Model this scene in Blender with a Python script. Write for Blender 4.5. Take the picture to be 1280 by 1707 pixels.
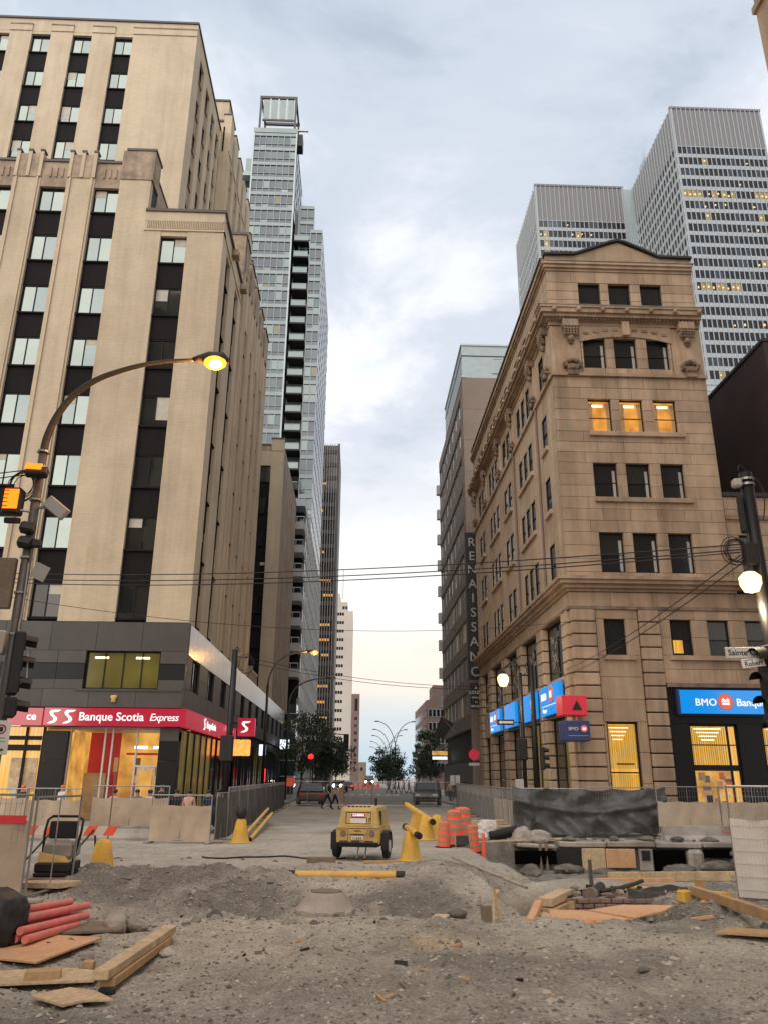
import bpy, bmesh, math, random
from mathutils import Vector, Matrix
random.seed(7)
R = math.radians
for o in list(bpy.data.objects): bpy.data.objects.remove(o)
SC = bpy.context.scene
COL = SC.collection

# ------------------------------------------------------------------ camera
def make_camera():
    yaw, pitch, roll = R(1.88), R(18.8), R(0.45)
    fw = Vector((math.sin(yaw)*math.cos(pitch), math.cos(yaw)*math.cos(pitch), math.sin(pitch)))
    rt = Vector((math.cos(yaw), -math.sin(yaw), 0)); up = rt.cross(fw)
    r2 = rt*math.cos(roll)+up*math.sin(roll); u2 = -rt*math.sin(roll)+up*math.cos(roll)
    cd = bpy.data.cameras.new('camera'); co = bpy.data.objects.new('camera', cd); COL.objects.link(co)
    m = Matrix((r2, u2, -fw)).transposed().to_4x4(); m.translation = Vector((0, 0, 2.0))
    co.matrix_world = m
    cd.sensor_fit = 'VERTICAL'; cd.sensor_height = 24; cd.lens = 24*1300/1707
    cd.clip_start = .1; cd.clip_end = 6000
    SC.camera = co
make_camera()

# ------------------------------------------------------------------ world: overcast dusk sky
SUN_EL, SUN_AZ = R(38), R(214)       # soft light from behind and left of the camera
def make_world():
    w = bpy.data.worlds.new('World'); SC.world = w; w.use_nodes = True
    nt = w.node_tree; N = nt.nodes; L = nt.links; N.clear()
    out = N.new('ShaderNodeOutputWorld'); bg = N.new('ShaderNodeBackground')
    L.new(bg.outputs[0], out.inputs[0])
    sky = N.new('ShaderNodeTexSky'); sky.sky_type = 'NISHITA'; sky.sun_disc = False
    sky.sun_elevation = SUN_EL; sky.sun_rotation = SUN_AZ; sky.air_density = 1.2; sky.dust_density = 2.0
    tc = N.new('ShaderNodeTexCoord'); sep = N.new('ShaderNodeSeparateXYZ')
    L.new(tc.outputs['Generated'], sep.inputs[0])
    def math_(op, a, b=None, c=None):
        n = N.new('ShaderNodeMath'); n.operation = op
        for i, v in enumerate((a, b, c)):
            if v is None: continue
            if isinstance(v, (int, float)): n.inputs[i].default_value = v
            else: L.new(v, n.inputs[i])
        return n.outputs[0]
    zc = math_('MAXIMUM', sep.outputs['Z'], 0.0); zz = math_('ADD', zc, 0.22)
    cx = math_('DIVIDE', sep.outputs['X'], zz); cy = math_('DIVIDE', sep.outputs['Y'], zz)
    comb = N.new('ShaderNodeCombineXYZ'); L.new(cx, comb.inputs[0]); L.new(cy, comb.inputs[1])
    def noise(scale, det, rough, off, dist=0.0):
        mp = N.new('ShaderNodeMapping'); mp.inputs['Location'].default_value = off
        L.new(comb.outputs[0], mp.inputs['Vector'])
        n = N.new('ShaderNodeTexNoise'); n.inputs['Scale'].default_value = scale
        n.inputs['Detail'].default_value = det; n.inputs['Roughness'].default_value = rough
        n.inputs['Distortion'].default_value = dist
        L.new(mp.outputs[0], n.inputs['Vector']); return n.outputs['Fac']
    def ramp(fac, stops, interp='EASE'):
        r = N.new('ShaderNodeValToRGB'); r.color_ramp.interpolation = interp
        e = r.color_ramp.elements
        while len(e) < len(stops): e.new(.5)
        for k, (p, c) in enumerate(stops):
            e[k].position = p; e[k].color = c if len(c) == 4 else (*c, 1)
        L.new(fac, r.inputs[0]); return r.outputs[0]
    def mix(f, a, b, mode='MIX'):
        m = N.new('ShaderNodeMix'); m.data_type = 'RGBA'; m.blend_type = mode
        if isinstance(f, (int, float)): m.inputs[0].default_value = f
        else: L.new(f, m.inputs[0])
        for i, v in ((6, a), (7, b)):
            if isinstance(v, tuple): m.inputs[i].default_value = (*v, 1)
            else: L.new(v, m.inputs[i])
        return m.outputs[2]
    # clear air behind the clouds, by height: pale blue at the skyline, cream above it, cool blue aloft
    air = ramp(zc, [(0.0, (.50, .66, .80)), (.06, (.66, .72, .77)), (.12, (1.0, .86, .72)), (.22, (1.15, 1.09, 1.0)),
                    (.40, (.92, .94, .96)), (.62, (.45, .58, .68)), (1.0, (.38, .50, .62))])
    nish = mix(1.0, sky.outputs[0], (.10, .10, .10), 'MULTIPLY')
    air = mix(.12, air, nish)
    n1 = noise(1.0, 9, .57, (3.1, 1.2, 0), .4)
    n2 = noise(2.3, 9, .58, (7.7, 4.4, 2.0), .35)
    cov = ramp(n1, [(.24, (.25, .25, .25)), (.50, (1, 1, 1))])
    tone = ramp(n2, [(.30, (.42, .485, .575)), (.46, (.62, .665, .755)), (.62, (.91, .925, .96))])
    cov = math_('MULTIPLY', cov, ramp(zc, [(.06, (.06,)*3), (.24, (.20,)*3), (.46, (.88,)*3)]))
    col = mix(cov, air, tone)
    L.new(col, bg.inputs['Color']); bg.inputs['Strength'].default_value = .62
make_world()
sd = bpy.data.lights.new('sun', 'SUN'); sd.energy = 1.5; sd.angle = R(78); sd.color = (1.0, .89, .76)
so = bpy.data.objects.new('sun', sd); COL.objects.link(so)
so.rotation_euler = Vector((math.sin(SUN_AZ)*math.cos(SUN_EL), math.cos(SUN_AZ)*math.cos(SUN_EL), math.sin(SUN_EL))).to_track_quat('Z', 'Y').to_euler()
SC.view_settings.view_transform = 'Standard'; SC.view_settings.look = 'None'
SC.view_settings.exposure = .92; SC.view_settings.gamma = 1.0
SC.view_settings.use_curve_mapping = False

# ------------------------------------------------------------------ materials
M = {}
def mat(name, col, rough=.8, metal=0.0, var=.12, vscale=1.5, fine=.06, fscale=30, bump=0.0, bscale=40, tint=None,
        streak=0.0, emit=None, es=0.0, spec=.5, brick=None, rnd=0.0, coord='pos', stretch=(1, 1, 1), alpha=1.0, trans=0.0):
    m = bpy.data.materials.new(name); m.use_nodes = True
    nt = m.node_tree; N = nt.nodes; L = nt.links
    b = N['Principled BSDF']
    b.inputs['Roughness'].default_value = rough; b.inputs['Metallic'].default_value = metal
    b.inputs['Specular IOR Level'].default_value = spec
    if alpha < 1: b.inputs['Alpha'].default_value = alpha
    if trans: b.inputs['Transmission Weight'].default_value = trans
    if coord == 'pos':
        g = N.new('ShaderNodeNewGeometry'); vec = g.outputs['Position']
    else:
        g = N.new('ShaderNodeTexCoord'); vec = g.outputs['Object']
    mp = N.new('ShaderNodeMapping'); mp.inputs['Scale'].default_value = stretch
    L.new(vec, mp.inputs['Vector']); vec = mp.outputs[0]
    def noise(s, d=5, r=.6):
        n = N.new('ShaderNodeTexNoise'); n.inputs['Scale'].default_value = s
        n.inputs['Detail'].default_value = d; n.inputs['Roughness'].default_value = r
        L.new(vec, n.inputs['Vector']); return n.outputs['Fac']
    def mr(v, lo, hi, a=.25, c=.75):
        n = N.new('ShaderNodeMapRange'); n.inputs[1].default_value = a; n.inputs[2].default_value = c
        n.inputs[3].default_value = lo; n.inputs[4].default_value = hi
        L.new(v, n.inputs[0]); return n.outputs[0]
    def mul(a, c):
        n = N.new('ShaderNodeMath'); n.operation = 'MULTIPLY'
        for i, v in enumerate((a, c)):
            if isinstance(v, (int, float)): n.inputs[i].default_value = v
            else: L.new(v, n.inputs[i])
        return n.outputs[0]
    def mixc(f, a, c):
        n = N.new('ShaderNodeMix'); n.data_type = 'RGBA'
        if isinstance(f, (int, float)): n.inputs[0].default_value = f
        else: L.new(f, n.inputs[0])
        for i, v in ((6, a), (7, c)):
            if isinstance(v, tuple): n.inputs[i].default_value = (*v[:3], 1)
            else: L.new(v, n.inputs[i])
        return n.outputs[2]
    c = tuple(col)
    colr = c
    if tint: colr = mixc(mr(noise(vscale*.55, 6, .62), 0, 1, .40, .66), c, tuple(tint))
    v = None
    if var: v = mr(noise(vscale), 1-var, 1+var)
    if fine:
        f = mr(noise(fscale, 3, .7), 1-fine, 1+fine); v = mul(v, f) if v is not None else f
    if streak:
        m2 = N.new('ShaderNodeMapping'); m2.inputs['Scale'].default_value = (1.6, 1.6, .10); L.new(g.outputs['Position' if coord == 'pos' else 'Object'], m2.inputs[0])
        n2 = N.new('ShaderNodeTexNoise'); n2.inputs['Scale'].default_value = 1.0; n2.inputs['Detail'].default_value = 6; n2.inputs['Roughness'].default_value = .68; L.new(m2.outputs[0], n2.inputs[0])
        f = mr(n2.outputs[0], 1+streak*.25, 1-streak, .42, .74); v = mul(v, f) if v is not None else f
    if rnd:
        oi = N.new('ShaderNodeObjectInfo'); f = mr(oi.outputs['Random'], 1-rnd, 1+rnd, 0, 1)
        v = mul(v, f) if v is not None else f
    if brick:
        bt = N.new('ShaderNodeTexBrick'); bm_ = N.new('ShaderNodeMapping')
        # lay courses along the wall: u = x+y, v = z
        sx = N.new('ShaderNodeSeparateXYZ'); L.new(g.outputs['Position'], sx.inputs[0])
        ad = N.new('ShaderNodeMath'); ad.operation = 'ADD'; L.new(sx.outputs[0], ad.inputs[0]); L.new(sx.outputs[1], ad.inputs[1])
        cb = N.new('ShaderNodeCombineXYZ'); L.new(ad.outputs[0], cb.inputs[0]); L.new(sx.outputs[2], cb.inputs[1])
        L.new(cb.outputs[0], bt.inputs['Vector'])
        bt.inputs['Scale'].default_value = 1.0; bt.inputs['Brick Width'].default_value = brick[0]
        bt.inputs['Row Height'].default_value = brick[1]; bt.inputs['Mortar Size'].default_value = brick[2]
        bt.inputs['Color1'].default_value = (1, 1, 1, 1); bt.inputs['Color2'].default_value = (.92, .92, .92, 1)
        bt.inputs['Mortar'].default_value = (brick[3],)*3+(1,)
        bc = N.new('ShaderNodeSeparateColor'); L.new(bt.outputs['Color'], bc.inputs[0])
        v = mul(v, bc.outputs[0]) if v is not None else bc.outputs[0]
    if v is not None:
        n = N.new('ShaderNodeMix'); n.data_type = 'RGBA'; n.blend_type = 'MULTIPLY'; n.inputs[0].default_value = 1
        if isinstance(colr, tuple): n.inputs[6].default_value = (*colr[:3], 1)
        else: L.new(colr, n.inputs[6])
        L.new(v, n.inputs[7]); L.new(n.outputs[2], b.inputs['Base Color'])
    elif isinstance(colr, tuple): b.inputs['Base Color'].default_value = (*colr[:3], 1)
    else: L.new(colr, b.inputs['Base Color'])
    if bump:
        bp = N.new('ShaderNodeBump'); bp.inputs['Strength'].default_value = bump; bp.inputs['Distance'].default_value = .02
        L.new(noise(bscale, 6, .65), bp.inputs['Height']); L.new(bp.outputs[0], b.inputs['Normal'])
    if emit:
        b.inputs['Emission Color'].default_value = (*emit, 1); b.inputs['Emission Strength'].default_value = es
    M[name] = m; return m

def glow(name, col, s, var=0.0, vs=2.0, coord='pos', vertical=0.0, power=.55):
    """a lamp, lit room or lit sign: gives off light"""
    s = s*power
    m = bpy.data.materials.new(name); m.use_nodes = True
    nt = m.node_tree; N = nt.nodes; L = nt.links; b = N['Principled BSDF']
    b.inputs['Base Color'].default_value = (*[min(1, c*.22) for c in col], 1); b.inputs['Roughness'].default_value = .12; b.inputs['Specular IOR Level'].default_value = .9
    b.inputs['Emission Color'].default_value = (*col, 1); b.inputs['Emission Strength'].default_value = s
    if var or vertical:
        g = N.new('ShaderNodeNewGeometry'); mp = N.new('ShaderNodeMapping'); L.new(g.outputs['Position'], mp.inputs[0])
        if vertical: mp.inputs['Scale'].default_value = (vertical, vertical, .12)
        n = N.new('ShaderNodeTexNoise'); n.inputs['Scale'].default_value = vs; n.inputs['Detail'].default_value = 4
        L.new(mp.outputs[0], n.inputs[0])
        r = N.new('ShaderNodeMapRange'); r.inputs[1].default_value = .3; r.inputs[2].default_value = .7
        r.inputs[3].default_value = s*(1-var); r.inputs[4].default_value = s*(1+var)
        L.new(n.outputs[0], r.inputs[0]); L.new(r.outputs[0], b.inputs['Emission Strength'])
    M[name] = m; return m

def glass(name, col, metal=.85, rough=.06, wav=.12):
    """coated window pane: mirrors the sky, dark behind"""
    m = mat(name, col, rough, metal, var=.10, vscale=.35, fine=0, bump=0)
    nt = m.node_tree; N = nt.nodes; L = nt.links; b = N['Principled BSDF']
    g = N.new('ShaderNodeNewGeometry'); n = N.new('ShaderNodeTexNoise'); n.inputs['Scale'].default_value = .9
    L.new(g.outputs['Position'], n.inputs[0]); bp = N.new('ShaderNodeBump'); bp.inputs['Strength'].default_value = wav
    bp.inputs['Distance'].default_value = .05; L.new(n.outputs[0], bp.inputs['Height']); L.new(bp.outputs[0], b.inputs['Normal'])
    return m

# walls
mat('cream_brick', (.585, .475, .34), .85, var=.10, vscale=.5, tint=(.52, .415, .295), streak=.16, brick=(.26, .085, .010, .84), bump=.2, bscale=60)
mat('cream_brick_dirty', (.42, .32, .235), .9, var=.22, vscale=2.2, tint=(.27, .20, .145), streak=.35, brick=(.22, .075, .006, .82), bump=.25, bscale=30)
mat('coping', (.10, .085, .075), .7)
mat('spandrel', (.013, .0115, .012), .85, spec=.15, fine=.25, fscale=9)
mat('dark_frame', (.014, .0135, .014), .6, spec=.25)
mat('white_frame', (.48, .53, .54), .5)
mat('granite', (.078, .071, .066), .5, spec=.35, var=.15, vscale=1.2, fine=.35, fscale=45, rnd=.12)
mat('granite_dark', (.012, .011, .0115), .4, spec=.3, fine=.3, fscale=45, rnd=.1)
mat('granite_polished', (.25, .20, .188), .2, var=.15, fine=.2, fscale=30, rnd=.14, metal=.12)
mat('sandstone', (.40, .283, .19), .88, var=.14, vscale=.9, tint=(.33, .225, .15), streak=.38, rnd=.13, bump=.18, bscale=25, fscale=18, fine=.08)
mat('sandstone_side', (.46, .345, .24), .88, var=.12, vscale=.7, tint=(.38, .275, .19), streak=.32, rnd=.06, bump=.15, bscale=25)  # paler than the front stone: brighter sky on the side put into the colour
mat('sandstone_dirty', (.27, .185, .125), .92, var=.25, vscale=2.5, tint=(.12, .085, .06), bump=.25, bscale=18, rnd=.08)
mat('joint', (.13, .09, .062), .95)
mat('copper_green', (.24, .27, .22), .7, tint=(.14, .12, .09), vscale=3)
mat('roof_dark', (.03, .027, .026), .8)
mat('maroon_wall', (.045, .026, .024), .85, var=.25, vscale=.5, brick=(.3, .1, .008, .8))
mat('hotel_brick', (.26, .20, .165), .88, brick=(.3, .1, .01, .8), var=.12, vscale=.4)
mat('hotel_spandrel', (.205, .162, .135), .85, var=.15, vscale=.6)
mat('pale_metal', (.33, .39, .41), .45, metal=.2)
mat('pvm_white', (.36, .38, .40), .5, metal=.1, var=.05)
mat('pvm_louver', (.19, .18, .182), .6, var=.06)
mat('tower_frame', (.27, .32, .33), .5)
mat('tower_band', (.25, .285, .295), .45, metal=.2)
mat('concrete_pale', (.52, .47, .42), .85, var=.1, vscale=.15)
mat('concrete', (.44, .40, .355), .9, var=.2, vscale=1.4, bump=.3, bscale=20, tint=(.25, .22, .19))
mat('pink_brick', (.22, .15, .135), .85, var=.1, vscale=.3)
mat('beige_plain', (.40, .30, .22), .88, var=.12, vscale=.4, tint=(.32, .235, .17))
mat('balcony_grey', (.40, .385, .37), .8, var=.1)
mat('black_steel', (.018, .018, .019), .45, metal=.4)
mat('black_mat', (.012, .012, .013), .6)
mat('dark_fin', (.05, .046, .045), .5, metal=.4)
mat('fin_light', (.17, .16, .155), .5, metal=.4)
# glass
glass('glass_sky', (.205, .235, .222), .95, .05)
glass('glass_sky2', (.17, .20, .20), .92, .05)
glass('glass_dark', (.055, .055, .055), .55, .08)
glass('glass_black', (.022, .022, .024), .15, .10)
glass('glass_teal', (.088, .110, .116), .8, .07)
glass('glass_teal2', (.145, .175, .177), .8, .07)
glass('glass_grey', (.085, .095, .11), .7, .12)
mat('interior_dim', (.08, .07, .055), .9, emit=(.55, .50, .22), es=.10)
glow('lit_amber', (1.0, .42, .07), .60, var=.45, vs=1.6)
glow('lit_yellow', (1.0, .52, .075), .68, var=.35, vs=2.2, vertical=6)
glow('lit_warm', (1.0, .52, .11), .52, var=.5, vs=1.2)
glow('lit_olive', (.50, .42, .10), .065, var=.95, vs=.7)  # strongly uneven glow paints the shading inside the room onto the pane
glow('lit_dim', (.80, .55, .16), .22, var=.5, vs=.5)
glow('office_light', (1.0, .55, .18), 1.5)
glow('lit_curtain', (.60, .44, .11), .13, var=.85, vs=3, vertical=4)
glow('tube_light', (1.0, .85, .5), 3.0)
glow('sodium', (1.0, .33, .02), 2.6)
glow('glare_white', (1.0, .80, .42), 20.0)
glow('lamp_white', (1.0, .60, .24), 3.6)
glow('ped_orange', (1.0, .16, .008), 2.8)
glow('orange_lantern', (1.0, .30, .06), 1.6, var=.3, vs=4)
glow('signal_red', (1.0, .012, .01), 3.2)
glow('head_light', (1.0, .86, .62), 30.0)
glow('sign_red', (.78, .03, .075), .42)
glow('sign_white', (1.0, .97, .95), .95)
glow('sign_blue', (.0, .28, .82), .85)
glow('sign_red_disc', (.95, .10, .06), .75)
glow('cyan_white', (.75, .85, 1.0), 1.4)
mat('red_panel', (.55, .035, .05), .5, emit=(.8, .05, .05), es=.07)
mat('dark_blue', (.035, .05, .16), .5)
mat('red_cube', (.62, .03, .055), .5, emit=(.8, .03, .06), es=.09)
# ground and site
mat('wood', (.50, .33, .175), .8, var=.2, vscale=2, fine=.22, fscale=14, stretch=(1, 1, 1), tint=(.38, .24, .12), coord='obj')
mat('wood_pale', (.62, .47, .29), .85, var=.25, vscale=2.5, fine=.3, fscale=18, tint=(.42, .32, .22), coord='obj')
mat('plywood', (.66, .40, .225), .8, var=.18, vscale=2.5, fine=.15, fscale=20, tint=(.55, .31, .165), coord='obj')
mat('wood_grey', (.20, .16, .12), .9, var=.2, vscale=3, fine=.2, fscale=20, coord='obj')
mat('yellow_plastic', (.72, .42, .05), .55, var=.15, vscale=4, tint=(.46, .29, .09), coord='obj')
mat('yellow_pipe', (.78, .45, .05), .45, var=.1, vscale=3, tint=(.6, .36, .08), coord='obj')
mat('yellow_paint', (.60, .41, .12), .5, var=.12, vscale=3, tint=(.40, .29, .13), coord='obj')
mat('pink_pipe', (.76, .19, .18), .6, var=.18, vscale=5, tint=(.50, .22, .17), coord='obj')
mat('orange_plastic', (.85, .13, .06), .5, var=.1, vscale=3, emit=(.9, .10, .05), es=.03, coord='obj')
mat('reflect_white', (.72, .66, .62), .4)
mat('tarp', (.06, .06, .06), .42, var=.45, vscale=3, bump=.5, bscale=9)
mat('black_bag', (.014, .014, .015), .5, bump=.4, bscale=7)
mat('screen_cloth', (.54, .44, .335), .9, var=.12, vscale=1.5, fine=.12, fscale=60, tint=(.42, .33, .25))
mat('screen_dark', (.10, .09, .08), .9, var=.3, vscale=1.5, fine=.2, fscale=40)
mat('white_mesh', (.62, .58, .54), .7)
mat('galvanised', (.34, .34, .34), .45, metal=.7)
mat('rubber', (.018, .018, .018), .85)
mat('rim_white', (.62, .60, .56), .5)
mat('white_paint', (.70, .69, .66), .6)
mat('cloth_white', (.60, .57, .53), .9, var=.15, vscale=5)
mat('sign_metal', (.55, .53, .50), .5)
mat('pole_grey', (.13, .12, .11), .55, metal=.5, var=.2, vscale=5)
mat('pole_brown', (.05, .042, .036), .6, metal=.3)
mat('asphalt', (.16, .142, .122), .9, var=.2, vscale=.5, fine=.2, fscale=40, tint=(.20, .175, .145))
mat('road_paint', (.55, .53, .48), .8, var=.25, vscale=3)
mat('blind_cream', (.50, .47, .40), .8, var=.15, vscale=3)
mat('shade_black', (.004, .004, .004), 1.0, fine=0, var=0, spec=0)
mat('sidewalk', (.27, .25, .225), .9, var=.15, vscale=1, bump=.2)
mat('rock', (.36, .32, .28), .95, var=.4, vscale=4, bump=.5, bscale=14)
mat('pebble', (.40, .36, .31), .9, var=.5, vscale=6)
mat('pebble_dark', (.13, .118, .105), .9, var=.4, vscale=6)
mat('leaf', (.055, .075, .032), .7, var=.3, vscale=2)
mat('leaf_dark', (.02, .033, .014), .7, var=.3, vscale=2)
mat('bark', (.05, .04, .03), .9)
mat('skin', (.46, .27, .19), .6)
mat('hair', (.018, .013, .01), .6)
for nm, c in dict(cl_black=(.015, .015, .017), cl_navy=(.03, .04, .08), cl_white=(.6, .57, .54), cl_pink=(.55, .33, .28), cl_grey=(.18, .18, .18),
                  cl_tan=(.36, .26, .17), cl_blue=(.08, .12, .25), cl_red=(.4, .04, .05)).items(): mat(nm, c, .9)
mat('car_black', (.012, .012, .014), .25, metal=.3)
mat('car_grey', (.16, .16, .17), .3, metal=.5)
mat('car_brown', (.10, .06, .035), .4, metal=.3)

# ------------------------------------------------------------------ mesh helpers
W = {}          # world base of things whose parts are written in world metres
class MB:
    def __init__(s): s.v = []; s.f = []; s.m = []
    def add(s, vs, fs, mi=0):
        n = len(s.v); s.v += [tuple(p) for p in vs]
        for f in fs: s.f.append(tuple(n+i for i in f)); s.m.append(mi)
        return s
    def box(s, x0, x1, y0, y1, z0, z1, mi=0):
        if x0 > x1: x0, x1 = x1, x0
        if y0 > y1: y0, y1 = y1, y0
        if z0 > z1: z0, z1 = z1, z0
        return s.add([(x0, y0, z0), (x1, y0, z0), (x1, y1, z0), (x0, y1, z0), (x0, y0, z1), (x1, y0, z1), (x1, y1, z1), (x0, y1, z1)],
              [(0, 3, 2, 1), (4, 5, 6, 7), (0, 1, 5, 4), (1, 2, 6, 5), (2, 3, 7, 6), (3, 0, 4, 7)], mi)
    def bev(s, x0, x1, y0, y1, z0, z1, b, mi=0):
        """box with all edges chamfered"""
        if x0 > x1: x0, x1 = x1, x0
        if y0 > y1: y0, y1 = y1, y0
        b = min(b, (x1-x0)*.45, (y1-y0)*.45, (z1-z0)*.45)
        vs = []; idx = {}
        X = (x0, x1); Y = (y0, y1); Z = (z0, z1)
        for i in (0, 1):
            for j in (0, 1):
                for k in (0, 1):
                    sx = b if i == 0 else -b; sy = b if j == 0 else -b; sz = b if k == 0 else -b
                    idx[i, j, k, 0] = len(vs); vs.append((X[i], Y[j]+sy, Z[k]+sz))
                    idx[i, j, k, 1] = len(vs); vs.append((X[i]+sx, Y[j], Z[k]+sz))
                    idx[i, j, k, 2] = len(vs); vs.append((X[i]+sx, Y[j]+sy, Z[k]))
        fs = []
        for i in (0, 1): fs.append([idx[i, 0, 0, 0], idx[i, 1, 0, 0], idx[i, 1, 1, 0], idx[i, 0, 1, 0]])
        for j in (0, 1): fs.append([idx[0, j, 0, 1], idx[1, j, 0, 1], idx[1, j, 1, 1], idx[0, j, 1, 1]])
        for k in (0, 1): fs.append([idx[0, 0, k, 2], idx[1, 0, k, 2], idx[1, 1, k, 2], idx[0, 1, k, 2]])
        for i in (0, 1):
            for j in (0, 1): fs.append([idx[i, j, 0, 0], idx[i, j, 0, 1], idx[i, j, 1, 1], idx[i, j, 1, 0]])
            for k in (0, 1): fs.append([idx[i, 0, k, 0], idx[i, 0, k, 2], idx[i, 1, k, 2], idx[i, 1, k, 0]])
        for j in (0, 1):
            for k in (0, 1): fs.append([idx[0, j, k, 1], idx[0, j, k, 2], idx[1, j, k, 2], idx[1, j, k, 1]])
        for i in (0, 1):
            for j in (0, 1):
                for k in (0, 1): fs.append([idx[i, j, k, 0], idx[i, j, k, 1], idx[i, j, k, 2]])
        return s.add(vs, fs, mi)
    def obox(s, c, sz, rz=0, rx=0, ry=0, mi=0, b=0):
        t = MB()
        a = [d/2 for d in sz]
        (t.bev(-a[0], a[0], -a[1], a[1], -a[2], a[2], b) if b else t.box(-a[0], a[0], -a[1], a[1], -a[2], a[2]))
        m = Matrix.Translation(c) @ Matrix.Rotation(rz, 4, 'Z') @ Matrix.Rotation(ry, 4, 'Y') @ Matrix.Rotation(rx, 4, 'X')
        return s.add([m @ Vector(p) for p in t.v], t.f, mi)
    def prism(s, pts, d, mi=0):
        """closed polygon pts (3D, planar) pushed along vector d"""
        n = len(pts); d = Vector(d); vs = [Vector(p) for p in pts]+[Vector(p)+d for p in pts]
        fs = [tuple(range(n))[::-1], tuple(range(n, 2*n))]+[(i, (i+1) % n, n+(i+1) % n, n+i) for i in range(n)]
        return s.add(vs, fs, mi)
    def cyl(s, p0, p1, r0, r1=None, n=10, mi=0, cap=True):
        if r1 is None: r1 = r0
        p0 = Vector(p0); p1 = Vector(p1); d = (p1-p0).normalized()
        a = d.cross(Vector((0, 0, 1)) if abs(d.z) < .9 else Vector((1, 0, 0))).normalized(); b = d.cross(a)
        vs = []
        for p, r in ((p0, r0), (p1, r1)):
            for k in range(n):
                t = 2*math.pi*k/n; vs.append(p+a*math.cos(t)*r+b*math.sin(t)*r)
        fs = [(k, (k+1) % n, n+(k+1) % n, n+k) for k in range(n)]
        if cap: fs += [tuple(range(n))[::-1], tuple(range(n, 2*n))]
        return s.add(vs, fs, mi)
    def tube(s, pts, r, n=8, mi=0):
        pts = [Vector(p) for p in pts]; rs = r if isinstance(r, (list, tuple)) else [r]*len(pts)
        vs = []; prev = None
        for i, p in enumerate(pts):
            d = (pts[min(i+1, len(pts)-1)]-pts[max(i-1, 0)]).normalized()
            if prev is None: a = d.cross(Vector((0, 0, 1)) if abs(d.z) < .9 else Vector((1, 0, 0))).normalized()
            else: a = (prev-d*prev.dot(d)).normalized()
            prev = a; b = d.cross(a)
            for k in range(n):
                t = 2*math.pi*k/n; vs.append(p+a*math.cos(t)*rs[i]+b*math.sin(t)*rs[i])
        fs = []
        for i in range(len(pts)-1):
            for k in range(n): fs.append((i*n+k, i*n+(k+1) % n, (i+1)*n+(k+1) % n, (i+1)*n+k))
        fs += [tuple(range(n))[::-1], tuple((len(pts)-1)*n+k for k in range(n))]
        return s.add(vs, fs, mi)
    def lathe(s, prof, c=(0, 0, 0), n=16, mi=0, sx=1, sy=1):
        c = Vector(c); vs = []
        for r, z in prof:
            for k in range(n):
                t = 2*math.pi*k/n; vs.append(c+Vector((r*sx*math.cos(t), r*sy*math.sin(t), z)))
        fs = []
        for i in range(len(prof)-1):
            for k in range(n): fs.append((i*n+k, i*n+(k+1) % n, (i+1)*n+(k+1) % n, (i+1)*n+k))
        fs += [tuple(range(n))[::-1], tuple((len(prof)-1)*n+k for k in range(n))]
        return s.add(vs, fs, mi)
    def ball(s, c, r, n=10, mi=0, sx=1, sy=1, sz=1):
        prof = [(max(1e-4, r*math.sin(math.pi*i/(n//2+2))), -r*sz*math.cos(math.pi*i/(n//2+2))) for i in range(n//2+3)]
        return s.lathe(prof, c, n, mi, sx, sy)
    def mesh(s, name, mats, smooth=False):
        me = bpy.data.meshes.new(name); me.from_pydata(s.v, [], s.f)
        for m_ in (mats if isinstance(mats, (list, tuple)) else [mats]): me.materials.append(M[m_] if isinstance(m_, str) else m_)
        if any(s.m): me.polygons.foreach_set('material_index', s.m)
        if smooth: me.polygons.foreach_set('use_smooth', [True]*len(me.polygons))
        me.validate(); me.update(); return me
    def build(s, name, mats, parent=None, loc=None, smooth=False, rz=0):
        o = bpy.data.objects.new(name, s.mesh(name, mats, smooth)); COL.objects.link(o)
        if parent is not None:
            o.parent = parent
            if loc is None and parent.name in W:        # vertices given in world metres: shift to the thing's base
                w = Vector(W[parent.name]); o.data.transform(Matrix.Translation(-w)); W[o.name] = W[parent.name]
        if loc is not None: o.location = loc
        o.rotation_euler.z = rz
        return o
def inst(name, me, parent, loc=(0, 0, 0), rz=0):
    o = bpy.data.objects.new(name, me); COL.objects.link(o); o.parent = parent; o.location = loc; o.rotation_euler.z = rz
    return o
def tag(o, label, cat, group=None):
    o['label'] = label; o['category'] = cat
    if group: o['group'] = group
    return o
def thing(name, label, cat, loc=(0, 0, 0), group=None, rz=0, world=False):
    o = bpy.data.objects.new(name, None); COL.objects.link(o); o.location = loc; o.rotation_euler.z = rz
    o.empty_display_size = .2
    if world: W[o.name] = tuple(loc)
    return tag(o, label, cat, group)
def structure(o): o['kind'] = 'structure'; return o
def stuff(o): o['kind'] = 'stuff'; return o
def copy_tree(o, parent=None):
    c = o.copy(); COL.objects.link(c)
    if parent is not None: c.parent = parent
    for ch in list(o.children): copy_tree(ch, c)
    return c
TMP = bpy.data.scenes.new('tmp')           # a scratch scene, so that evaluating one curve or skin stays cheap
def evaluated(ob):
    vl = TMP.view_layers[0]; vl.update(); dg = vl.depsgraph; dg.update()
    return bpy.data.meshes.new_from_object(ob.evaluated_get(dg))
def text_mesh(body, size, mats, extr=.01, bold=0.0, shear=0.0, spacing=1.0, align='LEFT'):
    cu = bpy.data.curves.new('lettering', 'FONT'); cu.body = body; cu.size = size; cu.extrude = extr
    cu.offset = bold; cu.shear = shear; cu.space_character = spacing; cu.align_x = align; cu.resolution_u = 3
    ob = bpy.data.objects.new('tmp', cu); TMP.collection.objects.link(ob)
    me = evaluated(ob); me.name = 'lettering'
    bpy.data.objects.remove(ob); bpy.data.curves.remove(cu)
    me.materials.clear(); me.materials.append(M[mats]); return me
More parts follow.
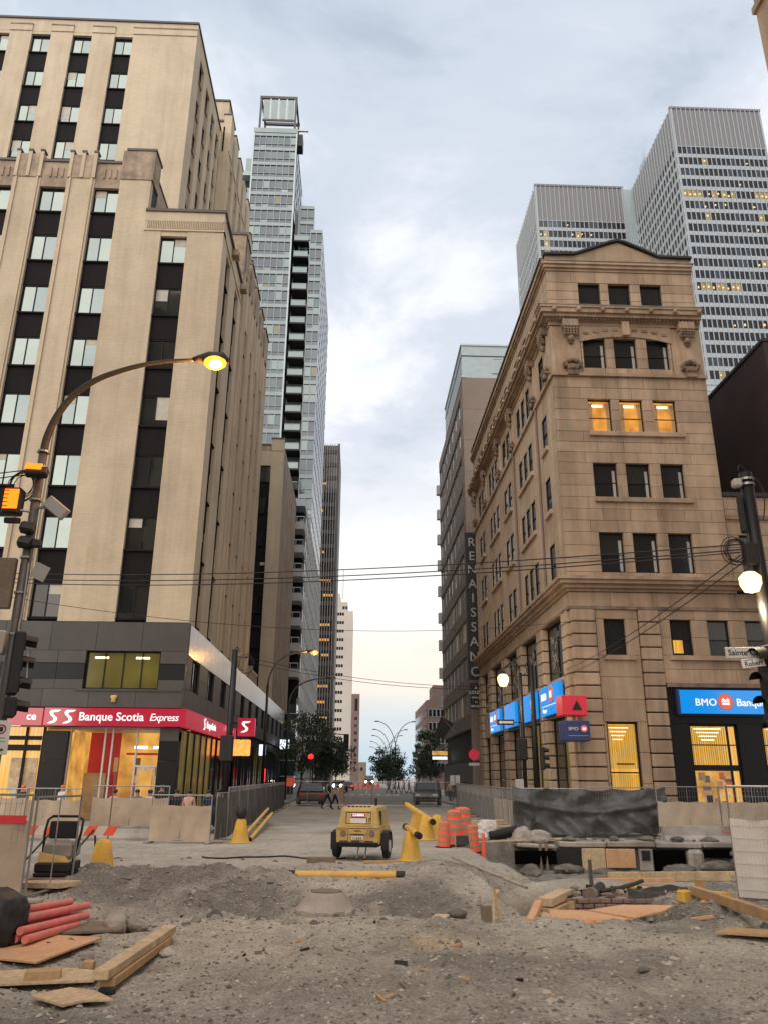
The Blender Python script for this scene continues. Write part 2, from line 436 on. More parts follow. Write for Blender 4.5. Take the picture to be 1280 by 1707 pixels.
# turn a flat text mesh (x right, y up, z out) to lie on a facade
FRONT = Matrix(((1, 0, 0), (0, 0, -1), (0, 1, 0))).to_4x4()          # faces -Y
LEFTF = Matrix(((0, 0, -1), (-1, 0, 0), (0, 1, 0))).to_4x4()         # faces -X
RIGHTF = Matrix(((0, 0, 1), (1, 0, 0), (0, 1, 0))).to_4x4()          # faces +X
def put_text(name, me, parent, loc, face):
    me.transform(face)
    w = Vector(W.get(parent.name, (0, 0, 0)))
    return inst(name, me, parent, Vector(loc)-w)
# ------------------------------------------------------------------ facade kit
# a facade is (axis, plane): 'F' faces -Y at y=plane, 'R' faces +X at x=plane, 'L' faces -X at x=plane
# a = running coordinate along the wall (x for F, y for R and L), d = depth into the wall
def fbox(mb, fc, a0, a1, d0, d1, z0, z1, mi=0, b=0):
    ax, p = fc
    if ax == 'F': q = (a0, a1, p+d0, p+d1, z0, z1)
    elif ax == 'R': q = (p-d1, p-d0, a0, a1, z0, z1)
    elif ax == 'L': q = (p+d0, p+d1, a0, a1, z0, z1)
    return mb.bev(*q, b, mi) if b else mb.box(*q, mi)
def fpt(fc, a, d, z):
    ax, p = fc
    return Vector((a, p+d, z)) if ax == 'F' else Vector((p-d, a, z)) if ax == 'R' else Vector((p+d, a, z))
FACE = {'F': FRONT, 'R': RIGHTF, 'L': LEFTF}
CACHE = {}
def cached(key, fn):
    if key not in CACHE: CACHE[key] = fn()
    return CACHE[key]
def rel(parent, v): return v-Vector(W.get(parent.name, (0, 0, 0)))
BL = random.Random(77)
def window(parent, fc, a0, a1, z0, z1, d, gl, style='double', frame='dark_frame', fw=.06, name='window'):
    """frame mesh with its panes as sub-parts, at depth d behind the wall face"""
    w = round(a1-a0, 3); h = round(z1-z0, 3); ax = fc[0]; f0 = (ax, 0)
    def panes():
        if style == 'double': return [(fw, w/2-fw/3, fw, h-fw), (w/2+fw/3, w-fw, fw, h-fw)]
        if style == 'sash': return [(fw, w-fw, fw, h*.45-fw/3), (fw, w-fw, h*.45+fw/3, h-fw)]
        if style == 'triple': return [(fw, w*.3, fw, h-fw), (w*.3+fw*.5, w*.7-fw*.5, fw, h-fw), (w*.7, w-fw, fw, h-fw)]
        if style == 'shop': return [(fw, w*.80-fw/2, h*.52+fw/2, h*.76-fw/4), (fw, w*.80-fw/2, h*.76+fw/4, h-fw), (fw, w*.80-fw/2, fw, h*.48-fw/2),
                                    (w*.80+fw/2, w-fw, h*.52+fw/2, h*.76-fw/4), (w*.80+fw/2, w-fw, h*.76+fw/4, h-fw), (w*.80+fw/2, w-fw, fw, h*.48-fw/2)]
        if style.startswith('grid'):
            nx, ny = map(int, style[4:].split('x'))
            return [(w*i/nx+fw*.4, w*(i+1)/nx-fw*.4, h*j/ny+fw*.4, h*(j+1)/ny-fw*.4) for i in range(nx) for j in range(ny)]
        return [(fw, w-fw, fw, h-fw)]
    def mk():
        mb = MB(); ps = panes()
        xs = sorted({0, w}); 
        fbox(mb, f0, 0, fw, -.05, .06, 0, h); fbox(mb, f0, w-fw, w, -.05, .06, 0, h)
        fbox(mb, f0, fw, w-fw, -.05, .06, 0, fw); fbox(mb, f0, fw, w-fw, -.05, .06, h-fw, h)
        if style == 'double': fbox(mb, f0, w/2-fw/3, w/2+fw/3, -.045, .06, fw, h-fw)
        elif style == 'sash': fbox(mb, f0, fw, w-fw, -.045, .06, h*.45-fw/3, h*.45+fw/3)
        elif style == 'triple':
            fbox(mb, f0, w*.3, w*.3+fw*.5, -.045, .06, fw, h-fw); fbox(mb, f0, w*.7-fw*.5, w*.7, -.045, .06, fw, h-fw)
        elif style == 'shop':
            fbox(mb, f0, w*.80-fw/2, w*.80+fw/2, -.045, .06, fw, h-fw)
            fbox(mb, f0, fw, w-fw, -.04, .06, h*.48-fw/2, h*.52+fw/2); fbox(mb, f0, fw, w-fw, -.04, .06, h*.76-fw/4, h*.76+fw/4)
        elif style.startswith('grid'):
            nx, ny = map(int, style[4:].split('x'))
            for i in range(1, nx): fbox(mb, f0, w*i/nx-fw*.4, w*i/nx+fw*.4, -.045, .06, fw, h-fw)
            for j in range(1, ny): fbox(mb, f0, fw, w-fw, -.04, .06, h*j/ny-fw*.4, h*j/ny+fw*.4)
        return mb.mesh(name, frame)
    win = inst(name, cached(('win', ax, w, h, style, frame, fw, name), mk), parent, rel(parent, fpt(fc, a0, d, z0)))
    for k, (p0, p1, q0, q1) in enumerate(panes()):
        g = gl[k % len(gl)] if isinstance(gl, (list, tuple)) else gl
        pm = cached(('pane', ax, w, h, style, fw, k, g), lambda: fbox(MB(), f0, p0-.01, p1+.01, .0, .02, q0-.01, q1+.01).mesh('pane', g))
        inst('pane', pm, win)
    if style == 'double' and h > 1.2 and BL.random() < .42:                # roller blind part way down one light
        k = BL.choice((0, 1)); p0, p1, q0, q1 = panes()[k]; zb = q1-(q1-q0)*BL.choice((.2, .3, .45, .6, .8))
        inst('roller_blind', cached(('rb', ax, w, h, k, round(zb, 2)), lambda: fbox(MB(), f0, p0+.01, p1-.01, -.006, -.001, zb, q1).mesh('roller_blind', 'blind_cream')), win)
    return win
def bays(root, fc, ext, cols, rows, zb, zt, wall, thick=.45, rec=.20, gl=None, style='double', sp='spandrel', heads=True, ribs=None):
    """piers between window columns; in each column dark spandrels and windows; a head panel over the topmost window"""
    edges = [ext[0]]
    for c in cols: edges += [c[0], c[1]]
    edges.append(ext[1])
    for k in range(0, len(edges), 2):
        if edges[k+1]-edges[k] > .02:
            p = fbox(MB(), fc, edges[k], edges[k+1], 0, thick, zb, zt).build('pier', wall, root)
            if ribs:                                     # raised ribs either side of the pier
                for q in ribs:
                    for a in (edges[k]+q, edges[k+1]-q-.10): fbox(MB(), fc, a, a+.10, -.07, -.002, zb, zt+.25).build('rib', wall, p)
    for ci, (a0, a1) in enumerate(cols):
        zr = sorted(rows, key=lambda r: r[0])
        top = zr[-1][1]
        if zt-top > .05 and heads: fbox(MB(), fc, a0, a1, .03, thick, top, zt).build('head_panel', wall, root)
        prev = zb
        for ri, (z0, z1) in enumerate(zr):
            if z0-prev > .05:
                def mk(h=round(z0-prev, 3), w=round(a1-a0, 3)):
                    mb = MB(); f0 = (fc[0], 0)
                    fbox(mb, f0, 0, w, rec-.02, thick, 0, h-.09); fbox(mb, f0, 0, w, rec-.13, thick, h-.09, h)
                    return mb.mesh('spandrel', sp)
                inst('spandrel', cached(('sp', fc[0], round(z0-prev, 3), round(a1-a0, 3), sp, rec), mk), root, rel(root, fpt(fc, a0, 0, prev)))
            window(root, fc, a0, a1, z0, z1, rec+.06, gl(ci, ri) if callable(gl) else gl, style)
            prev = z1
def ashlar(root, fc, a0, a1, z0, z1, holes, ch, bw, mats, thick=.22, joint=.014, name='stone', limit=400, depth=0.0, rough=.004, b=0.012, asstuff=False):
    """courses of separate blocks round the openings"""
    zs = sorted({z0, z1}|{z for h in holes for z in h[2:4] if z0 < z < z1})
    courses = []
    for k in range(len(zs)-1):
        n = max(1, round((zs[k+1]-zs[k])/ch)); hh = (zs[k+1]-zs[k])/n
        courses += [(zs[k]+i*hh, zs[k]+(i+1)*hh) for i in range(n)]
    big = MB(); cnt = 0
    for ci, (c0, c1) in enumerate(courses):
        segs = [(a0, a1)]
        for h in holes:
            if h[2] < c1-1e-4 and h[3] > c0+1e-4:
                ns = []
                for s0, s1 in segs:
                    if h[1] <= s0 or h[0] >= s1: ns.append((s0, s1)); continue
                    if h[0] > s0: ns.append((s0, h[0]))
                    if h[1] < s1: ns.append((h[1], s1))
                segs = ns
        for s0, s1 in segs:
            n = max(1, round((s1-s0)/bw)); cuts = [s0+(s1-s0)*i/n for i in range(n+1)]
            if ci % 2 and n > 1: cuts = [s0]+[s0+(s1-s0)*(i+.5)/n for i in range(n)]+[s1]
            for k in range(len(cuts)-1):
                w = cuts[k+1]-cuts[k]; pr = depth+random.uniform(-rough, rough)
                if asstuff or cnt >= limit or w < .05:
                    fbox(big, fc, cuts[k]+joint/2, cuts[k+1]-joint/2, pr, thick, c0+joint/2, c1-joint/2)
                else:
                    hh = round(c1-c0, 2); ww = round(w, 2)
                    me = cached(('ash', fc[0], ww, hh, thick, joint, mats, name, b), lambda: fbox(MB(), (fc[0], 0), joint/2, ww-joint/2, 0, thick, joint/2, hh-joint/2, 0, b).mesh(name, mats))
                    inst(name, me, root, rel(root, fpt(fc, cuts[k], pr, c0))); cnt += 1
    if big.v: stuff(big.build('stonework', mats, root))
def sign_text(parent, fc, a, d, z, body, size, m_, bold=0.0, shear=0, spacing=1.0, align='LEFT', name='lettering', extr=.012):
    me = text_mesh(body, size, m_, extr, bold, shear, spacing, align); me.transform(FACE[fc[0]])
    return inst(name, me, parent, rel(parent, fpt(fc, a, d, z)))
def fpoly(mb, fc, pts, d0, d1, mi=0):
    """polygon in (a,z) on the facade, from depth d0 to d1"""
    q = [fpt(fc, a, d0, z) for a, z in pts]; v = fpt(fc, 0, d1, 0)-fpt(fc, 0, d0, 0)
    return mb.prism(q, v, mi)

# ------------------------------------------------------------------ left: stepped cream office tower on a granite base
def left_tower():
    t = thing('office_tower', 'cream painted brick stepped office tower with dark spandrels, left of the street', 'building', (-7.75, 36, 0), world=True)
    rnd = random.Random(3)
    def g_front(ci, ri):
        return rnd.choice([['glass_sky', 'glass_sky'], ['glass_sky', 'glass_sky2'], ['glass_sky2', 'glass_sky']])
    rowsA = [(8.88, 10.52), (12.19, 13.84), (15.38, 17.09), (18.66, 20.38), (21.95, 23.65), (25.1, 26.8), (28.36, 30.04)]
    # masses behind the facade skins
    MB().box(-12.05, -8.2, 36.45, 43.2, 8.7, 31.6).build('wall', 'dark_frame', t)
    MB().box(-33, -12.06, 36.46, 44.6, 8.7, 34.9).build('wall', 'dark_frame', t)
    MB().box(-33, -13.15, 44.45, 54.3, 30, 55.1).build('wall', 'dark_frame', t)
    MB().box(-30, -8.2, 43.3, 56.2, 8.7, 35.5).build('wall', 'dark_frame', t)
    MB().box(-30, -12.4, 54.5, 78, 8.7, 52.8).build('wall', 'dark_frame', t)
    # corner block
    F = ('F', 36.0)
    def gA(ci, ri): return ['glass_sky', 'glass_sky'] if ri == 6 else ['glass_dark', rnd.choice(['glass_sky2', 'glass_dark'])] if ri not in (5, 0) else ['glass_sky2', 'glass_dark']  # darker panes below the top row paint in the reflection of blocks opposite
    bays(t, F, (-12.05, -7.75), [(-11.17, -9.72)], rowsA, 8.7, 30.34, 'cream_brick', gl=gA)
    fbox(MB(), F, -12.10, -7.70, -.05, .5, 30.345, 30.46).build('string_course', 'cream_brick', t)
    fbox(MB(), F, -12.05, -7.75, .04, .5, 30.465, 31.62).build('parapet', 'cream_brick', t)
    fz = fbox(MB(), F, -12.05, -7.75, .0, .035, 31.02, 31.62).build('frieze_band', 'cream_brick', t)
    for k in range(44): fbox(MB(), F, -11.98+k*.095, -11.93+k*.095, -.03, .036, 30.5, 31.0).build('frieze_fluting', 'cream_brick', fz)
    fbox(MB(), F, -12.12, -7.66, -.08, .6, 31.625, 31.8).build('coping', 'coping', t)
    # corner block, street side
    RS = ('R', -7.75)
    gR = lambda ci, ri: rnd.choice([['glass_sky2', 'glass_dark'], ['glass_dark', 'glass_dark'], ['glass_sky', 'glass_sky2']])
    bays(t, RS, (36.46, 43.0), [(37.3, 38.7), (40.5, 41.9)], rowsA, 8.7, 30.34, 'cream_brick', gl=gR)
    fbox(MB(), RS, 35.96, 43.0, -.05, .4, 30.345, 30.46).build('string_course', 'cream_brick', t)
    fbox(MB(), RS, 36.51, 43.0, .04, .5, 30.465, 31.62).build('parapet', 'cream_brick', t)
    fbox(MB(), RS, 36.7, 43.0, -.09, .6, 31.63, 31.8).build('coping', 'coping', t)
    for y in (38.9, 42.3): fbox(MB(), RS, y, y+.6, -.35, .035, 31.1, 31.5).build('gargoyle_block', 'cream_brick_dirty', t)
    # broad middle block facing the cross street
    F2 = ('F', 36.03)
    rowsB = rowsA+[(31.56, 33.16)]
    cols = [(-24.2-3.0*0, -22.75), (-21.2, -19.72), (-18.19, -16.74), (-15.18, -13.78)]
    bays(t, F2, (-27, -12.055), cols, rowsB, 8.7, 33.75, 'cream_brick', gl=lambda ci, ri: ['glass_black', 'glass_dark'] if ri == 0 else g_front(ci, ri), heads=False)
    for a0, a1 in cols:
        p = fbox(MB(), F2, a0, a1, .03, .5, 33.16, 34.85).build('head_panel', 'cream_brick_dirty', t)
        for j in (.35, .62, .89):
            fbox(MB(), F2, a0+j*(a1-a0)*.85, a0+j*(a1-a0)*.85+.1, -.03, .028, 33.8, 34.45).build('brick_fillet', 'cream_brick_dirty', p)
        fbox(MB(), F2, a0, a1, -.05, .5, 34.855, 35.0).build('coping', 'coping', t)
    for a0, a1 in ((-27, -24.2), (-22.75, -21.2), (-19.72, -18.19), (-16.74, -15.18)):
        p = fbox(MB(), F2, a0, a1, -.04, .55, 33.76, 35.35).build('pier_top', 'cream_brick_dirty', t)
        for q in (0.02, (a1-a0)/2-.09, a1-a0-.2):
            fbox(MB(), F2, a0+q, a0+q+.18, -.09, -.042, 33.77, 35.5).build('pilaster', 'cream_brick', p)
            fbox(MB(), F2, a0+q-.04, a0+q+.22, -.13, .3, 35.505, 35.62).build('cap', 'coping', p)
        for q in (.12, a1-a0-.24): fbox(MB(), F2, a0+q, a0+q+.12, -.07, -.001, 8.72, 33.74).build('rib', 'cream_brick', t)
    fbox(MB(), F2, -13.78, -11.96, -.05, 1.2, 33.76, 35.75).build('pier_top', 'cream_brick_dirty', t)
    fbox(MB(), F2, -13.60, -11.90, -.1, 1.3, 35.755, 35.9).build('coping', 'coping', t)
    MB().box(-12.5, -12.0, 37.3, 43.3, 31.85, 34.6).build('parapet_return', 'cream_brick_dirty', t)
    MB().box(-12.55, -11.95, 37.24, 43.3, 34.605, 34.72).build('coping', 'coping', t)
    # upper tower set back
    F3 = ('F', 44.0); rowsT = [(41.1, 42.5), (44.15+.0, 45.0)]
    rowsT = [(38.0, 39.6), (41.2, 42.6)]+[(z, z+1.62) for z in (42.55+1.7, 45.75+1.7, 48.9, 52.1)]
    rowsT = [(36.0, 37.6), (39.25, 40.85), (42.5, 44.15), (45.72, 47.3), (48.95, 50.5), (52.15, 53.8)]
    colsT = [(-30.85, -29.45), (-27.85, -26.4), (-24.8, -23.4), (-21.8, -20.4), (-18.75, -17.4)]
    bays(t, F3, (-33, -12.7), colsT, rowsT, 35, 54.05, 'cream_brick', gl=g_front)
    fbox(MB(), F3, -33, -12.7, .02, .5, 54.055, 55.25).build('parapet', 'cream_brick', t)
    fbox(MB(), F3, -33.05, -12.62, -.08, .6, 55.255, 55.42).build('coping', 'coping', t)
    for a0, a1 in ((-29.45, -27.85), (-26.4, -24.8), (-23.4, -21.8), (-20.4, -18.75), (-17.4, -12.7)):
        fbox(MB(), F3, a0, a1, -.06, .019, 54.06, 54.62).build('pier_cap', 'cream_brick', t)
        fbox(MB(), F3, a0-.03, a1+.03, -.1, .019, 54.625, 54.72).build('pier_cap', 'cream_brick_dirty', t)
    RT = ('R', -12.7)
    bays(t, RT, (44.46, 54.2), [(45.6, 47.0), (48.1, 49.5), (50.5, 51.8), (52.6, 53.8)], rowsT, 31.9, 54.05, 'cream_brick', gl=gR, sp='cream_brick_dirty')
    fbox(MB(), RT, 44.52, 54.2, .02, .5, 54.055, 55.25).build('parapet', 'cream_brick', t)
    fbox(MB(), RT, 44.61, 54.2, -.08, .6, 55.255, 55.42).build('coping', 'coping', t)
    # rear penthouse and rear wing
    MB().box(-22, -12.72, 56.7, 60.0, 52.9, 61.2).build('penthouse', 'cream_brick', t)
    MB().box(-22.1, -12.62, 56.6, 60.1, 61.205, 61.4).build('coping', 'coping', t)
    MB().box(-22, -12.3, 55.9, 61.0, 52.9, 58.0).build('penthouse', 'cream_brick', t)
    MB().box(-22.05, -12.22, 55.8, 61.05, 58.005, 58.2).build('coping', 'coping', t)
    RW = ('R', -11.9)
    colsW = [(55.6+2.75*k, 56.7+2.75*k) for k in range(8)]
    bays(t, RW, (54.3, 77.5), colsW, [(38+3.3*k, 39.7+3.3*k) for k in range(5)], 33, 53.2, 'cream_brick', gl=gR, sp='cream_brick_dirty', ribs=(.1,))
    fbox(MB(), ('F', 54.3), -12.7, -12.36, 0, .3, 33, 55.9).build('wall', 'cream_brick', t)
    for k in range(9):
        y0 = 54.3 if k == 0 else colsW[k-1][1]; y1 = 77.5 if k == 8 else colsW[k][0]
        zz = 57.2 if y1 < 67 else 55.3 if y1 < 72 else 53.9
        fbox(MB(), RW, y0, y1, -.08, .6, 53.205, zz).build('pier_top', 'cream_brick', t)
        fbox(MB(), RW, y0-.05, y1+.05, -.14, .65, zz+.005, zz+.14).build('cap', 'coping', t)
        if k < 8: fbox(MB(), RW, colsW[k][0], colsW[k][1], .08, .6, 53.21, zz-.7).build('parapet', 'cream_brick_dirty', t)
    # long street wing
    F4 = ('F', 43.05)
    fbox(MB(), F4, -9.3, -7.75, 0, .3, 31.7, 35.75).build('wall', 'cream_brick_dirty', t)
    fbox(MB(), F4, -9.4, -7.7, -.06, .4, 35.755, 35.95).build('coping', 'coping', t)
    colsS = [(44.8+2.75*k, 46.0+2.75*k) for k in range(4)]
    bays(t, RS, (43.36, 56.3), colsS, rowsA, 8.7, 33.0, 'cream_brick', gl=gR, ribs=(.08, .3))
    for k in range(5):
        y0 = 43.36 if k == 0 else colsS[k-1][1]; y1 = 56.3 if k == 4 else colsS[k][0]
        fbox(MB(), RS, y0, y1, -.05, .5, 33.25, 35.6).build('pier_top', 'cream_brick_dirty', t)
        fbox(MB(), RS, y0-.04, y1+.04, -.12, .55, 35.605, 35.75).build('cap', 'coping', t)
        if k < 4: fbox(MB(), RS, colsS[k][0], colsS[k][1], .05, .5, 33.005, 34.7).build('parapet', 'cream_brick_dirty', t)
    fbox(MB(), ('F', 56.3), -9, -7.75, -.3, 0, 8.7, 33).build('wall', 'cream_brick', t)

    # ---------------- granite base, slab by slab
    def slabs(fc, a0, a1, z0, z1, n, m_, d=0.0, holes=()):
        st = (a1-a0)/n
        for k in range(n):
            fbox(MB(), fc, a0+k*st+.005, a0+(k+1)*st-.005, d, .4, z0+.004, z1-.004, 0, .006).build('granite_slab', m_, t)
    MB().box(-27, -8.2, 36.5, 37.4, 4.9, 8.66).build('wall', 'dark_frame', t)
    MB().box(-20, -8.0, 49, 88, 0, 8.6).build('wall', 'dark_frame', t)
    MB().box(-20, -8.2, 37.41, 48.9, 4.9, 8.6).build('wall', 'dark_frame', t)
    slabs(F, -16, -7.75, 7.36, 8.68, 4, 'granite')
    slabs(F, -27, -16, 4.85, 8.68, 4, 'granite')
    for a0, a1, n in ((-16, -12.25, 3), (-8.9, -7.75, 1)):
        slabs(F, a0, a1, 6.8, 7.36, n, 'granite'); slabs(F, a0, a1, 6.08, 6.8, n, 'granite_dark', .03); slabs(F, a0, a1, 5.65, 6.08, n, 'granite')
    slabs(F, -16, -7.75, 4.85, 5.64, 4, 'granite', -.10)
    fbox(MB(), F, -12.5, -7.8, -.14, .1, 5.56, 5.648).build('window_ledge', 'granite', t)
    window(t, F, -12.24, -8.91, 5.66, 7.36, .22, ['lit_olive', 'lit_olive', 'lit_olive', 'lit_olive'], 'grid4x1', fw=.07)
    for a in (-11.9, -10.05): fbox(MB(), F, a, a+.62, .205, .215, 7.03, 7.12).build('ceiling_light', 'tube_light', t)
    crest = MB(); crest.lathe([(.02, -.16), (.12, -.13), (.09, -.02), (.16, .1), (.13, .15), (.02, .16)], (-10.75, 35.86, 5.22), 10, 0, 1, .4)
    crest.build('gilt_crest', 'yellow_paint', t, smooth=True)
    # side: polished upper band, grey middle band with windows, glazed shop
    n = 0; y = 36.42
    while y < 88:
        w = 1.9 if y < 56 else 2.7
        fbox(MB(), RS, y+.005, min(88, y+w)-.005, -.02, .25, 7.25, 8.68, 0, .006).build('polished_slab', 'granite_polished', t); y += w
    hol = []
    y = 37.55
    while y < 86: hol.append((y, y+1.9, 5.75, 7.245)); y += 4.15
    ashlar(t, RS, 36.42, 88, 4.85, 7.245, hol, .8, 1.9, 'granite', .3, .012, name='granite_slab', limit=120, rough=.001)
    for h in hol: window(t, RS, h[0], h[1], h[2], h[3], .12, ['glass_black', 'glass_black', 'glass_dark'], 'grid3x1', fw=.07)
    for y0, y1 in ((52, 55.5), (60, 63)):
        fbox(MB(), RS, y0, y1, .1, .4, 8.7, 9.5).build('roof_parapet', 'beige_plain', t); fbox(MB(), RS, y0-.05, y1+.05, .05, .45, 9.505, 9.6).build('coping', 'white_frame', t)
    # ground floor shop front, seen lit from inside
    for a0, a1, n in ((-13.62, -12.58, 1), (-8.6, -7.76, 1)):
        for j in range(3): fbox(MB(), F, a0, a1, .0, .55, .15+j*1.23+.005, .15+(j+1)*1.23-.005, 0, .01).build('granite_slab', 'granite_dark', t)
    fbox(MB(), F, -8.6, -7.76, -.01, .56, 3.45, 4.0).build('pier_head', 'granite', t)
    # lit room: its walls glow themselves, in place of lamplight on them
    MB().box(-16.5, -8.02, 39.6, 39.7, .1, 4.1).build('back_wall', 'lit_warm', t)
    MB().box(-16.5, -8.02, 36.6, 39.6, 3.95, 4.05).build('ceiling', 'white_frame', t)
    MB().box(-12.55, -12.45, 36.7, 39.6, .1, 3.9).build('side_wall', 'lit_warm', t)
    MB().box(-16.5, -8.1, 36.6, 39.6, .06, .1).build('shop_floor', 'concrete', t)
    MB().box(-12.4, -11.0, 38.6, 38.7, .1, 3.9).build('red_wall', 'red_panel', t)
    MB().box(-12.35, -11.35, 38.0, 38.5, .1, 2.1).build('cash_machine', 'wood_pale', t)
    for x in (-10.4, -9.5): MB().box(x, x+.6, 38.8, 38.9, 3.2, 3.32).build('ceiling_light', 'tube_light', t)
    for x in (-12.56, -11.05, -10.72, -9.65, -8.65): MB().box(x, x+.07, 36.18, 36.26, .15, 4.0).build('mullion', 'sign_metal', t)
    MB().box(-9.6, -8.64, 36.19, 36.25, 2.35, 2.43).build('door_head', 'sign_metal', t)
    sd = MB().box(-9.5, -8.7, 36.2, 36.24, .15, 2.34).build('door', 'wood_pale', t); MB().box(-9.38, -8.82, 36.17, 36.199, 1.0, 2.2).build('door_pane', 'lit_warm', sd)
    rq = random.Random(31)
    for k in range(9): x = -10.6+k*.22; MB().box(x, x+.15, 38.9, 39.2, .2, rq.uniform(.9, 1.9)).build('counter_item', rq.choice(['cl_grey', 'red_panel', 'wood', 'cl_white', 'cl_tan']), t)
    for k in range(5): x = -10.5+k*.4; MB().box(x, x+.26, 39.5, 39.58, 2.0, 2.0+rq.uniform(.3, .8)).build('wall_poster', rq.choice(['cl_tan', 'red_panel', 'cl_white', 'sign_metal']), t)
    MB().box(-10.6, -8.8, 38.3, 38.34, 2.9, 3.0).build('sign_bar', 'red_panel', t)
    for k in range(7): x = -15.6+k*.28; MB().box(x, x+.18, 36.3, 36.34, .3, rq.uniform(.7, 1.6)).build('display_item', rq.choice(['red_panel', 'cl_black', 'cl_white', 'orange_plastic', 'cl_tan']), t)
    MB().box(-15.0, -13.85, 36.31, 36.34, 1.3, 2.7).build('display_poster', 'wood_pale', t)
    # next shop along the cross street
    MB().box(-22, -13.66, 36.35, 36.45, .1, 4.0).build('shop_window', 'lit_yellow', t)
    for x in (-14.5, -13.75, -16.0, -18.2): MB().box(x, x+.09, 36.2, 36.33, .1, 4.0).build('mullion', 'dark_frame', t)
    MB().box(-15.9, -13.8, 36.22, 36.3, 3.0, 3.25).build('transom', 'dark_frame', t); MB().box(-15.9, -13.8, 36.22, 36.3, 3.45, 3.62).build('transom', 'dark_frame', t)
    # street side shop glazing: amber curtain wall
    y = 36.7
    for k in range(9):
        window(t, RS, y, y+1.55, .4, 4.0, .10, ['lit_curtain'] if k < 5 else ['glass_dark'], 'plain', frame='dark_frame', fw=.05, name='shop_window'); y += 1.62
    fbox(MB(), RS, 36.6, 51.4, .0, .3, .1, .39).build('plinth', 'granite_dark', t)
    MB().box(-8.35, -8.06, 36.6, 51.4, .1, 4.0).build('lining', 'dark_frame', t)
    y = 53
    while y < 87:
        window(t, RS, y, y+2.6, .4, 4.2, .05, [rnd.choice(['lit_olive', 'glass_dark', 'glass_black'])], 'grid2x1', name='shop_window'); y += 3.4
    # ---------------- red fascia sign wrapping the corner
    s = thing('fascia_sign', 'long red illuminated bank fascia sign with white lettering wrapping the granite corner', 'sign', (-7.75, 36, 4.05), world=True)
    MB().box(-13.62, -7.45, 35.68, 35.98, 4.05, 4.80).build('sign_box', 'sign_red', s)
    MB().box(-7.745, -7.452, 35.985, 50.9, 4.04, 4.80).build('sign_box', 'sign_red', s)
    FS = ('F', 35.68)
    sign_text(s, FS, -12.12, -.012, 4.27, 'Banque Scotia', .50, 'sign_white', .006, spacing=1.0)
    sign_text(s, FS, -9.05, -.012, 4.28, 'Express', .44, 'sign_white', .001, shear=.2, spacing=.92)
    def esses(parent, fc, a, z, sc):
        mb = MB(); f = lambda pts: fpoly(mb, fc, [(a+x*sc, z+y*sc) for x, y in pts], -.02, -.002)
        f([(.12, .55), (.52, .55), (.40, .47), (.22, .45), (.20, .38), (.30, .30), (.24, .22), (.10, .34), (.04, .44)])
        f([(.20, .34), (.36, .26), (.40, .16), (.34, .06), (.18, 0), (0, 0), (.10, .07), (.24, .12), (.24, .20)])
        mb.build('emblem', 'sign_white', parent)
    esses(s, FS, -12.80, 4.13, 1.05); esses(s, FS, -13.45, 4.13, 1.05)
    sign_text(s, ('R', -7.45), 40.8, -.012, 4.28, 'Banque Scotia', .46, 'sign_white', .006)
    esses(s, ('R', -7.45), 40.0, 4.15, 1.0)
    s2 = thing('projecting_sign', 'red cube sign with white emblem projecting over the pavement at the shop end', 'sign', (-6.9, 51.6, 4.2), world=True)
    MB().bev(-7.44, -6.35, 51.3, 51.7, 4.4, 5.5, .03).build('sign_box', 'sign_red', s2); esses(s2, ('F', 51.3), -7.25, 4.62, 1.25)
    MB().cyl((-7.75, 51.5, 5.2), (-7.4, 51.5, 5.2), .03).build('bracket', 'black_steel', s2)
    for k, x in enumerate((-7.35, -6.75)):
        l = thing('wall_lantern', ('orange', 'smaller orange')[k]+' glowing box lantern under the red cube sign'+(', nearer the wall', ', nearer the road')[k], 'lantern', (x, 50.6, 3.2), group='orange lanterns')
        MB().bev(-.3, .26, -.25, .25, 0, .95, .05).build('lamp_shade', 'orange_lantern', l); MB().cyl((0, 0, .95), (0, .3, 1.15), .02).build('hanger', 'black_steel', l)
    s3 = thing('shop_sign', 'short red lit shop sign ending in the letters ce, left of the bank sign', 'sign', (-15, 36, 4.05), world=True)
    MB().box(-20, -13.70, 35.70, 35.98, 4.05, 4.78).build('sign_box', 'sign_red', s3)
    sign_text(s3, ('F', 35.70), -13.95, -.012, 4.28, 'ce', .46, 'sign_white', .008, align='RIGHT')
left_tower()
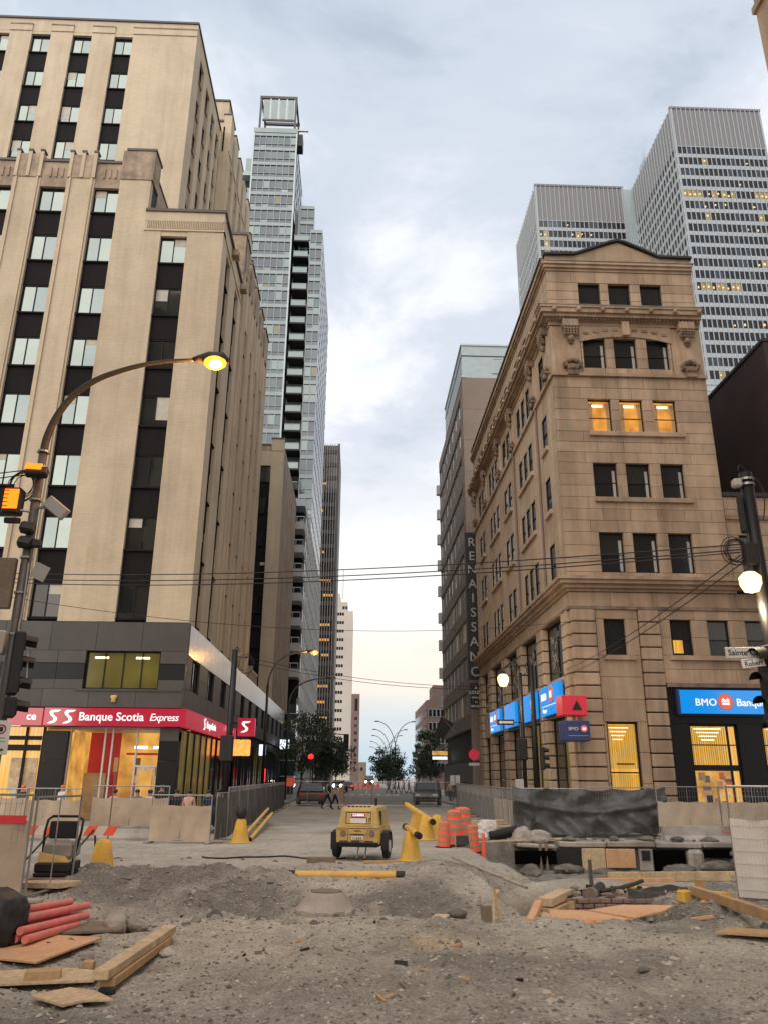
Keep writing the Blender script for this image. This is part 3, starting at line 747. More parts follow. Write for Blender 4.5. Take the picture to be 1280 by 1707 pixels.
# ------------------------------------------------------------------ right: sandstone corner building
def stone_building():
    t = thing('stone_building', 'ornate sandstone corner building with pediment and rusticated base, right of the street', 'building', (9.95, 36, 0), world=True)
    rnd = random.Random(5)
    F = ('F', 36.0); S = ('L', 9.95)
    YE = 64.0; XE = 18.05
    MB().box(10.3, 17.7, 36.35, YE, 0, 29.0).build('wall', 'joint', t)
    MB().box(17.75, 30, 36.4, 60, 0, 15.5).build('wall', 'joint', t)
    xs = [(11.67, 12.87), (13.33, 14.53), (15.09, 16.27)]
    H = []
    rows = [(26.1, 27.73), (22.5, 24.3), (18.82, 20.68), (15.25, 17.1), (11.42, 13.43)]
    for z0, z1 in rows:
        for a0, a1 in xs: H.append((a0, a1, z0, z1))
    # upper walls in courses
    ashlar(t, F, 9.95, XE, 26.0, 28.45, H, .6, 1.3, 'sandstone', .33, name='ashlar_block')
    ashlar(t, F, 11.55, 16.4, 22.15, 24.95, H, .6, 1.2, 'sandstone', .33, name='ashlar_block')
    ashlar(t, F, 9.95, XE, 11.15, 21.95, H, .6, 1.35, 'sandstone', .33, name='ashlar_block')
    for r, (z0, z1) in enumerate(rows):
        for k, (a0, a1) in enumerate(xs):
            gl = {2: [['lit_amber', 'lit_amber'], ['lit_amber', 'lit_amber'], ['lit_amber', 'lit_amber']][k]}.get(r, [['glass_black', 'glass_black'], ['glass_black', 'glass_dark'], ['glass_black', 'glass_black']][(k+r) % 3])
            window(t, F, a0, a1, z0, z1, .24, gl, 'sash' if r else 'plain')
            if r in (1, 3, 4):                       # pale blind drawn to one side
                fbox(MB(), F, a1-.22, a1-.08, .215, .228, z0+.1, z1-.35).build('blind', 'balcony_grey', t)
    for k, (a0, a1) in enumerate(xs): fbox(MB(), F, a0+.25, a0+.8, .2, .205, 20.3, 20.42).build('ceiling_light', 'tube_light', t)
    for a0, a1 in xs:
        for s_ in (0, 1):                               # drapes held back in the lit room
            e = a0+.09 if s_ == 0 else a1-.09; dr = 1 if s_ == 0 else -1
            d_ = MB(); fpoly(d_, F, [(e, 18.9), (e+dr*.16, 18.9), (e+dr*.13, 19.6), (e+dr*.2, 20.5), (e, 20.5)][::1 if s_ == 0 else -1], .205, .212); d_.build('drape', 'wood', t)
    for z in (18.82, 15.25):
        fbox(MB(), F, 11.6, 16.55, -.14, .3, z-.26, z-.012, 0, .02).build('sill', 'sandstone', t)
    # flat pilasters of the ornate storey, brackets and cornice
    for a0, a1 in ((9.95, 11.52), (16.43, XE)):
        fbox(MB(), F, a0, a1, 0, .33, 22.15, 24.95).build('pier', 'sandstone', t)
        c = (a0+a1)/2+(.25 if a0 < 12 else 0)
        p = fbox(MB(), F, c-.34, c+.34, -.10, -.003, 22.6, 24.2).build('pilaster', 'sandstone', t)
        for s_ in (-.27, .21): fbox(MB(), F, c+s_, c+s_+.06, -.125, -.102, 22.8, 24.1).build('fillet', 'sandstone', p)
        q = MB(); fbox(q, F, c-.42, c+.42, -.42, 0, 24.75, 25.2, 0, .04); fbox(q, F, c-.36, c+.36, -.32, 0, 24.5, 24.74, 0, .05)
        br = q.build('bracket', 'sandstone', t)
        gp = MB()
        for i in range(5):
            for j in range(3): gp.ball(fpt(F, c-.32+.16*i, -.36+.04*j, 24.62-.13*j), .10, 6)
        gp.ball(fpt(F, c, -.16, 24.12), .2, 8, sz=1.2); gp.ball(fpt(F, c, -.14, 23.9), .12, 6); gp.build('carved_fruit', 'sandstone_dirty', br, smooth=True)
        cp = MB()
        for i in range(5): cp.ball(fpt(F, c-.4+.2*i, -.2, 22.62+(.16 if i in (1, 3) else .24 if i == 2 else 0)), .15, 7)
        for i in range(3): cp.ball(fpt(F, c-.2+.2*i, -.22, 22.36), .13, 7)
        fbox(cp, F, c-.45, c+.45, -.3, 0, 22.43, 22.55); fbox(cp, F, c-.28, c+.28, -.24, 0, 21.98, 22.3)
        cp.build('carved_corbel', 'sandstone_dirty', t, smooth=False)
    fbox(MB(), F, 9.85, XE+.02, -.14, .3, 21.96, 22.14).build('sill_course', 'sandstone', t)
    # segmental arch over the three windows
    ar = MB(); N = 16; a0, a1 = 11.5, 16.45; c = (a0+a1)/2
    low = [(a0+(a1-a0)*i/N, 24.02+.36*(1-((a0+(a1-a0)*i/N-c)/(a1-a0)*2)**2)) for i in range(N+1)]
    fpoly(ar, F, low+[(a1, 24.98), (a0, 24.98)], -.06, -.002)
    arch = ar.build('arch', 'sandstone', t)
    for i in range(9):
        x = a0+.35+i*.53; zc = 24.30+.36*(1-((x-c)/(a1-a0)*2)**2)
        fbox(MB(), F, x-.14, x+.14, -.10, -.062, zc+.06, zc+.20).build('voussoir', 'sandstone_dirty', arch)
    fbox(MB(), F, c-.2, c+.2, -.3, -.063, 24.35, 25.2, 0, .03).build('keystone', 'sandstone', t)
    def cornice(z, prof, m_, ends=(9.95, XE), name='cornice', ye=YE):
        """stepped mouldings running round the corner: (height above z, projection)"""
        for k, (h0, h1, pr) in enumerate(prof):
            MB().box(ends[0]-pr, ends[1]+.02, 36-pr, 36.3, z+h0+.002, z+h1).build(name, m_, t)
            MB().box(ends[0]-pr, ends[0]+.3, 36.302, ye, z+h0+.002, z+h1).build(name, m_, t)
    cornice(25.0, [(0, .22, .06), (.22, .34, .22), (.34, .52, .42), (.52, .78, .56), (.78, .92, .62)], 'sandstone')
    MB().box(9.3, XE+.05, 35.36, 36.3, 25.925, 25.96).build('copper_flashing', 'copper_green', t)
    for k in range(40):
        fbox(MB(), F, 10.0+k*.2, 10.1+k*.2, -.34, -.2, 25.23, 25.34).build('dentil', 'sandstone_dirty', t)
    for k in range(7): MB().ball(fpt(F, 10.1+k*1.3, -.6, 25.66), .13, 8).build('boss', 'sandstone', t, smooth=True)
    for k in range(20): MB().ball(fpt(S, 36.6+k*1.38, -.6, 25.66), .13, 7).build('boss', 'sandstone', t, smooth=True)
    # top cornice and pediment
    cornice(28.45, [(0, .16, .05), (.16, .34, .16), (.34, .5, .26)], 'sandstone')
    MB().box(9.66, XE+.1, 35.7, 36.3, 28.952, 29.0).build('copper_flashing', 'copper_green', t)
    pd = MB(); fpoly(pd, F, [(9.95, 29.0), (XE, 29.0), (XE, 29.42), (16.3, 29.45), (14.1, 30.45), (11.6, 29.5), (9.95, 29.44)], 0, .33)
    pd.build('pediment', 'sandstone', t)
    ro = MB(); pts = [(9.88, 29.45), (11.6, 29.51), (12.8, 30.0), (13.7, 30.38), (14.1, 30.46), (14.5, 30.36), (15.3, 29.98), (16.3, 29.46), (XE+.1, 29.43)]
    for (p, q) in zip(pts, pts[1:]): fpoly(ro, F, [p, q, (q[0], q[1]+.13), (p[0], p[1]+.13)], -.16, .5)
    ro.build('roof_edge', 'roof_dark', t)
    MB().box(9.86, 10.3, 36.5, YE, 28.96, 29.55).build('parapet', 'sandstone_side', t); MB().box(9.78, 10.4, 36.52, YE, 29.555, 29.68).build('roof_edge', 'roof_dark', t)
    for y0, y1 in ((44.5, 46.2), (55.0, 57.0)): MB().box(11.0, 12.5, y0, y1, 29, 31.0).build('chimney', 'sandstone_side', t)
    # lower cornice and frieze
    cornice(10.45, [(0, .14, .10), (.14, .32, .26), (.32, .5, .46), (.5, .66, .56)], 'sandstone')
    MB().box(XE+.025, 30, 35.45, 36.3, 10.6, 11.1).build('cornice', 'sandstone', t)
    ashlar(t, F, 9.95, 26, 9.74, 10.44, [], .7, 2.0, 'sandstone', .33, name='ashlar_block')
    fbox(MB(), F, 9.9, 26, -.06, .3, 9.60, 9.735).build('string_course', 'sandstone_dirty', t)
    # rusticated piers of the base
    PF = [(9.95, 11.15), (13.16, 14.17)]
    PS = [(36.3, 37.35), (41.35, 42.75), (46.85, 48.3), (52.0, 53.6), (57.8, 59.3), (62.4, 64.0)]
    for a0, a1 in PF: ashlar(t, F, a0, a1, .15, 9.6, [], .60, 2.4, 'sandstone', .45, .055, name='rusticated_block', depth=-.12, b=.03)
    for a0, a1 in PS: ashlar(t, S, a0, a1, .15, 9.6, [], .60, 2.4, 'sandstone_side', .45, .055, name='rusticated_block', depth=-.12, b=.03)
    hb = [(11.54, 12.54, 7.46, 9.15), (11.28, 12.71, .5, 4.46)]
    ashlar(t, F, 11.16, 13.15, .15, 9.6, hb, 1.15, 2.2, 'sandstone', .33, name='ashlar_block')
    window(t, F, 11.54, 12.54, 7.46, 9.15, .2, ['glass_black'], 'sash'); fbox(MB(), F, 11.4, 12.9, -.12, .2, 7.24, 7.45).build('sill', 'sandstone', t)
    window(t, F, 11.28, 12.71, .5, 4.46, .22, ['lit_yellow', 'lit_yellow'], 'sash', fw=.09)
    bl = MB()
    for k in range(13): fbox(bl, F, 11.40+k*.097, 11.435+k*.097, .20, .214, 2.45, 4.34)
    for k in range(13): fbox(bl, F, 11.40+k*.097, 11.435+k*.097, .20, .214, .62, 2.2)
    bl.build('vertical_blind', 'yellow_paint', t)
    for k in range(4): fbox(MB(), F, 11.42+.05*k, 12.3-.1*k, .188, .196, 4.2-.17*k, 4.225-.17*k).build('ceiling_light', 'tube_light', t)
    fbox(MB(), F, 11.5, 11.95, .186, .195, .7, 1.6).build('furniture', 'wood', t)
    fbox(MB(), F, 11.65, 12.45, .185, .198, 2.62, 2.68).build('blind_rail', 'dark_frame', t)
    # bay above the black shop front
    hc = [(14.68, 15.69, 7.48, 9.15), (16.47, 17.48, 7.48, 9.15), (18.28, 19.3, 7.48, 9.15), (20.1, 21.1, 7.48, 9.15)]
    ashlar(t, F, 14.18, 26, 6.2, 9.6, hc, .85, 1.7, 'sandstone', .33, name='ashlar_block')
    for k, h in enumerate(hc):
        window(t, F, *h, .2, ['glass_black', 'glass_dark'] if k else ['glass_black', 'glass_black'], 'sash')
    fbox(MB(), F, 14.8, 15.25, .16, .165, 7.6, 8.25).build('lit_poster', 'lit_yellow', t)
    fbox(MB(), F, 14.5, 23, -.12, .2, 7.26, 7.47).build('sill', 'sandstone', t)
    fbox(MB(), F, 14.2, 26, -.16, .3, 6.02, 6.19).build('string_course', 'sandstone_dirty', t)
    fbox(MB(), F, 14.18, 26, .02, .3, 4.42, 6.01).build('shop_fascia', 'granite_dark', t)
    for a0, a1 in ((14.18, 15.02), (17.25, 18.35), (20.6, 21.5)): fbox(MB(), F, a0, a1, .0, .5, .1, 4.41).build('shop_pier', 'granite_dark', t)
    for a0, a1 in ((15.03, 17.24), (18.36, 20.59)):
        fbox(MB(), F, a0, a1, .05, .4, .1, .62).build('plinth', 'granite_dark', t)
        window(t, F, a0, a1, .63, 4.40, .16, ['lit_yellow', 'lit_yellow', 'lit_warm', 'lit_yellow', 'lit_yellow', 'lit_yellow'], 'shop', fw=.1, name='shop_window')
        bl = MB()
        for k in range(17): fbox(bl, F, a0+.14+k*.098, a0+.172+k*.098, .13, .144, 2.66, 4.25)
        bl.build('vertical_blind', 'yellow_paint', t)
        for k in range(4): fbox(MB(), F, a0+.25+.1*k, a0+1.5-.12*k, .120, .128, 4.18-.16*k, 4.205-.16*k).build('ceiling_light', 'tube_light', t)
        for k in range(5): fbox(MB(), F, a0+.15+k*.34, a0+.42+k*.34, .125, .132, .75, 1.0+.12*((k*7) % 4)).build('furniture', ('cl_grey', 'cl_navy', 'wood', 'cl_black', 'cl_tan')[k], t)
        bd = random.Random(int(a0*10))
        for k in range(9):
            u = a0+.2+bd.random()*1.3; zz = 1.2+bd.random()*.9; fbox(MB(), F, u, u+bd.uniform(.12, .4), .135+k*.0008, .142+k*.0008, zz, zz+bd.uniform(.1, .35)).build('poster', bd.choice(['orange_plastic', 'wood', 'cl_grey', 'cl_tan', 'plywood']), t)
    # side, upper storeys: courses are barely seen at this slant, joined
    cy = [(37.9, 39.0), (41.6, 42.55), (43.0, 43.95), (44.4, 45.35), (47.9, 49.0), (49.4, 50.5), (52.6, 53.55), (54.0, 54.95), (55.4, 56.35), (58.9, 60.0), (60.4, 61.5)]
    HS = [(a, b, z0, z1) for z0, z1 in rows for a, b in cy]
    ashlar(t, S, 36.3, YE, 26.0, 28.45, HS, .8, 1.6, 'sandstone_side', .33, asstuff=True, joint=.008)
    ashlar(t, S, 36.3, YE, 22.15, 24.95, HS, .8, 1.6, 'sandstone_side', .33, asstuff=True, joint=.008)
    ashlar(t, S, 36.3, YE, 11.15, 21.95, HS, .8, 1.6, 'sandstone_side', .33, asstuff=True, joint=.008)
    for z0, z1 in rows:
        for a, b in cy: window(t, S, a, b, z0, z1, .07, rnd.choice([['glass_black', 'glass_black'], ['glass_black', 'glass_dark'], ['glass_dark', 'glass_black']]), 'sash')
    for z in (18.82, 15.25):
        for a, b in ((37.85, 39.1), (41.5, 45.5), (47.85, 50.55), (52.5, 56.5), (58.85, 61.55)):
            fbox(MB(), S, a, b, -.14, .3, z-.26, z-.012).build('sill', 'sandstone_side', t)
    MB().box(9.81, 10.2, 36.3, YE, 21.96, 22.14).build('sill_course', 'sandstone_side', t)
    for y in (36.9, 40.3, 46.6, 51.5, 57.6, 62.6):
        p = fbox(MB(), S, y-.34, y+.34, -.12, 0, 22.3, 24.9).build('pilaster', 'sandstone_side', t)
        b_ = MB(); fbox(b_, S, y-.42, y+.42, -.42, 0, 24.7, 25.2, 0, .04)
        for i in range(4):
            for j in range(3): b_.ball(fpt(S, y-.3+.2*i, -.36+.05*j, 24.6-.14*j), .11, 6)
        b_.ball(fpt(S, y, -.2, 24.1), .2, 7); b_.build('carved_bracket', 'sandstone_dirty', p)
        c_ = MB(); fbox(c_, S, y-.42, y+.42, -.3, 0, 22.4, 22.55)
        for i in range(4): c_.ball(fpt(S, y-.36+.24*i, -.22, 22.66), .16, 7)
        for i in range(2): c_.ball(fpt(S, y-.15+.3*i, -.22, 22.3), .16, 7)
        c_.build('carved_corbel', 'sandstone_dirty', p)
    MB().cyl((9.86, 39.9, 11.2), (9.86, 39.9, 21.9), .06, n=8).build('downpipe', 'pink_brick', t)
    MB().cyl((9.86, 46.5, 11.2), (9.86, 46.5, 21.9), .05, n=8).build('downpipe', 'pink_brick', t)
    ashlar(t, S, 36.3, YE, 9.74, 10.44, [], .7, 3.0, 'sandstone_side', .33, name='ashlar_block')
    fbox(MB(), S, 36.3, YE, -.06, .3, 9.60, 9.735).build('string_course', 'sandstone_dirty', t)
    # side bays: poster windows above, shop glass below, panel between
    for k, (p, q) in enumerate(zip(PS, PS[1:])):
        a, b = p[1], q[0]
        window(t, S, a, b, 6.75, 9.55, .25, ['glass_black', 'glass_black'], 'grid2x1', name='poster_window')
        ps = MB()
        rr = random.Random(k)
        for i in range(14):
            u = a+.3+rr.random()*(b-a-.6); z = 7.0+rr.random()*2.2
            pts = [fpt(S, u+.25*math.cos(j*1.1+i)*rr.uniform(.4, 1), .232, z+.22*math.sin(j*1.1+i)) for j in range(4)]
            ps.tube(pts, .02, 4)
        ps.build('poster_pattern', 'balcony_grey', t)
        fbox(MB(), S, a, b, .05, .4, 4.9, 6.74).build('panel', 'sandstone_side', t)
        window(t, S, a, b, .5, 4.89, .3, [['lit_curtain', 'glass_dark'], ['lit_olive', 'lit_curtain'], ['glass_dark', 'glass_black'], ['glass_black', 'glass_dark'], ['glass_black', 'glass_black']][k], 'grid2x1', name='shop_window')
        fbox(MB(), S, a, b, .05, .4, .1, .49).build('plinth', 'sandstone_dirty', t)
    # low wing to the right
    ashlar(t, F, XE+.02, 26, 11.15, 15.4, [(18.6, 19.6, 11.5, 13.4), (20.4, 21.4, 11.5, 13.4)], .6, 1.4, 'sandstone', .33, name='ashlar_block', limit=60)
    for a in (18.6, 20.4): window(t, F, a, a+1.0, 11.5, 13.4, .2, ['glass_black', 'glass_dark'], 'sash')
    fbox(MB(), F, XE+.02, 26, -.08, .3, 14.2, 14.42).build('string_course', 'sandstone_dirty', t)
    fbox(MB(), F, XE+.02, 26, -.1, .6, 15.41, 15.62).build('coping', 'roof_dark', t)
    MB().box(17.9, 18.05, 36.35, 60, 15.6, 28.4).build('party_wall', 'sandstone_dirty', t)
    # ---------------- blue lit signs
    BMW = [(37.55, 41.6), (42.9, 46.8), (48.4, 51.9), (53.7, 57.7)]
    def roundel(parent, fc, a, z, r):
        disc = MB(); n = 24
        fpoly(disc, fc, [(a+r*math.cos(2*math.pi*i/n), z+r*math.sin(2*math.pi*i/n)) for i in range(n)], -.03, -.002); d = disc.build('roundel', 'sign_red_disc', parent)
        w = MB(); sc = r*.62
        fpoly(w, fc, [(a+x*sc, z+y*sc) for x, y in ((-.85, -.15), (-.85, .45), (-.5, .75), (-.15, .45), (0, .25), (.15, .45), (.5, .75), (.85, .45), (.85, -.15), (.5, .1), (.2, -.15), (-.2, -.15), (-.5, .1))], -.045, -.031)
        fpoly(w, fc, [(a+x*sc, z+y*sc) for x, y in ((-.85, -.7), (.85, -.7), (.85, -.35), (.5, -.1), (.2, -.35), (-.2, -.35), (-.5, -.1), (-.85, -.35))], -.045, -.031)
        ring = MB(); k = 28
        for i in range(k):
            t0, t1 = 2*math.pi*i/k, 2*math.pi*(i+1)/k
            fpoly(ring, fc, [(a+r*math.cos(t0), z+r*math.sin(t0)), (a+r*math.cos(t1), z+r*math.sin(t1)), (a+r*1.12*math.cos(t1), z+r*1.12*math.sin(t1)), (a+r*1.12*math.cos(t0), z+r*1.12*math.sin(t0))], -.03, -.002)
        ring.build('rim', 'cl_pink', parent); w.build('emblem', 'sign_white', d)
    for k, (a, b) in enumerate(BMW):
        lab = ['blue lit bank sign with red roundel on the side wall, nearest the corner', 'plain blue lit panel on the side wall, second from the corner',
               'plain blue lit panel on the side wall, third from the corner', 'blue lit bank sign on the side wall, farthest from the corner'][k]
        s = thing('blue_sign', lab, 'sign', (9.95, a, 5.05), group='blue signs along the side wall', world=True)
        MB().box(9.60, 9.80, a, b, 5.05, 6.45).build('sign_box', 'sign_blue', s)
        MB().box(9.805, 9.83, a-.05, b+.05, 5.0, 6.5).build('sign_back', 'dark_blue', s)
        if k in (0, 3):
            FX = ('L', 9.60)
            roundel(s, FX, a+1.6, 5.98, .38); me = text_mesh('BMO', .5, 'sign_white', .01, .001); me.transform(LEFTF); inst('lettering', me, s, rel(s, Vector((9.585, b-.35, 5.78))))
            fbox(MB(), FX, a+.5, b-.4, -.01, -.002, 5.46, 5.49).build('rule', 'sign_white', s)
            me = text_mesh('Banque', .26, 'sign_white', .01, .004); me.transform(LEFTF); inst('lettering', me, s, rel(s, Vector((9.585, b-.6, 5.18))))
    s = thing('bank_sign', 'wide blue lit bank sign with red roundel over the black shop front', 'sign', (14.6, 36, 4.85), world=True)
    MB().box(14.66, 20.2, 35.72, 35.98, 4.85, 5.88).build('sign_box', 'sign_blue', s); MB().box(14.56, 14.655, 35.74, 36.0, 4.8, 5.92).build('end_cap', 'dark_blue', s); MB().box(14.6, 20.25, 35.9, 36.01, 4.74, 4.8).build('sign_back', 'black_mat', s)
    FS = ('F', 35.72)
    sign_text(s, FS, 15.32, -.012, 5.19, 'BMO', .45, 'sign_white', .0, spacing=1.06); roundel(s, FS, 16.72, 5.37, .33); sign_text(s, FS, 17.22, -.012, 5.19, 'Banque', .46, 'sign_white', .003)
    c = thing('red_cube_sign', 'red cube sign with dark triangle mounted at the building corner', 'sign', (9.5, 35, 4.65), world=True)
    MB().bev(8.95, 10.05, 34.6, 35.7, 4.62, 5.48, .03).build('sign_box', 'red_cube', c)
    tr = MB(); fpoly(tr, ('F', 34.6), [(9.38, 4.84), (9.82, 4.84), (9.60, 5.26)], -.02, -.002); tr.build('triangle', 'black_mat', c)
    MB().cyl((9.6, 35.2, 4.62), (9.6, 36.0, 4.7), .04).build('bracket', 'black_steel', c)
    c = thing('dark_blue_sign', 'unlit navy cube sign below the red cube at the building corner', 'sign', (9.5, 35, 3.5), world=True)
    MB().bev(9.0, 10.1, 34.6, 35.7, 3.55, 4.40, .03).build('sign_box', 'dark_blue', c)
    sign_text(c, ('F', 34.6), 9.16, -.01, 3.99, 'BMO', .20, 'white_paint', .0); roundel(c, ('F', 34.6), 9.84, 4.06, .13)
    fbox(MB(), ('F', 34.6), 9.15, 10.0, -.01, -.002, 3.76, 3.78).build('rule', 'balcony_grey', c)
    MB().cyl((9.6, 35.2, 4.40), (9.6, 35.2, 4.62), .06).build('bracket', 'wood_pale', c)
    # blank dark wall behind the low wing
    d = thing('party_wall_building', 'windowless dark maroon brick wall rising behind the low wing, right edge', 'building', (22, 37, 0), world=True)
    MB().box(22.0, 40, 36.9, 62, 12, 24.9).build('wall', 'maroon_wall', d); MB().box(21.93, 40, 36.85, 62, 24.905, 25.1).build('coping', 'roof_dark', d)
stone_building()
# ------------------------------------------------------------------ towers and blocks farther off
def window_grid(root, fc, cols, rows, d, depth, pick, limit=300, name='window', cnt=None):
    """glass panes set in a frame grid; panes are parts up to the limit, the rest joined"""
    big = {}; n = 0 if cnt is None else cnt[0]
    for r, (z0, z1) in enumerate(rows):
        for c, (a0, a1) in enumerate(cols):
            g = pick(c, r)
            if g is None: continue
            if n < limit:
                w, h = round(a1-a0, 3), round(z1-z0, 3)
                me = cached(('wg', fc[0], w, h, g, depth), lambda: fbox(MB(), (fc[0], 0), 0, w, 0, depth, 0, h).mesh(name, g))
                inst(name, me, root, rel(root, fpt(fc, a0, d, z0))); n += 1
            else: fbox(big.setdefault(g, MB()), fc, a0, a1, d, d+depth, z0, z1)
    for g, mb in big.items(): stuff(mb.build('far_windows', g, root))
    if cnt is not None: cnt[0] = n
def cruciform():
    rnd = random.Random(11)
    A = 'lit_warm'; T = 'lit_amber'
    lit = {}
    def wing(name, label, x0, x1, y0, y1, zt, rows_n, zlow, ncol, nside, litset):
        t = thing(name, label, 'building', (x0, y0, 0), world=True)
        MB().box(x0+.5, x1-.5, y0+.5, y1-.5, 0, zt-.2).build('core', 'glass_grey', t)
        F = ('F', y0); S = ('L', x0); pit = 3.92
        louv = 14.0
        zr = [zt-louv-pit*(k+1)+1.2 for k in range(rows_n)]
        rows = [(z-.15, z+2.45) for z in zr]
        p = (x1-x0-1.0)/ncol
        cols = [(x0+.5+k*p+.10, x0+.5+(k+1)*p-.10) for k in range(ncol)]
        def pick(c, r):
            q = litset.get(r)
            if q and c in q: return 'lit_dim' if q[c] == A else 'glass_black'
            return 'glass_black' if rnd.random() < .8 else 'glass_grey'
        cnt = [0]
        window_grid(t, F, cols, rows, .18, .1, pick, 300, cnt=cnt)
        for r, q in litset.items():                # ceiling lights seen through the glass
            for c in q:
                a = cols[c][0]+rnd.uniform(.1, .5); z = rows[r][0]+rnd.uniform(.5, 1.4)
                fbox(MB(), F, a, a+rnd.uniform(.3, .55), .13, .175, z, z+rnd.uniform(.35, .7)).build('ceiling_light', 'office_light', t)
        # bands between storeys
        zs = [zt-louv]+zr
        for k in range(rows_n):
            top = rows[k-1][0] if k else zt-louv
            fbox(MB(), F, x0, x1, .02, .5, rows[k][1], top).build('spandrel_band', 'pvm_white', t)
        fbox(MB(), F, x0, x1, .02, .5, zlow-14, zr[-1]).build('spandrel_band', 'pvm_white', t)
        fbox(MB(), F, x0, x1, .1, .5, zt-louv, zt).build('louvre_screen', 'pvm_louver', t)
        fbox(MB(), F, x0-.1, x1+.1, -.2, .6, zt+.005, zt+.7).build('coping', 'pvm_louver', t)
        for k in range(ncol+1):
            x = x0+.5+k*p
            fbox(MB(), F, x-.09, x+.09, -.25, .09, zr[-1]-4 if k % 2 == 0 else zr[-1], zt).build('mullion', 'pvm_white', t)
        for x in (x0, x1-.5): fbox(MB(), F, x, x+.5, -.05, .019, zlow-14, zt).build('corner_post', 'pvm_white', t)
        # side face
        q = (y1-y0-1)/nside; big = MB(); bb = MB()
        for z0, z1 in rows:
            for k in range(nside): fbox(big, S, y0+.5+k*q+.16, y0+.5+(k+1)*q-.16, .2, .3, z0, z1)
        for k in range(rows_n):
            top = rows[k-1][0] if k else zt-louv
            fbox(MB(), S, y0+.52, y1, .02, .5, rows[k][1], top).build('spandrel_band', 'pvm_white', t)
        fbox(MB(), S, y0+.52, y1, .02, .5, zlow-14, zr[-1]).build('spandrel_band', 'pvm_white', t)
        stuff(big.build('far_windows', 'glass_black', t))
        fbox(MB(), S, y0+.52, y1, .1, .5, zt-louv, zt).build('louvre_screen', 'pvm_louver', t)
        for k in range(nside+1):
            y = y0+.5+k*q; fbox(MB(), S, y-.13, y+.13, -.25, .09, zr[-1], zt).build('mullion', 'pvm_white', t)
        return t
    A = 'lit_warm'; T = 'lit_amber'
    litR = {1: {5: A, 14: T}, 3: {12: T}, 4: {0: A, 1: A, 2: A, 3: A, 5: T, 6: A, 7: T, 8: A, 9: T, 10: A, 15: A, 16: A, 17: A, 18: A}, 5: {4: T, 6: T, 8: T, 14: T}, 6: {4: A, 15: A}, 7: {12: T, 14: T},
            10: {13: T, 14: A}, 12: {0: T, 1: A, 2: A, 3: T, 4: A, 5: A, 6: T, 7: A, 8: A}, 14: {17: A}, 15: {6: T, 8: T, 12: T, 14: T}, 18: {11: T, 12: A}, 19: {2: A, 8: T, 10: T}}
    litL = {0: {6: T}, 1: {0: T, 1: A, 7: T, 8: A, 9: T, 11: T}, 2: {1: A}, 3: {1: A, 7: A}}
    t = wing('high_rise', 'tall grey ribbed office high rise with some lit windows, top right', 90.8, 118.4, 180, 214, 193.3, 28, 60, 19, 17, litR)
    MB().box(95, 140, 178, 185, 0, 80).build('podium', 'pvm_white', t)
    t2 = wing('high_rise_wing', 'shorter looking grey ribbed high rise wing left of the tallest tower, behind the pediment', 57.2, 87.4, 213.5, 245, 193.0, 24, 80, 19, 15, litL)
    MB().box(87.45, 90.75, 213.8, 240, 40, 192.9).build('link_core', 'pale_metal', t2)
    MB().box(91.6, 93.2, 203, 208, 193.3, 196.5).build('roof_plant', 'pale_metal', t)
    for k in range(3): MB().cyl((91.8+k*.5, 205, 196.5), (91.8+k*.5, 205, 200+1.5*k), .07, n=5).build('antenna', 'galvanised', t)
    # pale block seen between the stone building and the dark wall
    p = thing('pale_office_block', 'pale panelled low office block below the tallest tower, beside the maroon wall', 'building', (60, 110, 0), world=True)
    MB().box(53.0, 80, 110, 130, 0, 62.0).build('wall', 'pvm_white', p); MB().box(52.9, 80, 109.9, 130, 62.01, 62.6).build('coping', 'pale_metal', p)
    for k in range(5): window(p, ('F', 110), 54+k*3.2, 56.2+k*3.2, 55.5, 58.6, -.05, ['glass_teal2', 'glass_teal2'], 'double', 'white_frame')
    for k in range(4): fbox(MB(), ('F', 110), 53, 80, -.08, -.001, 52.5+k*2.8, 52.65+k*2.8).build('panel_joint', 'pale_metal', p)
cruciform()

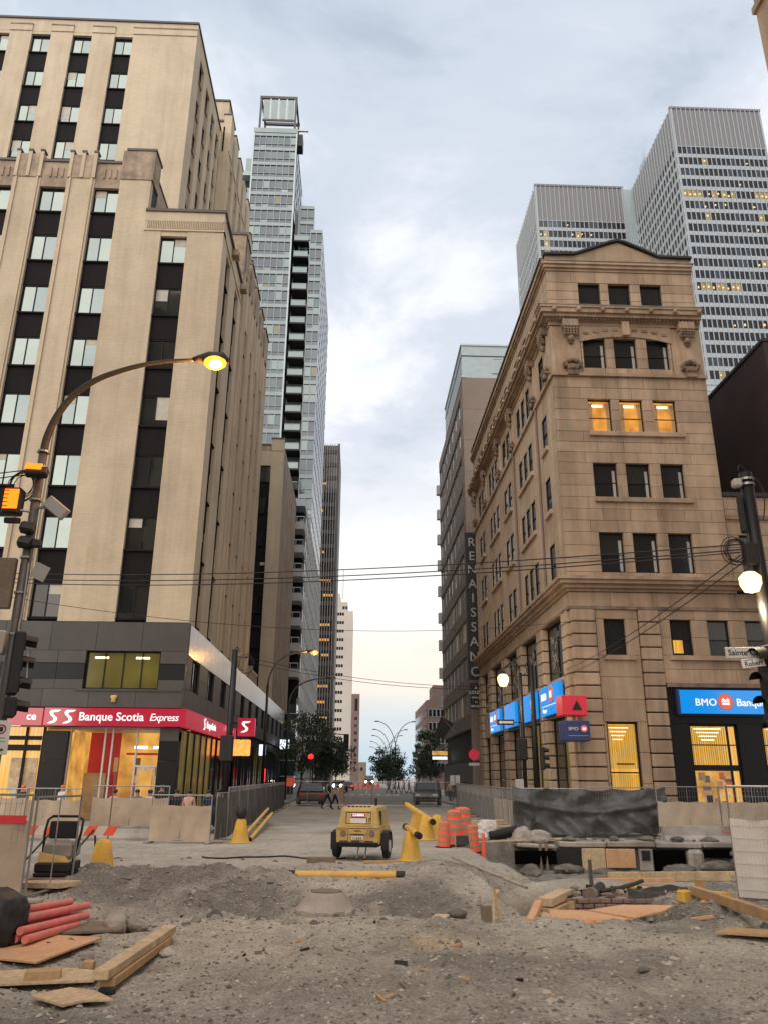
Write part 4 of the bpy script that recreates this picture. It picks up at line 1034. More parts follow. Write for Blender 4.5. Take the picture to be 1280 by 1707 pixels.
def renaissance_hotel():
    t = thing('hotel_block', 'brown brick hotel block with long window bands behind the sandstone building', 'building', (9.95, 69.3, 0), world=True)
    S = ('L', 9.95); F = ('F', 69.3)
    MB().box(10.4, 30, 69.8, 92, 0, 39.5).build('core', 'dark_frame', t)
    fbox(MB(), F, 9.95, 24, 0, .5, 0, 40.0).build('wall', 'hotel_brick', t)
    for z in range(6): fbox(MB(), F, 9.95, 24, -.012, -.001, 20+z*3.3, 20.06+z*3.3).build('string_course', 'hotel_spandrel', t)
    rnd = random.Random(2)
    z = 36.6; k = 0
    fbox(MB(), S, 69.82, 92, 0, .5, 38.6, 40.0).build('wall', 'hotel_spandrel', t)
    while z > 4.5:
        fbox(MB(), S, 69.82, 92, .0, .5, z-1.25, z-.02).build('spandrel', 'hotel_spandrel', t)
        fbox(MB(), S, 69.82, 71.2, .02, .5, z, z+2.0).build('wall', 'hotel_brick', t)
        for j in range(7):
            y0 = 71.2+j*3.0
            lit = z < 20 and rnd.random() < .3
            gl = [rnd.choice(['lit_curtain', 'glass_dark']) if lit else rnd.choice(['glass_black', 'glass_dark']) for _ in range(3)]
            window(t, S, y0, y0+2.9, z, z+1.96, .12, gl, 'triple', 'fin_light', fw=.08)
        fbox(MB(), S, 91.6, 92.3, -.35, .5, z-.9, z+.3).build('corner_block', 'balcony_grey', t)
        z -= 3.25
    fbox(MB(), S, 69.82, 92, 0, .5, 0, 3.3).build('wall', 'granite_dark', t)
    # white penthouse
    MB().box(9.95, 24, 69.3, 84, 40.0, 43.6).build('penthouse', 'pale_metal', t); MB().box(9.85, 24, 69.2, 84, 43.61, 43.8).build('coping', 'white_frame', t)
    MB().box(9.9, 24, 69.25, 84, 42.4, 42.5).build('panel_joint', 'granite', t)
    window(t, F, 13.0, 15.0, 40.5, 42.2, -.06, ['glass_teal2', 'glass_sky2'], 'double', 'white_frame')
    MB().box(9.9, 10.3, 69.25, 84, 40.02, 40.2).build('ledge', 'white_frame', t)
    # vertical banner sign
    b = thing('vertical_banner_sign', 'tall black vertical hotel sign with white capital letters beside the stone building', 'sign', (10.2, 66.8, 9.9), world=True)
    MB().box(9.45, 10.75, 66.6, 67.0, 9.9, 22.9).build('sign_board', 'black_mat', b)
    for k, ch in enumerate('RENAISSANC'):
        sign_text(b, ('F', 66.6), 9.98, -.012, 21.6-k*1.27, ch, 1.15, 'balcony_grey', .0, align='CENTER')
    for z in (11.5, 21): MB().cyl((10.5, 67, z), (10.5, 69.3, z), .06).build('bracket', 'black_steel', b)
    l = thing('rental_sign', 'small black rental notice with white lettering below the tall banner', 'sign', (10.1, 66.0, 7.4), world=True)
    MB().box(9.42, 10.5, 65.9, 66.0, 7.4, 9.5).build('sign_board', 'black_mat', l)
    for k, (tx, s) in enumerate((('À', .35), ('LOUER', .36), ('BUREAUX', .16), ('514', .14), ('289-2400', .24))):
        sign_text(l, ('F', 65.9), 9.9, -.012, 9.0-k*.36, tx, s, 'white_paint', .003, align='CENTER')
    MB().cyl((10.6, 66, 9.3), (10.6, 67, 9.3), .04).build('bracket', 'black_steel', l)
renaissance_hotel()

def far_left():
    rnd = random.Random(21)
    # cream block past the gap
    t = thing('cream_side_block', 'narrow cream brick block with dark spandrels behind the office tower, left side', 'building', (-7.82, 74, 0), world=True)
    MB().box(-16, -8.3, 74.5, 91.6, 8.7, 34.5).build('core', 'dark_frame', t)
    rows = [(32.0-3.35*k-1.75, 32.0-3.35*k) for k in range(7)]
    bays(t, ('F', 74.0), (-12.4, -7.82), [(-10.2, -9.1)], rows, 8.7, 33.6, 'cream_brick', gl=lambda c, r: ['lit_olive', 'glass_dark'] if r == 0 else ['glass_dark', rnd.choice(['glass_dark', 'glass_sky2'])])
    fbox(MB(), ('F', 74.0), -9.08, -7.82, -.05, .5, 33.61, 34.9).build('pier_top', 'cream_brick', t); fbox(MB(), ('F', 74.0), -9.15, -7.75, -.1, .6, 34.91, 35.05).build('coping', 'coping', t)
    fbox(MB(), ('F', 74.0), -12.4, -9.085, .03, .5, 33.61, 34.2).build('parapet', 'cream_brick_dirty', t); fbox(MB(), ('F', 74.0), -12.4, -9.17, -.02, .6, 34.21, 34.35).build('coping', 'coping', t)
    cols = [(75.6+2.3*k, 76.5+2.3*k) for k in range(7)]
    bays(t, ('R', -7.82), (74.46, 91.6), cols, rows, 8.7, 33.6, 'beige_plain', gl=['glass_dark', 'glass_black'], sp='beige_plain')
    fbox(MB(), ('R', -7.82), 74.6, 91.6, .0, .5, 33.61, 34.2).build('parapet', 'beige_plain', t)
    # balcony apartments
    t = thing('balcony_block', 'grey apartment block with a stack of corner balconies, left side beyond the cream block', 'building', (-6.75, 92, 0), world=True)
    MB().box(-18, -7.1, 95.0, 140, 0, 34.5).build('core', 'balcony_grey', t)
    MB().box(-18, -8.7, 92, 94.99, 0, 34.5).build('wall', 'beige_plain', t)
    fl = 3.0; zs = [34.9-fl*k for k in range(8)]
    for k, z in enumerate(zs):
        b = MB().box(-8.69, -6.75, 92, 95, z-.95, z).build('balcony', 'balcony_grey' if k else 'pale_metal', t)
        if k:
            MB().box(-8.6, -6.8, 92.02, 92.08, z+.62, z+.70).build('rail', 'white_frame', b)
            for j in range(3): MB().box(-8.6+j*.88, -8.55+j*.88, 92.02, 92.08, z, z+.62).build('baluster', 'white_frame', b)
    MB().box(-8.69, -7.05, 94.7, 94.98, 10, 34).build('recess_back_shade', 'glass_black', t); MB().box(-8.72, -8.695, 92.3, 94.69, 10, 34).build('recess_side_shade', 'granite_dark', t)  # near-black sheets put the deep shade behind the balconies into the colour
    MB().box(-8.6, -6.78, 92.05, 94.9, .2, 9.9).build('glazed_bay', 'glass_teal2', t)
    for k in range(5): MB().box(-8.62, -6.75, 92.0, 92.04, 2+k*1.7, 2.08+k*1.7).build('glazing_bar', 'white_frame', t)
    R_ = ('R', -6.75)
    cnt = [0]
    for k in range(11):
        z = 33.9-fl*k
        fbox(MB(), R_, 95.02, 140, .02, .4, z-.0, z+.95).build('spandrel_band', 'balcony_grey', t)
        for j in range(15):
            y = 95.2+j*3.0
            window(t, R_, y, y+2.0, z-2.05, z-.01, .06, [rnd.choice(['glass_sky2', 'glass_teal2', 'glass_dark'])], 'plain', 'white_frame', fw=.05)
            fbox(MB(), R_, y+2.05, y+2.95, .0, .35, z-2.05, z-.005).build('pier', 'beige_plain' if j % 2 else 'balcony_grey', t)
    # teal glass residential tower
    g = thing('glass_tower', 'tall teal glass residential tower with open rooftop frame, left side', 'building', (-11.7, 105, 0), world=True)
    F = ('F', 105.0); x0, x1 = -18.9, -11.75; zt = 106.2
    MB().box(x0+.2, x1-.2, 105.3, 125, 0, zt-.3).build('core', 'glass_teal', g)
    fl = 3.05
    zf = []; z = zt-1.6
    first = True
    while z > 32:
        zf.append(z); z -= fl*1.0
    def band(fc, a0, a1, zlist, ncol, pickers, lim, cnt, bandm='pale_metal'):
        p = (a1-a0)/ncol
        cols = [(a0+k*p+.06, a0+(k+1)*p-.06) for k in range(ncol)]
        rows = []
        for z in zlist: rows += [(z-1.62, z-.05), (z-2.35, z-1.72)]
        window_grid(g, fc, cols, rows, .14, .06, pickers, lim, cnt=cnt)
        for z in zlist: fbox(MB(), fc, a0, a1, -.02, .3, z-.0, z+.62).build('spandrel_band', 'tower_band', g)
        for k in range(ncol+1): fbox(MB(), fc, a0+k*p-.05, a0+k*p+.05, .0, .2, zlist[-1]-2.6, zlist[0]+.3).build('mullion', 'tower_frame', g)
        for z in zlist: fbox(MB(), fc, a0, a1, .02, .2, z-1.70, z-1.62).build('transom', 'tower_frame', g)
    pk = lambda c, r: rnd.choices(['glass_teal', 'glass_teal2', 'glass_grey', 'glass_sky2', 'lit_olive'], [6, 2, 6, .4, .15])[0]
    cnt = [0]
    band(F, x0, x1, zf, 7, pk, 230, cnt)
    fbox(MB(), F, x0-.1, x1+.1, -.1, .5, zt-.95, zt).build('parapet', 'glass_teal2', g)
    for x in (x0, x1): fbox(MB(), F, x-.12, x+.12, -.06, -.021, 30, zt-1).build('corner_post', 'white_frame', g)
    SR = ('R', x1)
    mb = MB()
    for z in zf:
        for j in range(6): fbox(mb, SR, 105.7+j*2.3, 107.4+j*2.3, .05, .1, z-2.3, z-.1)
    stuff(mb.build('far_windows', 'glass_grey', g))
    fbox(MB(), SR, 105.31, 119.5, .11, .2, 30, zt-.3).build('wall', 'pale_metal', g)
    for z in zf: fbox(MB(), SR, 105.31, 119.5, .0, .109, z, z+.6).build('spandrel_band', 'pale_metal', g)
    # rooftop frame
    fr = MB()
    for x in (-18.2, -12.2):
        for y in (105.3, 111): fr.box(x-.16, x+.16, y-.16, y+.16, zt, 113.2)
    for y in (105.3, 111): fr.box(-18.4, -12.0, y-.2, y+.2, 112.9, 113.4)
    for x in (-18.2, -12.2): fr.box(x-.15, x+.15, 105.5, 110.8, 112.95, 113.35)
    fr.box(-17.8, -12.4, 105.2, 105.4, 108.1, 108.4)
    fr.build('rooftop_frame', 'granite', g)
    for k in range(4): MB().box(-17.7+k*1.4, -16.7+k*1.4, 105.25, 105.35, 108.5, 112.8).build('rooftop_pane', 'glass_teal2', g)
    for k in range(4): MB().box(-16.65+k*1.4, -16.4+k*1.4, 105.15, 105.45, 108.4, 112.85).build('rooftop_post', 'white_frame', g)
    MB().box(-11.9, -10.8, 105.5, 107.5, 103.2, 105.6).build('roof_crane', 'black_steel', g); MB().box(-12.3, -9.9, 105.4, 105.7, 106.25, 106.5).build('crane_arm', 'galvanised', g)
    MB().box(-20.5, -18.95, 108, 114, 60, 102.5).build('side_wing', 'glass_teal2', g)
    MB().box(-21.4, -18.95, 106.5, 112, 97.6, 98.5).build('side_wing_roof', 'pale_metal', g)
    # recess with dark balconies, and the right-hand volume
    MB().box(-11.55, -8.9, 108.0, 118, 30, 92).build('recess_wall', 'balcony_grey', g)
    zb = [84.0-fl*k for k in range(17)]
    for z in zb:
        b = MB().box(-11.4, -8.95, 105.4, 107.99, z-.25, z).build('balcony', 'granite_dark', g)
        MB().box(-11.35, -9.0, 105.42, 105.47, z+.9, z+1.0).build('rail', 'tower_frame', b)
        MB().box(-11.3, -9.05, 105.44, 105.46, z+.02, z+.88).build('balcony_glass', 'glass_teal2', b)
    F2 = ('F', 105.6)
    MB().box(-8.6, -6.95, 106, 135, 30, 86).build('core', 'glass_teal', g); MB().box(-11.0, -8.4, 107, 118, 80, 91.5).build('core', 'glass_teal', g)
    band(F2, -8.75, -6.85, [85.6-fl*k for k in range(18)], 2, pk, 290, cnt)
    band(('F', 106.7), -10.6, -8.35, [91.2-fl*k for k in range(3)], 2, pk, 300, cnt)
    SR2 = ('R', -6.85); mb = MB(); wb = MB()
    for k in range(18):
        z = 85.6-fl*k
        for j in range(12): fbox(mb, SR2, 106.4+j*2.4, 108.0+j*2.4, -.02, .05, z-2.3, z-.2)
        fbox(MB(), SR2, 105.9, 135, -.04, .1, z, z+.55).build('spandrel_band', 'pale_metal', g)
    stuff(mb.build('far_windows', 'glass_grey', g)); fbox(MB(), SR2, 105.9, 135, .051, .1, 30, 86).build('wall', 'tower_frame', g)
    # dark finned tower
    d = thing('dark_tower', 'slim black finned office tower with a few amber windows, far left of the street', 'building', (-5.2, 180, 0), world=True)
    MB().box(-12, -5.6, 180.3, 200, 0, 80.8).build('core', 'glass_black', d)
    F = ('F', 180.0)
    for k in range(8): fbox(MB(), F, -9.4+k*.6-.06, -9.4+k*.6+.06, -.1, .3, 4, 81.2).build('fin', 'fin_light' if k != 7 else 'dark_fin', d)
    for k in range(22):
        fbox(MB(), F, -9.4, -5.2, .05, .3, 5+k*3.5, 6.0+k*3.5).build('spandrel', 'black_mat', d)
    for r, lo, hi in ((18, 0, 2), (16, 0, 1), (13, 1, 2), (11, 0, 5), (10, 2, 6), (8, 1, 5), (7, 1, 5), (6, 2, 5), (4, 1, 5), (3, 1, 4), (2, 1, 5)):
        for c in range(lo, hi): fbox(MB(), F, -9.3+c*.6, -8.9+c*.6, .15, .29, 7.2+r*3.5, 7.75+r*3.5).build('window', 'lit_amber' if r % 2 else 'lit_warm', d)
    fbox(MB(), ('R', -5.2), 180, 200, 0, .4, 0, 81.2).build('wall', 'dark_fin', d)
    # white stepped hotel
    h = thing('white_slab_block', 'pale stepped concrete slab block with a column of dark windows, far left', 'building', (-1.5, 250, 0), world=True)
    MB().box(-12, -1.5, 250, 275, 0, 53.0).build('wall', 'concrete_pale', h); MB().box(-12, -3.3, 250.2, 270, 53, 56.0).build('wall', 'concrete_pale', h); MB().box(-12, -5.8, 250.4, 265, 56, 58.8).build('wall', 'concrete_pale', h)
    for k in range(18):
        z = 51.5-k*2.76
        for j in range(3): fbox(MB(), ('F', 250), -6.6+j*.8, -5.95+j*.8, -.03, .02, z, z+.95).build('window', 'glass_black', h)
    for k in range(2): fbox(MB(), ('F', 250.2), -4.9+k*.9, -4.2+k*.9, -.03, .02, 53.6, 54.6).build('window', 'glass_black', h)
    MB().cyl((-5, 255, 58), (-5, 255, 68), .12, n=5).build('mast', 'galvanised', h)
    p = thing('brown_slab_block', 'slim dusky brown block with small paired windows at the far end of the street', 'building', (1.3, 300, 0), world=True)
    MB().box(-8, 1.35, 300, 320, 0, 31.7).build('wall', 'pink_brick', p)
    for k in range(8):
        for j in range(2): fbox(MB(), ('F', 300), -.45+j*.55, 0.0+j*.55, -.05, .02, 4.0+k*2.6, 5.1+k*2.6).build('window', 'glass_black' if k % 3 else 'glass_dark', p)
    fbox(MB(), ('F', 300), -.4, .6, -.05, .02, 25.5, 30).build('vent_strip', 'granite_dark', p)
    q = thing('low_far_building', 'low beige building at the foot of the far towers', 'building', (3, 330, 0), world=True)
    MB().box(-4, 4.6, 330, 345, 0, 7.8).build('wall', 'beige_plain', q)
    for k in range(3): fbox(MB(), ('F', 330), -1+k*1.6, 0+k*1.6, -.05, .02, 4.5, 5.8).build('window', 'glass_dark', q)
    # far right street side
    f = thing('brown_office_block', 'brown office block with white window bands, far right past the hotel', 'building', (14, 150, 0), world=True)
    MB().box(13.2, 26, 150, 180, 0, 15.9).build('wall', 'pink_brick', f); MB().box(14.6, 20, 152, 160, 15.9, 18.8).build('roof_plant', 'pink_brick', f)
    for k in range(5):
        z = 14.2-k*2.4
        for j in range(8): window(f, ('F', 150), 13.5+j*.75, 14.15+j*.75, z-1.4, z, -.06, ['glass_sky'], 'plain', 'white_frame', fw=.05)
        fbox(MB(), ('L', 13.2), 150, 180, -.05, .02, z-1.4, z).build('window_band', 'glass_sky2', f)
    f2 = thing('far_corner_block', 'small dusky block at the right side of the far street end', 'building', (14.6, 185, 0), world=True)
    MB().box(14.8, 30, 186, 200, 0, 15.0).build('wall', 'pink_brick', f2)
    for k in range(4): fbox(MB(), ('L', 14.8), 186, 200, -.05, .02, 3+k*2.8, 4.5+k*2.8).build('window_band', 'glass_dark', f2)
far_left()

def near_blocks():
    n = thing('near_corner_building', 'sliver of beige building edge at the top right corner', 'building', (10, 14.6, 0), world=True)
    MB().box(10.0, 26, -30, 14.6, 0, 44).build('wall', 'sandstone_side', n)
    for k in range(12): MB().box(9.93, 26, -30, 14.66, 3.5*k+3.3, 3.5*k+3.5).build('string_course', 'sandstone_side', n)
    b = thing('opposite_building', 'beige block behind the viewer, mirrored in the cream tower windows', 'building', (-15, 10, 0), world=True)
    MB().box(-20.0, -12.5, -16, 14, 0, 42).build('wall', 'beige_plain', b)
    for r in range(11):
        for c in range(2): fbox(MB(), ('F', 14.06), -19.2+c*3.6, -16.6+c*3.6, -.03, .02, 3+r*3.5, 5+r*3.5).build('window', 'glass_black', b)
near_blocks()
# ------------------------------------------------------------------ ground
import numpy as np
def vnoise(x, y, s, seed=0):
    """smooth value noise on arrays"""
    x = np.asarray(x, float)/s+seed*17.3; y = np.asarray(y, float)/s+seed*5.7
    xi = np.floor(x); yi = np.floor(y); fx = x-xi; fy = y-yi
    fx = fx*fx*(3-2*fx); fy = fy*fy*(3-2*fy)
    def hsh(a, b): v = np.sin(a*127.1+b*311.7+seed*74.7)*43758.5453; return v-np.floor(v)
    return (hsh(xi, yi)*(1-fx)+hsh(xi+1, yi)*fx)*(1-fy)+(hsh(xi, yi+1)*(1-fx)+hsh(xi+1, yi+1)*fx)*fy
def sst(a, b, v): t = np.clip((v-a)/(b-a), 0, 1); return t*t*(3-2*t)
def inbox(x, y, x0, x1, y0, y1, e, ef=None):
    ef = e if ef is None else ef
    return sst(x0, x0+e, x)*sst(x1, x1-e, x)*sst(y0, y0+e, y)*sst(y1, y1-ef, y)
def gauss(x, y, cx, cy, rx, ry): return np.exp(-((x-cx)/rx)**2-((y-cy)/ry)**2)
def masks(x, y):
    gravel = np.clip(gauss(x, y, -3.9, 16.2, 2.3, 1.7)*1.4+gauss(x, y, -1.6, 14.6, 1.2, .8)+gauss(x, y, .9, 14.6, 1.1, .7)*1.1
                     +gauss(x, y, 5.6, 14.4, 1.1, 1.6)+inbox(x, y, 3.6, 13, 22, 28, .6, .05)*.9+gauss(x, y, -3.0, 7.6, 2.0, .8)*.8+gauss(x, y, 7, 17.5, 2.2, 1.6)*.8
                     +gauss(x, y, 2.6, 19.5, .7, 1.6)*.6, 0, 1)
    sand = np.clip(gauss(x, y, 2.75, 16.0, .8, 1.6)*1.2, 0, 1)
    road = sst(18.6, 20.5, y)*(1-inbox(x, y, 3.6, 13, 22, 28, .8, .1))
    return gravel, sand, road
def hgt(x, y):
    x = np.asarray(x, float); y = np.asarray(y, float)
    g, s, r = masks(x, y)
    h = .50*gauss(x, y, -3.4, 16.3, 2.1, 1.15)+.16*gauss(x, y, -1.3, 18.4, 1.3, .6)+.26*gauss(x, y, 1.2, 15.4, 1.0, .5)
    h += .27*gauss(x, y, 1.9, 18.4, 1.0, 1.8)+.18*gauss(x, y, 5.7, 14.0, 1.0, .6)
    h -= .30*gauss(x, y, -1.7, 14.3, .65, .55)+.30*gauss(x, y, .75, 14.2, .65, .45)+.18*gauss(x, y, -.4, 15.0, 1.2, .5)
    h -= 1.05*inbox(x, y, 2.5, 5.75, 13.0, 19.8, .8)
    h -= .42*inbox(x, y, 3.6, 11.5, 16.5, 24, 1.0)*(1-inbox(x, y, 2.5, 5.75, 13.0, 19.8, .8))
    h -= .85*inbox(x, y, 3.4, 13.0, 21.2, 27.7, .8, .06)
    n = (vnoise(x, y, 1.7, 1)-.5)*.12+(vnoise(x, y, .55, 2)-.5)*.075
    n += (vnoise(x, y, .22, 3)-.5)*(.034+.07*g)+(vnoise(x, y, .12, 4)-.5)*(.018+.05*g)
    mid = sst(12.7, 13.8, y)*sst(20, 18, y)
    n += mid*((vnoise(x, y, 1.6, 14)-.5)*.26+(vnoise(x, y, .8, 11)-.5)*.16+(vnoise(x, y, .4, 12)-.5)*.08)
    for cx in (-.9, .75, 3.1): xc = cx+.06*(y-9)**2*(.5 if cx < 2 else -.2); n += (-.05*np.exp(-((x-xc)/.16)**2)+.025*np.exp(-((np.abs(x-xc)-.3)/.1)**2))*sst(13, 12, y)*(.4+.9*vnoise(x, y, 1.2, 13))
    # wheel ruts on the hauled road
    n += -.05*np.exp(-((x+2.4+.3*np.sin(y*.4))/.35)**2)*sst(19, 22, y)-.04*np.exp(-((x-3.0+.25*np.sin(y*.5))/.3)**2)*sst(12, 9, y)
    flat = 1-.65*r
    edge = sst(13, 12, np.abs(x))*sst(31, 30, y)*sst(4, 5, y)
    return (h+n*flat)*edge
def H(x, y): return float(hgt(np.array([x]), np.array([y]))[0])
def ground():
    nx, ny = 281, 291
    xs = np.linspace(-13.2, 13.2, nx); ys = np.linspace(4, 31.2, ny)
    X, Y = np.meshgrid(xs, ys); Z = hgt(X, Y)
    v = np.stack([X.ravel(), Y.ravel(), Z.ravel()], 1)
    i = np.arange(nx*ny).reshape(ny, nx)
    q = np.stack([i[:-1, :-1], i[:-1, 1:], i[1:, 1:], i[1:, :-1]], -1).reshape(-1, 4)
    me = bpy.data.meshes.new('ground'); me.vertices.add(len(v)); me.vertices.foreach_set('co', v.ravel())
    me.loops.add(q.size); me.loops.foreach_set('vertex_index', q.ravel())
    me.polygons.add(len(q)); me.polygons.foreach_set('loop_start', np.arange(0, q.size, 4)); me.polygons.foreach_set('loop_total', np.full(len(q), 4))
    me.polygons.foreach_set('use_smooth', np.ones(len(q), bool)); me.update(); me.validate()
    g, s, r = masks(X, Y)
    def c3(*c): return np.array(c)
    n1 = vnoise(X, Y, 2.3, 7)[..., None]; n2 = vnoise(X, Y, .8, 8)[..., None]; n3 = vnoise(X, Y, .3, 9)[..., None]
    base = c3(.41, .385, .33)*(1-n1)+c3(.30, .28, .238)*n1
    base = base*(.86+.28*n2)
    grv = c3(.15, .142, .126)*(.75+.5*n3); snd = c3(.46, .425, .36); rd = c3(.43, .395, .33)*(.88+.24*n2)
    gm = np.clip(g[..., None]*1.1*(.2+1.2*n3), 0, .9)
    damp = np.clip((vnoise(X, Y, 1.9, 21)*.6+vnoise(X, Y, .6, 22)*.4-.52)*5, 0, 1)[..., None]*(1-.6*r[..., None]); base = base*(1-.30*damp)
    dust = np.clip((vnoise(X, Y, 2.6, 31)*.6+vnoise(X, Y, .9, 32)*.4-.56)*5, 0, 1)[..., None]; base = base*(1-dust*.6)+c3(.46, .42, .345)*dust*.6
    col = base*(1-r[..., None]*.8)+rd*r[..., None]*.8
    col = col*(1-s[..., None])+snd*s[..., None]
    col = col*(1-gm)+grv*gm
    # pale cement spill
    sp = np.clip(gauss(X, Y, 1.1, 11.3, .28, .5)*1.6*vnoise(X, Y, .2, 5), 0, .8)[..., None]; col = col*(1-sp)+c3(.55, .42, .22)*sp
    ca = me.color_attributes.new('soil', 'FLOAT_COLOR', 'POINT')
    ca.data.foreach_set('color', np.concatenate([col, np.ones((ny, nx, 1))], 2).ravel())
    m = bpy.data.materials.new('soil'); m.use_nodes = True; N = m.node_tree.nodes; L = m.node_tree.links; b = N['Principled BSDF']
    b.inputs['Roughness'].default_value = .95; b.inputs['Specular IOR Level'].default_value = .2
    at = N.new('ShaderNodeAttribute'); at.attribute_name = 'soil'
    gg = N.new('ShaderNodeNewGeometry')
    def noise(s, d):
        k = N.new('ShaderNodeTexNoise'); k.inputs['Scale'].default_value = s; k.inputs['Detail'].default_value = d; k.inputs['Roughness'].default_value = .7
        L.new(gg.outputs['Position'], k.inputs[0]); return k.outputs[0]
    vo = N.new('ShaderNodeTexVoronoi'); vo.inputs['Scale'].default_value = 22; L.new(gg.outputs['Position'], vo.inputs['Vector'])
    f = N.new('ShaderNodeMapRange'); f.inputs[1].default_value = .3; f.inputs[2].default_value = .7; f.inputs[3].default_value = .55; f.inputs[4].default_value = 1.45; L.new(noise(28, 6), f.inputs[0])
    f2 = N.new('ShaderNodeMapRange'); f2.inputs[1].default_value = .35; f2.inputs[2].default_value = .65; f2.inputs[3].default_value = .82; f2.inputs[4].default_value = 1.15; L.new(noise(4, 4), f2.inputs[0])
    mu = N.new('ShaderNodeMath'); mu.operation = 'MULTIPLY'; L.new(f.outputs[0], mu.inputs[0]); L.new(f2.outputs[0], mu.inputs[1])
    mx = N.new('ShaderNodeMix'); mx.data_type = 'RGBA'; mx.blend_type = 'MULTIPLY'; mx.inputs[0].default_value = 1
    L.new(at.outputs['Color'], mx.inputs[6]); L.new(mu.outputs[0], mx.inputs[7]); L.new(mx.outputs[2], b.inputs['Base Color'])
    bp = N.new('ShaderNodeBump'); bp.inputs['Strength'].default_value = .7; bp.inputs['Distance'].default_value = .03
    ad = N.new('ShaderNodeMath'); ad.operation = 'ADD'; L.new(noise(24, 6), ad.inputs[0]); L.new(vo.outputs['Distance'], ad.inputs[1]); L.new(ad.outputs[0], bp.inputs['Height']); L.new(bp.outputs[0], b.inputs['Normal'])
    me.materials.append(m); M['soil'] = m
    o = bpy.data.objects.new('ground', me); COL.objects.link(o); structure(o)
    mat('dirt_far', (.36, .33, .275), .95, var=.25, vscale=.6, fine=.3, fscale=18, bump=.5, bscale=12, tint=(.28, .245, .20))
    # wider ground and street
    mb = MB()
    for r_ in ((-2500, -13, -60, 60), (13, 2500, -60, 60), (-13.3, 13.3, -60, 4.3), (-13.3, 13.3, 31, 60.2), (-2500, 2500, 60, 4000)):
        mb.add([(r_[0], r_[2], -.02), (r_[1], r_[2], -.02), (r_[1], r_[3], -.02), (r_[0], r_[3], -.02)], [(0, 1, 2, 3)])
    structure(mb.build('terrain', 'dirt_far'))
    rd = MB(); rd.add([(-4.2, 66, -.008), (6.6, 66, -.008), (16, 400, -.008), (-1.5, 400, -.008)], [(0, 1, 2, 3)])
    ro = structure(rd.build('road', 'asphalt'))
    mk = MB()
    for k in range(9): mk.add([(-3.6+k*1.05, 99, -.003), (-3.1+k*1.05, 99, -.003), (-3.1+k*1.05, 102.5, -.003), (-3.6+k*1.05, 102.5, -.003)], [(0, 1, 2, 3)])
    for k in range(12): mk.add([(1.4+.02*k*9, 104+k*9, -.003), (1.55+.02*k*9, 104+k*9, -.003), (1.62+.02*k*9, 108+k*9, -.003), (1.47+.02*k*9, 108+k*9, -.003)], [(0, 1, 2, 3)])
    mk.build('painted_marking', 'road_paint', ro)
    # pavements with kerbs
    for nm, b_ in (('pavement', (-40, -5.2, 29.6, 36.4)), ('pavement', (-7.9, -5.2, 36.41, 140)), ('pavement', (7.0, 40, 30.3, 36.4)), ('pavement', (7.6, 10.2, 36.41, 140))):
        p = structure(MB().box(b_[0], b_[1], b_[2], b_[3], -.3, .12).build(nm, 'sidewalk'))
    structure(MB().box(5.6, 8.6, 120, 380, -.2, .14).build('median', 'concrete'))
    mat('soil_clod', (.25, .23, .195), .95, var=.3, vscale=5)
    # stones
    rng = np.random.default_rng(4)
    def pebbles(nm, n, x0, x1, y0, y1, s0, s1, m_, accept=None):
        mb = MB()
        XX = rng.uniform(x0, x1, n*3); YY = y0+(y1-y0)*rng.random(n*3)**1.5
        ok = np.abs(XX) < .52*YY+.6
        if accept: ok &= accept(XX, YY)
        XX = XX[ok][:n]; YY = YY[ok][:n]; ZZ = hgt(XX, YY)
        for x, y, z in zip(XX.tolist(), YY.tolist(), ZZ.tolist()):
            s = s0*(s1/s0)**(rng.random()**2.2); a = rng.uniform(0, 6.3)
            sx, sy, sz = s*rng.uniform(.8, 1.4), s*rng.uniform(.6, 1), s*rng.uniform(.35, .75)
            ca_, sa_ = math.cos(a), math.sin(a)
            P = [(sx, 0, 0), (.3*sx, sy, .1*sz), (-sx, .2*sy, 0), (-.2*sx, -sy, 0), (.2*sx, .1*sy, sz), (-.4*sx, -.2*sy, .8*sz)]
            V = [(x+p[0]*ca_-p[1]*sa_, y+p[0]*sa_+p[1]*ca_, z+p[2]-.15*sz) for p in P]
            mb.add(V, [(0, 1, 4), (1, 2, 5, 4), (2, 3, 5), (3, 0, 4, 5)])
        o = stuff(mb.build(nm, m_)); return tag(o, {'gravel': 'loose pale gravel strewn over the dirt', 'dark_gravel': 'dark loose gravel over the mounds and foreground', 'rubble': 'scattered small rubble stones on the dirt', 'clods': 'crumbled dirt clods round the dug area', 'asphalt_chunks': 'broken dark asphalt chunks scattered over the dug area', 'mound_gravel': 'coarse dark gravel covering the low mounds'}[nm], 'gravel')
    pebbles('gravel', 12000, -7, 8, 7, 19, .007, .036, 'pebble')
    pebbles('dark_gravel', 13000, -7, 8, 7, 20, .007, .040, 'pebble_dark')
    pebbles('mound_gravel', 5000, -7, 8, 12.5, 19.5, .012, .045, 'soil_clod', lambda x, y: masks(x, y)[0] > .35)
    pebbles('rubble', 420, -7, 8, 7.5, 24, .03, .085, 'pebble')
    pebbles('clods', 520, -6.5, 7.5, 12.3, 20, .03, .15, 'soil_clod')
    pebbles('asphalt_chunks', 60, -6, 7, 12.5, 22, .05, .17, 'pebble_dark')
ground()

